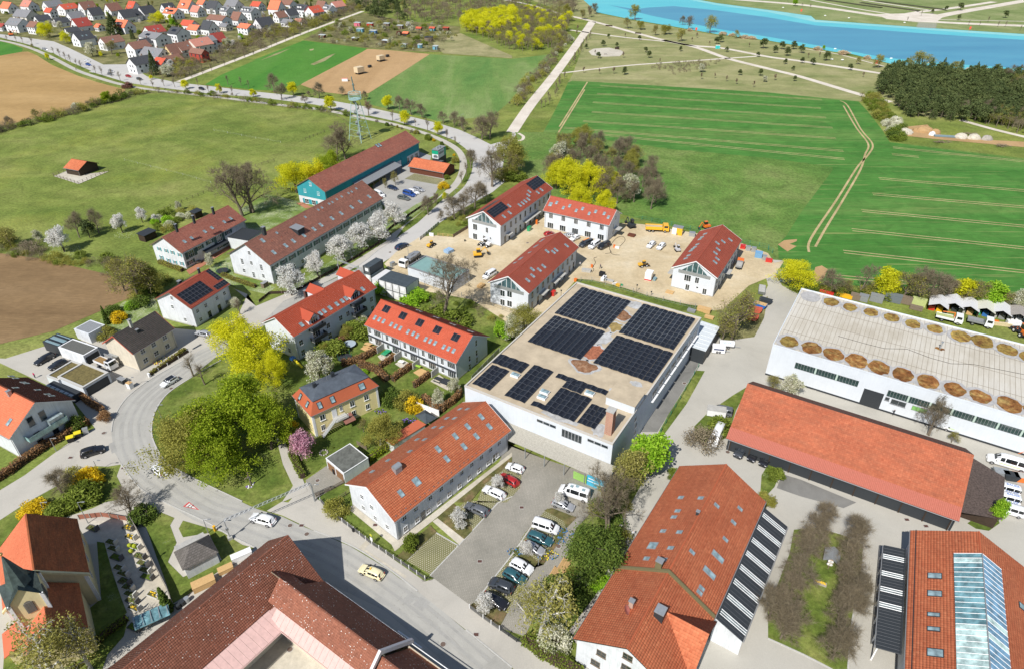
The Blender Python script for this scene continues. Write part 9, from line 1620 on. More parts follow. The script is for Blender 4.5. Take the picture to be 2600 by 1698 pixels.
# FENCES, WALLS, LAMPS, SIGNS
KN=Pn('pale_tape',(.45,.47,.36))
def fnc(P,h,label,post=Wd_,rail=Wd_,step=2.4,kind='rail',infill=None,z=.0,cat='fence'):
 Q=[G(*p)for p in P];o=empty('fence',(Q[0].x,Q[0].y,0),0,label,cat);o0=Vc((Q[0].x,Q[0].y,0));k=0
 pm=MB();pm.box(-.06,.06,-.06,.06,0,h);pm=pm.mesh('post',post)
 for a,b in zip(Q[:-1],Q[1:]):
  n=max(1,int((b-a).length/step));d=(b-a).normalized();nn=Vc((-d.y,d.x,0))
  for i in Rg(n):
   p=a.lerp(b,i/n)-o0;q=a.lerp(b,(i+1)/n)-o0;link('post',pm,o,(p.x,p.y,0),(0,0,atan2(d.y,d.x)))
   if kind=='rail':
    m=MB()
    for zz in(h*.45,h*.9):m.tube((p.x,p.y,zz),(q.x,q.y,zz),.012 if rail is KN else .045,n=4)
    m.obj('rail',rail,o)
   elif kind=='picket':
    m=MB();L_=(q-p).length;c=int(L_/.16)
    for s_ in Rg(c):w=p+d*(s_+.5)*L_/c;m.tube((w.x,w.y,.08),(w.x,w.y,h*.92),.045,n=4)
    m.tube((p.x,p.y,h*.3),(q.x,q.y,h*.3),.04,n=4);m.tube((p.x,p.y,h*.8),(q.x,q.y,h*.8),.04,n=4);x=m.obj('picket_panel',rail,o);x['kind']='stuff'
   elif kind=='board':
    m=MB();e=nn*.025;m.slab([(p.x+e.x,p.y+e.y,.1),(q.x+e.x,q.y+e.y,.1),(q.x+e.x,q.y+e.y,h*.95),(p.x+e.x,p.y+e.y,h*.95)],.05);m.obj('fence_panel',rail,o)
   elif kind=='mesh':
    m=MB()
    for zz in(.15,h*.5,h*.97):m.tube((p.x,p.y,zz),(q.x,q.y,zz),.022,n=3)
    for s_ in Rg(1,6):w=p.lerp(q,s_/6);m.tube((w.x,w.y,0),(w.x,w.y,h),.012,n=3)
    x=m.obj('wire_panel',rail,o)
 link('post',pm,o,Tu(Q[-1]-o0))
Ji=Pn('grey_fence_boards',(.15,.15,.145),.85,var=.3,scale=4);KG=Pn('green_wire',(.05,.22,.14),.5)
fnc(D('@13 600 0 670 75 750 150 910 270 1080 400 1280 530 1570 725'),1.15,'grey slatted fence with white posts in front of the terraced house',Fr,Ji,1.5,'picket')
fnc(D('@13 1985 990 2110 1085 2260 1190'),1.15,'grey slatted fence with white posts at the lower car park bed',Fr,Ji,1.5,'picket');fnc(D('@13 2270 1195 2420 1300 @23 95 1310'),1.2,'dark metal gate across the forecourt entrance',Dk,Dk,1.4,'picket',cat='gate');fnc(D('@23 100 1320 500 1554 640 1640'),1.2,'weathered picket fence below the green hedge',Wd_,Wd_,1.6,'picket')
fnc(D('@12 560 1500 700 1440 830 1370'),1.1,'dark fence beside the garage drive',Wd_,Wd_,1.6,'picket');fnc(D('@12 770 1530 900 1450'),1.1,'short brown board fence by the house gable',Wd_,Wd_,1.2,'rail')
fnc(D('@00 0 1240 500 1120 900 1015 1330 885 1500 870 1800 900 2377 980 @10 250 1000 600 1050 760 1090 860 1150'),1.3,'post and wire fence around the big meadow',Wd_,Wd_,5,'rail')
fnc(D('@10 640 1235 500 1285 420 1320'),1.2,'paddock fence left of the lattice tower',Wd_,Wd_,2.4);fnc(D('@10 170 1500 0 1554 @01 2370 0'),1.2,'dark fence left of the yellow-green trees',Wd_,Wd_,2.6);fnc(D('@01 1990 205 1740 310 1480 420'),1.2,'field fence left of the twin bare trees',Wd_,Wd_,2.4)
fnc(D('@01 500 85 730 158 1010 40'),1.3,'timber rail fence round the sand paddock of the stable',Wd_,Wd_,2.2);fnc(D('@01 500 85 640 30'),1.3,'upper rail fence of the paddock',Wd_,Wd_,2.2)
fnc(D('@01 1160 -60 1400 0 1700 75 1960 150'),.9,'faint white electric tape fence crossing the meadow',KN,KN,7,'rail');fnc(D('@00 1990 1218 2377 1290 @10 230 1330'),.9,'white tape fence in the upper meadow',KN,KN,7,'rail')
fnc(D('@21 1010 525 1205 492 1480 545 1740 605'),1.6,'green wire fence behind the yellow truck',KG,KG,3,'mesh');fnc(D('@21 2120 705 2377 760 @31 0 775 40 800'),1.6,'green wire fence right of the last new house',KG,KG,3,'mesh')
fnc(D('@21 330 1440 480 1250 640 1060 740 1060 1000 1130 1250 1200 1560 1280 1700 1310'),1.5,'mesh fence on the grass strip round the school roof',Gv,Gv,4,'mesh');sht('grass_verge',D('@21 240 1460 600 1040 740 1050 1000 1110 1250 1190 1600 1270 1730 1290 1710 1330 1560 1330 1000 1160 740 1090 640 1085 300 1500'),Ml,.1)
fnc(D('@11 1330 1010 1650 1130 2000 1230 2200 1290 2377 1360'),1.6,'site fence below the bare tree',Gv,Dk,3,'mesh');fnc(D('@11 1690 640 1830 655'),1.2,'pale timber barrier at the first new house',Nw,Nw,1.5,'rail');fnc(D('@11 1830 655 1970 570'),1.3,'brown board fence left of the first new house',Wd_,Wd_,1.5,'board');fnc(D('@11 1520 680 1620 600 1700 530'),1.2,'red and white striped site barrier at the road',Fr,Gv,1.6,'board')
fnc(D('@11 30 1260 130 1180 350 1172 600 1035 900 865 1150 710 1165 650 1290 540 1500 400 1680 280'),1.0,'long dark wooden fence between cherry lawn and pavement',Wd_,Dw,2.4,'board')
fnc(D('@22 1730 300 1560 600 1380 900'),1.3,'thin mesh fence along the school drive verge',KG,KG,3,'mesh');fnc(D('@12 1500 680 1700 755'),1.9,'white garden wall behind the pavilion',Fr,Fr,2,'board');fnc(D('@12 2005 420 2150 270 2260 160'),1.4,'low wall with plants at the row house end',Gy,Gy,2.5,'board')
fnc(D('@03 1190 130 1290 300 1440 600 1560 830 1610 960'),1.7,'old stone wall along the churchyard',Ki,Ki,1.2,'board',cat='wall');fnc(D('@03 740 165 950 140 1190 180'),1.3,'red-brown churchyard wall at the gate',Ki,Pn('brick_red_wall',(.30,.12,.08)),1.6,'board',cat='wall');fnc(D('@02 1390 380 1560 285 1760 160'),.9,'low dark wall along the cream house',Fr,Dw,2.4,'board',cat='wall')
m_=None
def ramp():
 P=[G(1,1,1110,1100),G(1,1,1240,1180),G(1,1,1400,1250)];
 for a,b in zip(P[:-1],P[1:]):pass
 m=MB()
 for a,b in zip(P[:-1],P[1:]):d=(b-a).normalized();n=Vc((-d.y,d.x,0));m.slab([Tu(a+Vc((0,0,1.6))),Tu(b+Vc((0,0,1.6))),Tu(b+n*.3+Vc((0,0,1.6))),Tu(a+n*.3+Vc((0,0,1.6)))],1.6)
 tag(m.obj('retaining_wall',Cn),'curved concrete retaining wall between dormer house and containers','wall')
ramp()
def lamp(i,j,x,y,yt,label,arm=.9,rot=.0,col=Gy,head='flat'):
 b=G(i,j,x,y);h=max(3.0,hgt(b,j,yt));o=empty('street_lamp',Tu(b),rot,label,'street lamp');tb(o,'pole',col,(0,0,0),(0,0,h),.08,.05,6)
 tb(o,'arm',col,(0,0,h),(arm,0,h+.15),.04,n=4);bx(o,'lamp_head',Gy,(arm-.1,arm+.45,-.1,.1,h+.08,h+.18))
for a in((9,9,1236,470+45,462,'street lamp with white head in the strip below the car park'),(1,1,1850,270,205,'low white double lamp at the road bend'),(1,0,1910,1200,1065,'street lamp at the field side of the road bend'),(1,0,1450,1070,935,'mint street lamp between roadside trees'),(1,1,890,860,790,'small lamp at the fence below the cherries'),(0,2,2035,235,135,'dark lantern at the upper end of the green'),(0,2,1510,795,650,'pale green lamp and sign pole at the inner curve'),(0,2,525,1080,960,'slim lamp post in front of the brown hedge'),(0,2,1225,490,395,'lamp at the planted garage drive'),(0,2,915,1265,1180,'grey sign pole on the corner lawn'),(0,3,820,200,5,'grey pole beside the church roof'),(0,3,1935,290,165,'dark lantern next to the chapel of rest'),(0,3,430,110,40,'small lamp in the forsythia'),(1,2,550,1530,1390,'black lamp at the house fence'),(2,3,245,590,540,'blue-topped post in the flower bed'),(1,1,1415,810,755,'thin post at the site entrance')):
 if a[0]==9:b=U(a[2],a[3]);
 lamp(*a)
def gantry(b0,b1,yt,jt,label):
 h=hgt(b0,jt,yt);o=empty('gantry',Tu(b0),atan2((b1-b0).y,(b1-b0).x),label,'gantry');L_=(b1-b0).length;tb(o,'pole',Gv,(0,0,0),(0,0,h),.11,.09,6);tb(o,'pole',Gv,(L_,0,0),(L_,0,h),.11,.09,6)
 m=MB()
 for y,z in((-.2,h),(.2,h),(0,h+.4)):m.tube((0,y,z),(L_,y,z),.05,n=4)
 n=int(L_/.8)
 for k in Rg(n):
  a,c=L_*k/n,L_*(k+1)/n;m.tube((a,-.2,h),((a+c)/2,0,h+.4),.03,n=3);m.tube(((a+c)/2,0,h+.4),(c,.2,h),.03,n=3);m.tube((a,-.2,h),(c,.2,h),.03,n=3)
 m.obj('truss_beam',Gv,o);bx(o,'footing',Cn,(-.4,.4,-.4,.4,0,.7));bx(o,'signal_box',Gy,(-.25,.25,-.3,-.1,2.6,3.2))
gantry(G(0,3,2140,345),G(1,2,545,1545),175,3,'steel truss gantry spanning the main street by the green');gantry(G(1,1,775,985),G(1,1,1000,1075),862,1,'steel truss gantry over the road near the stacked containers')
p0,p1,p2=G(0,3,1700,45),G(0,3,1755,0),G(0,3,1853,78);c=(p0+p1+p2)/3
def tri(s,z,mat,name):m=MB();m.poly([Tu(c+(p-c)*s+Vc((0,0,z)))for p in(p0,p2,p1)]);return m.obj(name,mat)
o=tri(1.0,.066,Pn('road_red_paint',(.5,.07,.07),.8),'painted_warning_triangle');tag(o,'red and white warning triangle with two running children painted on the road','road marking')
q=tri(.68,.070,Pn('road_white_paint',(.66,.65,.62),.8),'white_field');q.parent=o
ux=(p2-p0).normalized();uy=Vc((-ux.y,ux.x,0));m=MB()
def ln(a,b_,w=.07):A_,B_=c+ux*a[0]+uy*a[1]+Vc((0,0,.074)),c+ux*b_[0]+uy*b_[1]+Vc((0,0,.074));d=(B_-A_).normalized();n=Vc((-d.y,d.x,0))*w;m.poly([Tu(A_-n),Tu(B_-n),Tu(B_+n),Tu(A_+n)])
for s_ in(-.35,.3):ln((s_,-.1),(s_+.1,.25));ln((s_,-.1),(s_-.22,-.38),.05);ln((s_,-.1),(s_+.2,-.35),.05);ln((s_+.08,.2),(s_+.3,.05),.04);ln((s_+.08,.2),(s_-.15,.1),.04);ln((s_+.12,.32),(s_+.16,.44),.08)
m.obj('children_pictogram',BKT,o)
def dsc(i,j,x,y,r,mat=None,label='round manhole cover in the road surface',z=.11,name='manhole_cover',cat='manhole'):
 p=G(i,j,x,y);m=MB();m.tube((0,0,z-.03),(0,0,z),r+.12,n=14);o=m.obj(name,Cn,loc=(p.x,p.y,0));tag(o,label,cat);m=MB();m.tube((0,0,z-.02),(0,0,z+.006),r,n=14);m.obj('lid',mat or Pn('iron_lid',(.14,.10,.08),.8),o)
for i,j,x,y,s_ in((1,3,318,222,'left of two on the street below the gantry'),(1,3,472,302,'right of two on the street below the gantry'),(0,2,965,912,'at the junction left of the curve'),(0,2,1590,498,'next to the white car in the curve'),(1,2,572,1352,'in the drive of the double garage'),(2,2,1600,450,'on the dark school drive'),(2,2,2002,1088,'in the bays by the open shed'),(1,1,1245,792,'on the road below the dark blue car'),(3,2,435,503,'on the yard at the hall'),(1,3,316,1372,'in the barn courtyard'),(2,3,432,415,'beside the parking row on the paved path'),(1,3,1737,1325,'in shadow on the lower street')):dsc(i,j,x,y,.42,label='round manhole cover '+s_)
for i,j,x,y,s_ in((1,3,2078,555,'in the forecourt paving'),(1,3,2044,1235,'on the street near the forecourt gate'),(1,3,423,222,'in the street below the gantry'),(0,2,655,1140,'on the side street'),(0,2,1148,1237,'at the junction kerb'),(2,3,90,55,'at the top of the forecourt'),(3,3,1288,168,'left one between the orange buildings'),(3,3,1466,228,'right one between the orange buildings'),(1,3,1108,217,'beside the terraced house'),(2,1,145,705,'on the building site sand')):
 p=G(i,j,x,y);m=MB();m.box(-.38,.38,-.28,.28,.08,.112);o=m.obj('drain_grate',Pn('rusty_grate',(.10,.05,.04),.8),loc=(p.x,p.y,0));tag(o,'square rusty drain grate '+s_,'drain')
 bx(o,'frame',Cn,(-.46,.46,-.36,.36,.07,.108))
YL=Pn('yellow_lid',(.75,.62,.03),.5)
for k,(x,y)in En(((665,985),(735,945))):
 p=G(0,2,x,y);o=empty('waste_container',Tu(p),R(32),('left','right')[k]+' big waste container with yellow lid at the brown hedge','waste container');bx(o,'bin_body',Kb,(-.65,.65,-.5,.5,.15,1.2));m=MB();m.extr([(-.55,1.2),(.55,1.2),(.5,1.38),(-.5,1.38)],'x',-.7,.7);m.obj('lid',YL,o);Ws(o,[(-.5,-.4),(.5,-.4)],.1,.08)
crt(0,2,805,910,1.0,.7,1.3,32,Gv,'grey electric cabinet beside the waste containers','cabinet','cabinet');crt(0,2,1140,440,2.0,1.1,1.1,-28,Dk,'dark bin box with pale lid at the garage drive','bin_box','bin box',Gv);crt(0,2,1215,490,1.2,1.0,1.5,-28,Fr,'white gate pillar box with orange flowers','pillar','pillar',Nw);crt(0,2,1390,390,.5,.4,1.0,-28,Fr,'white gate pillar at the low garden wall','pillar','pillar');crt(1,2,733,1285,.6,.6,1.1,47,Kb,'black bin at the garage door','waste_bin','bin');crt(1,3,908,275,.45,.4,.8,-30,Kb,'black litter bin at the slatted fence','litter_bin','bin');crt(0,3,2000,270,.4,.35,1.2,-30,Km,'yellow post box near the chapel','post_box','post box');crt(2,2,720,1350,1.0,.7,.9,-30,Cn,'pale bin beside the blue mural','waste_bin','bin');crt(1,1,85,1110,2.0,1.2,1.4,64,Wd_,'timber bin store at the gable of the long house','bin_store','shed',Gy);crt(1,1,895,860,.7,.4,1.0,60,Gy,'grey cabinet at the end of the lawn','cabinet','cabinet')
def slatted(i,j,x,y,rot,L_,Wd,label):
 p=G(i,j,x,y);o=empty('pallet_stack',(p.x,p.y,.09),R(rot),label,'pallets')
 for k in Rg(int(L_/.22)):bx(o,'slat',Nw,(-L_/2+.22*k,-L_/2+.22*k+.12,-Wd/2,Wd/2,.32,.38))
 for q in(-Wd/2,0,Wd/2-.1):bx(o,'bearer',Nw,(-L_/2,L_/2,q,q+.1,.0,.32))
slatted(2,3,420,680,60,2.6,2.2,'lower orange-brown pallet stack beside the yew');slatted(2,3,490,590,60,2.6,1.6,'upper slatted pallet stack beside the yew')
def trampo(i,j,x,y,r,net,label):
 p=G(i,j,x,y);o=empty('trampoline',(p.x,p.y,.07),0,label,'trampoline');m=MB();m.tube((0,0,.7),(0,0,.76),r,n=18);m.obj('mat',Pn('tramp_cover',(.35,.42,.48))if not net else Dk,o)
 for k in Rg(6):a=pi*k/3;m=MB();m.tube((r*cos(a),r*sin(a),0),(r*cos(a),r*sin(a),2.2 if net else .7),.04,n=4);m.obj('leg',Kk if net else Gv,o)
 if net:
  m=MB()
  for z in(1.5,2.2):
   for k in Rg(14):a,b_=2*pi*k/14,2*pi*(k+1)/14;m.tube((r*cos(a),r*sin(a),z),(r*cos(b_),r*sin(b_),z),.03,n=3)
  m.obj('net_ring',Dk,o)
trampo(1,2,870,105,1.7,False,'round covered trampoline with pale blue cover in the garden');trampo(1,2,830,235,1.8,True,'trampoline with dark net in the garden');trampo(0,1,2070,980,1.9,True,'trampoline with net on the lawn of the shuttered house')
def table(i,j,x,y,rot,mat,label,L_=1.8,Wd=.9,benches=True):
 p=G(i,j,x,y);o=empty('garden_table',(p.x,p.y,.12),R(rot),label,'table');bx(o,'table_top',mat,(-L_/2,L_/2,-Wd/2,Wd/2,.7,.76))
 for a in(-L_/2+.1,L_/2-.1):
  for c_ in(-Wd/2+.1,Wd/2-.1):bx(o,'leg',mat,(a-.03,a+.03,c_-.03,c_+.03,0,.7))
 if benches:
  for s_ in(-1,1):bx(o,'bench_seat',mat,(-L_/2,L_/2,s_*(Wd/2+.4)-.14,s_*(Wd/2+.4)+.14,.42,.47))
table(1,2,1210,185,60,Kk,'green table tennis table on the first terrace',2.6,1.4,False);table(1,2,1040,110,-30,Nw,'orange-brown garden table on the wooden terrace');table(1,2,1500,310,-30,Pn('lime_seat',(.3,.5,.06)),'lime green lounger on the wooden terrace',1.9,.7,False);table(1,2,1690,430,-30,Dk,'dark garden sofa set on the last terrace');table(1,2,1760,455,-30,Dk,'dark square gazebo table at the row house end',2.2,2.0,False);table(2,2,120,1015,-32,Pn('red_table',(.28,.07,.04)),'long red-brown table under the school canopy',3.6,.8);table(1,1,1970,1430,10,Dw,'dark picnic table on the waste ground');table(0,1,1840,890,25,Wd_,'bench table in front of the shuttered house');table(1,2,1350,270,-30,Fr,'white and colourful play table on the second terrace',1.4,.9,False);table(0,2,2140,1190,20,Kk,'blue-green glass covered table under the trees of the green',2.4,1.6,False);table(2,2,400,1130,-32,Nw,'small wooden crate table before the canopy',1.0,.7,False)
p=G(2,2,195,1075);o=empty('parasol',(p.x,p.y,.1),0,'closed dark green parasol under the canopy','parasol');tb(o,'pole',Gv,(0,0,0),(0,0,2.6),.03,n=5);m=MB();m.tube((0,0,.9),(0,0,2.5),.22,.05,8);m.obj('folded_cloth',Pn('parasol_green',(.03,.16,.11)),o)
p=G(1,2,1020,1080);m=MB()
for k in Rg(4):m.box(-1.5,1.5,-.05,.05,.2+.3*k,.3+.3*k)
p=G(1,2,985,1045);o=m.obj('garden_trellis',Wd_,loc=Tu(p),rot=(0,0,R(-35)));tag(o,'brown trellis bench behind the double garage','trellis');p=G(1,2,1160,1020);m=MB();m.tube((0,0,0),(0,0,.5),.3,.3,8);m.tube((0,0,.5),(0,0,1.3),.25,.12,8);m.blob((0,0,1.5),.16,8,6);o=m.obj('garden_statue',Cn,loc=Tu(p));tag(o,'pale stone garden statue near the outhouse','statue')
p=G(1,2,630,1095);m=MB()
for k in Rg(10):a=2*pi*k/10;m.blob((.8*cos(a),.8*sin(a),.15),.22,6,4)
o=m.obj('fire_ring',Ki,loc=Tu(p));tag(o,'ring of grey stones on the villa lawn','stone ring')
p=G(0,2,2335,1395);o=empty('wayside_cross',Tu(p),R(60),'wooden wayside cross with small roof on the green, flowers at its foot','cross');bx(o,'cross_beam',Wd_,(-.1,.1,-.1,.1,0,3.6),(-1.0,1.0,-.08,.08,2.5,2.68));bx(o,'figure',Cn,(-.12,.12,-.16,-.1,1.7,2.6),(-.5,.5,-.16,-.1,2.5,2.6));m=MB()
for k in Rg(14):m.blob((rnd.uniform(-.9,.9),rnd.uniform(-.7,.7),.12),.16,5,3,k%2)
m.obj('flowers',[Pn('violet_petals',(.25,.15,.5)),Fr],o)['kind']='stuff'
p=G(1,3,1083,400);o=empty('bus_stop_sign',Tu(p),R(-35),'bus stop pole with round yellow-green sign and timetable at the fence','bus stop');m=MB();m.tube((0,0,0),(0,0,3.0),.05,n=6);m.obj('pole',Pn('lime_pole',(.35,.42,.05)),o);bx(o,'timetable',Fr,(-.3,.3,-.08,-.05,1.2,2.1));m=MB();m.tube((0,-.06,2.7),(0,-.02,2.7),.33,n=16);m.obj('sign_disc',Pn('lime_pole',(.35,.42,.05)),o);tb(o,'sign_face',YL,(0,-.08,2.7),(0,-.065,2.7),.24,n=16);text('H',.4,Kk,o,(0,-.09,2.7),(R(90),0,0))
sht('tactile_paving',D('@13 950 430 1020 365 1055 390 1010 440 1400 690 1385 712 985 450'),Mg,.085)
p=G(1,2,400,290);o=empty('playground_slide',Tu(p),R(-35),'blue and yellow slide between the maples and the magnolia','slide');m=MB();m.slab([(-1.4,-.3,1.5),(1.4,-.3,.2),(1.4,.3,.2),(-1.4,.3,1.5)],.08);m.obj('chute',YL,o);bx(o,'tower_hut',KA,(-2.6,-1.4,-.6,.6,1.4,1.9));
for q in((-2.5,-.5),(-1.5,-.5),(-2.5,.5),(-1.5,.5)):bx(o,'post',Wd_,(q[0]-.05,q[0]+.05,q[1]-.05,q[1]+.05,0,1.4))
for k,x in En((1897,1918)):
 p=G(2,0,x,455);o=empty('portable_toilet',Tu(p),0,('left','right')[k]+' turquoise portable toilet on the park path','toilet');bx(o,'toilet_body',Pn('turquoise',(.05,.55,.55)),(-.7,.7,-.6,.6,0,2.3));bx(o,'toilet_roof',Fr,(-.75,.75,-.65,.65,2.3,2.5))
for k,(i,x,y)in En(((2,1710,285),(3,308,110),(3,1875,275),(3,1005,595))):p=G(i,0,x,y);m=MB();m.box(-.8,.8,-.1,.1,0,2.2);o=m.obj('red_sign_board',Pn('signal_red',(.8,.12,.08)),loc=Tu(p));tag(o,('small red board at the near lake shore','red board on the far bank, left','red board on the far bank, right','red board in front of the willow by the pine wood')[k],'sign')
for k,(x,y)in En(((622,463),(2130,650),(592,560),(690,565),(140,78),(750,175),(530,153),(1267,218),(1493,592),(1142,552))):p=G(3,0,x,y,.1);m=MB();m.blob((0,0,.5),.8,8,5,0,(1.4,.6,.6));o=m.obj('white_buoy' if y in(650,463,592,552)else 'seated_visitor_shade',Fr,loc=Tu(p));tag(o,'small white dot-like '+('float on the lake' if y in(650,463,592,552)else 'sun shelter on the lake meadow')+', '+ORD[k]+' of ten','float' if y in(650,463,592,552)else 'shelter')
crt(2,0,900,247,6,1.2,.8,-20,Dw,'long dark bench at the upper park path','park_bench','bench');crt(2,0,1170,316,5,1.0,.8,-20,Dw,'second dark bench along the park path','park_bench','bench');crt(2,0,975,460,3,1.5,1.2,0,Dw,'dark play structure at the sand playground','play_structure','play structure');crt(2,0,868,512,2,1.2,.8,0,Ki,'grey boulder on the sand playground','boulder','boulder')
STW=Pn('grave_white',(.55,.54,.5));STD=Pn('grave_dark',(.12,.12,.12));PLN=KU
gv=[(1195,245,1),(1215,330,1),(1255,420,2),(1300,510,0),(1325,575,0),(1350,640,0),(1370,700,2),(1035,380,0),(1055,440,0),(1085,520,2),(1110,620,0),(1145,670,0),(1160,745,0),(1190,800,0),(1210,860,0),(1230,920,0),(1250,985,1),(1430,865,1),(860,250,0),(1435,1040,2),(1350,1110,0),(1250,1170,2)]
gd=R(64)
for k,(x,y,t)in En(gv):
 p=G(0,3,x,y);o=empty('grave',(p.x,p.y,.06),R(-20),('planted grave','flowering grave','evergreen planted grave')[0 if t==0 else t]+' in the churchyard, '+('wall row' if k<7 else('path row' if k<17 else 'outlying'))+', '+ORD[(k if k<7 else k-7 if k<17 else k-17)]+' from the gate','grave','churchyard graves')
 bx(o,'kerb_stones',STW if k%3 else STD,(-1.05,1.05,-.55,-.47,0,.22),(-1.05,1.05,.47,.55,0,.22),(-1.15,-1.05,-.5,.5,0,.22),(1.05,1.15,-.5,.5,0,.22));bx(o,'soil',KU if t!=2 else Ml,(-1.05,1.05,-.5,.5,0,.15));bx(o,'headstone',STW if(k*7)%3 else STD,(1.2,1.4,-.42,.42,0,1.15));m=MB();g2=random.Random(k)
 for q in Rg(10):m.blob((g2.uniform(-.9,.9),g2.uniform(-.38,.38),.2),g2.uniform(.08,.2),5,3,0)
 m.obj('planting',(Pn('bronze_green',(.12,.16,.04)),Pn('yellow_petals',(.75,.5,.03)),Pn('box_green',(.10,.16,.01)))[t],o)['kind']='stuff'
for k,(x,y)in En(((1205,410),(1218,462),(1250,415))):p=G(0,3,x,y,.2);m=MB();m.blob((0,0,.2),.42,8,6);o=m.obj('box_ball',Pn('yellow_green_ball',(.33,.38,.02)),loc=Tu(p));tag(o,('upper','lower','right')[k]+' yellow-green clipped ball on the churchyard grave','shrub')
p=G(0,3,1440,1130);o=empty('bicycle_shelter',(p.x,p.y,.06),R(32),'dark glass-like canopy stand beside the barn','shelter');m=MB();m.slab([(-2.6,-1.2,1.8),(2.6,-1.2,1.8),(2.6,1.2,2.1),(-2.6,1.2,2.1)],.06);m.obj('roof',K0,o)
for k in Rg(5):bx(o,'roof_bar',Gv,(-2.5+1.2*k,-2.4+1.2*k,-1.2,1.2,2.1,2.16))
crt(0,3,2250,520,3.4,1.2,1.1,32,Fr,'long white box with coloured end at the barn wall','storage_box','box');crt(0,3,1900,780,3.6,1.6,1.2,34,Nw,'pale orange boards leaning at the barn','board_stack','boards');crt(0,3,2100,640,2.4,1.2,.8,34,Nw,'smaller orange boards at the barn','board_stack','boards')
for k,(x,y)in En(((1740,925),(1700,955),(1660,985))):p=G(0,3,x,y);m=MB();m.tube((0,0,0),(0,0,.9),.42,n=10);o=m.obj('barrel',Gv if k==0 else Dk,loc=(p.x,p.y,.07));tag(o,('pale upper','middle','lower')[k]+' barrel at the churchyard wall end','barrel')
def bike(i,j,x,y,rot,label):
 p=G(i,j,x,y);o=empty('bicycle',(p.x,p.y,.09),R(rot),label,'bicycle')
 for a in(-.52,.52):
  m=MB()
  for k in Rg(12):t,t2=2*pi*k/12,2*pi*(k+1)/12;m.tube((a+.34*cos(t),0,.34+.34*sin(t)),(a+.34*cos(t2),0,.34+.34*sin(t2)),.03,n=4)
  m.obj('wheel',Kb,o)
 m=MB();m.tube((-.52,0,.34),(-.1,0,.85),.025,n=4);m.tube((-.1,0,.85),(.4,0,.85),.025,n=4);m.tube((.4,0,.95),(.52,0,.34),.025,n=4);m.tube((0,0,.34),(.4,0,.8),.025,n=4);m.obj('frame',Dk,o);bx(o,'saddle',Kb,(-.2,.05,-.07,.07,.92,.98));tb(o,'handlebar',Dk,(.38,-.28,1.0),(.38,.28,1.0),.02,n=4)
bike(3,2,715,1395,-25,'left bicycle in the sun before the open shed');bike(3,2,860,1445,-20,'right bicycle in the sun before the open shed');bike(1,3,1590,735,10,'bicycle leaning at the end of the slatted fence');bike(3,2,20,325,0,'bicycles by the hall corner')
def hose(P,label):m=MB();Q=[p+Vc((0,0,.12))for p in spline([G(2,1,*p)for p in P],6)];[m.tube(Tu(a),Tu(b_),.07,n=5)for a,b_ in zip(Q[:-1],Q[1:])];tag(m.obj('hose',Kb),label,'hose')
hose([(865,805),(920,795),(905,750),(960,670),(1020,645),(1050,680),(1000,740)],'black looped hose near the orange compressor, upper');hose([(905,760),(930,810),(1000,820)],'short black hose ending in the sand');hose([(745,980),(760,950),(745,930),(775,890),(760,850),(790,838)],'winding black hose beside the concrete pit');crt(2,1,948,748,.6,.6,.9,0,Op,'orange compressor in the loop of the hose','compressor','machine');crt(2,1,975,755,1.4,.5,.5,-20,Fr,'white tank beside the orange compressor','tank','tank');crt(2,1,740,930,.6,.6,.8,0,Op,'orange pump beside the winding hose','pump','machine')
for k,(i,j,x,y,h)in En(((2,1,1155,1160,2.6),(2,1,1290,1195,1.6),(2,1,855,1080,2.6),(2,1,455,1200,2.2))):p=G(i,j,x,y);m=MB();m.tube((0,0,0),(0,0,h),.06,n=5);m.box(-.2,.2,-.08,.08,h-.4,h);o=m.obj('marker_post',Dk,loc=Tu(p));tag(o,'thin dark post on the school boundary, '+ORD[k]+' of four','post')
def flw(i,j,x,y,rx,n,mats,label):
 p=G(i,j,x,y);m=MB();g2=random.Random(int(x+y))
 for q in Rg(n):a,r_=g2.uniform(0,6.28),rx*g2.uniform(0,1)**.5;m.blob((r_*cos(a),r_*sin(a)*.6,.25),g2.uniform(.08,.18),5,3,g2.randrange(len(mats)))
 o=m.obj('flower_patch',mats,loc=Tu(p));tag(o,label,'flowers',None,'stuff')
PU=Pn('purple_petals',(.22,.12,.5));BLF=Pn('blue_petals',(.05,.16,.36));GRL=Pn('patch_green',(.08,.12,.02))
flw(1,2,1420,800,1.6,60,[PU,GRL],'purple flower patch beside the pavilion');flw(1,2,1160,720,1.4,30,[PU,GRL],'purple flowers at the villa corner');flw(2,3,475,300,2.0,60,[BLF,GRL],'blue flower patch at the upper end of the long bed');flw(2,3,425,360,1.6,50,[BLF,GRL],'blue flower patch in the middle of the long bed');flw(2,3,330,500,2.0,60,[BLF,GRL,YL],'blue and yellow flowers at the lower end of the long bed');flw(2,3,40,470,1.6,40,[BLF,GRL],'blue flowers left of the silver car');flw(0,2,1500,240,3.0,70,[YL,GRL,Pn('red_petals',(.5,.05,.03))],'yellow and red flowers along the cream house wall')
def fallen(i,j,x,y,r,n):
 p=G(i,j,x,y);g2=np.random.default_rng(int(x));a=g2.uniform(0,6.28,n);q=r*g2.uniform(0,1,n)**.5;P_=np.stack([p.x+q*np.cos(a),p.y+q*np.sin(a),np.full(n,.13)],1);me=leaves(P_,.12,3,KR,'fallen_petals');o=link('fallen_petals',me);tag(o,'white petals lying on the ground below a cherry','petals','fallen petals','stuff')
for a in((1,1,330,1130,4,500),(1,1,600,960,4,450),(1,1,830,800,4,450),(1,1,1180,640,4,400),(1,1,1320,490,4,350),(0,1,600,790,5,400),(0,1,1180,620,4,300)):fallen(*a)
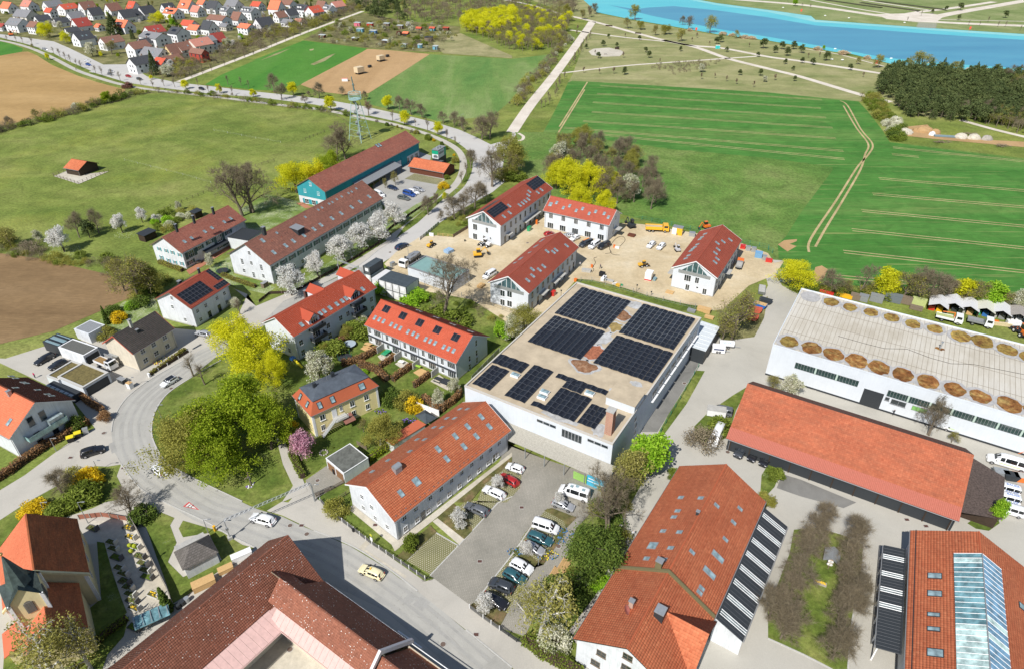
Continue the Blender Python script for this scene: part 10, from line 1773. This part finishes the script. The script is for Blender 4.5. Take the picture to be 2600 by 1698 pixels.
# PEOPLE
def body_mesh(pose):
 V=[(0,0,.95),(0,0,1.2),(0,0,1.42),(0,0,1.52),(0,.02,1.66),(.1,0,.92),(.11,.02,.5),(.11,-.02,.08),(.11,.1,.04),(-.1,0,.92),(-.11,0,.5),(-.11,0,.08),(-.11,.12,.04),(.2,0,1.4),(.26,.02,1.12),(.27,.12,.9),(-.2,0,1.4),(-.26,0,1.12),(-.26,.1,.88)]
 if pose=='walk':V[6]=(.11,.16,.52);V[7]=(.11,.24,.1);V[8]=(.11,.36,.08);V[10]=(-.11,-.08,.5);V[11]=(-.11,-.3,.14);V[12]=(-.11,-.2,.04);V[15]=(.26,-.12,.92);V[18]=(-.26,.22,.95)
 if pose=='reach':V[14]=(.24,.2,1.2);V[15]=(.2,.42,1.15);V[17]=(-.24,.2,1.2);V[18]=(-.2,.42,1.12)
 E=[(0,1),(1,2),(2,3),(3,4),(0,5),(5,6),(6,7),(7,8),(0,9),(9,10),(10,11),(11,12),(2,13),(13,14),(14,15),(2,16),(16,17),(17,18)];Rr=[.15,.14,.15,.06,.11,.1,.07,.05,.04,.1,.07,.05,.04,.07,.05,.035,.07,.05,.035]
 me=bpy.data.meshes.new('body');me.from_pydata(V,E,[]);o=bpy.data.objects.new('tmp',me);C.objects.link(o);md=o.modifiers.new('s','SKIN');sv=me.skin_vertices[0].data
 for k,r_ in En(Rr):sv[k].radius=(r_,r_)
 sv[0].use_root=True;o.modifiers.new('u','SUBSURF').levels=1;dg=bpy.context.evaluated_depsgraph_get();out=bpy.data.meshes.new_from_object(o.evaluated_get(dg));bpy.data.objects.remove(o);return out
SKIN=Pn('skin',(.55,.33,.24),.6,var=.05);BM={p:body_mesh(p)for p in('stand','walk','reach')}
def psn(i,j,x,y,rot,pose,top,legs,label,hair=(.06,.035,.02)):
 p=G(i,j,x,y);o=empty('person',(p.x,p.y,.07),R(rot),label,'person');me=BM[pose].copy();me.materials.clear()
 for m_ in(Pn('legs_%d_%d'%(x,y),legs,.8),Pn('top_%d_%d'%(x,y),top,.8),SKIN,Pn('hair_%d_%d'%(x,y),hair,.8),Kb):me.materials.append(m_)
 for f in me.polygons:
  z=f.center.z;ax=abs(f.center.x);f.material_index=4 if z<.1 else(0 if z<.95 and ax<.2 else(2 if z>1.5 or(ax>.2 and z<1.0)else 1))
  if z>1.7 or(z>1.6 and f.center.y<-.02):f.material_index=3
  f.use_smooth=True
 link('body',me,o);return o
WT=(.72,.72,.74);DB=(.03,.04,.07)
psn(1,1,1232,640,150,'walk',WT,DB,'person in white top pushing a pram along the pavement');o=empty('pram',Tu(G(1,1,1248,635)),R(60),'dark pram pushed by the person in white','pram');bx(o,'carrycot',Kb,(-.4,.35,-.22,.22,.55,.85));m=MB();m.tube((-.35,0,.7),(-.6,0,1.0),.02);m.tube((.3,0,.55),(-.3,0,.15),.02);m.obj('handle',Gv,o);Ws(o,[(-.3,-.2),(-.3,.2),(.35,-.2),(.35,.2)],.14,.05)
psn(2,3,1120,325,200,'walk',WT,DB,'person in white shirt walking on the lane beside the yew');psn(0,2,330,400,-20,'stand',(.5,.02,.12),DB,'person in pink top in the yard shadow');psn(3,2,1158,745,20,'reach',(.05,.05,.06),(.04,.04,.05),'person in black standing at the tiny white car');psn(2,2,2040,1025,180,'stand',WT,WT,'person in white under the eave of the open shed');psn(2,1,632,925,60,'reach',WT,(.1,.1,.12),'worker in white shirt at the corner of the new house');psn(2,1,820,945,-60,'walk',(.08,.07,.09),(.05,.05,.07),'worker in dark clothes walking on the sand');psn(0,0,710,655,160,'walk',(.05,.05,.06),(.03,.03,.05),'person in dark clothes on the far cycle path');psn(1,1,2300,150,90,'stand',(.7,.65,.65),DB,'person in light top at the bushes by the junction');psn(2,0,575,405,0,'walk',(.05,.05,.07),DB,'dark dressed person on the pale path')
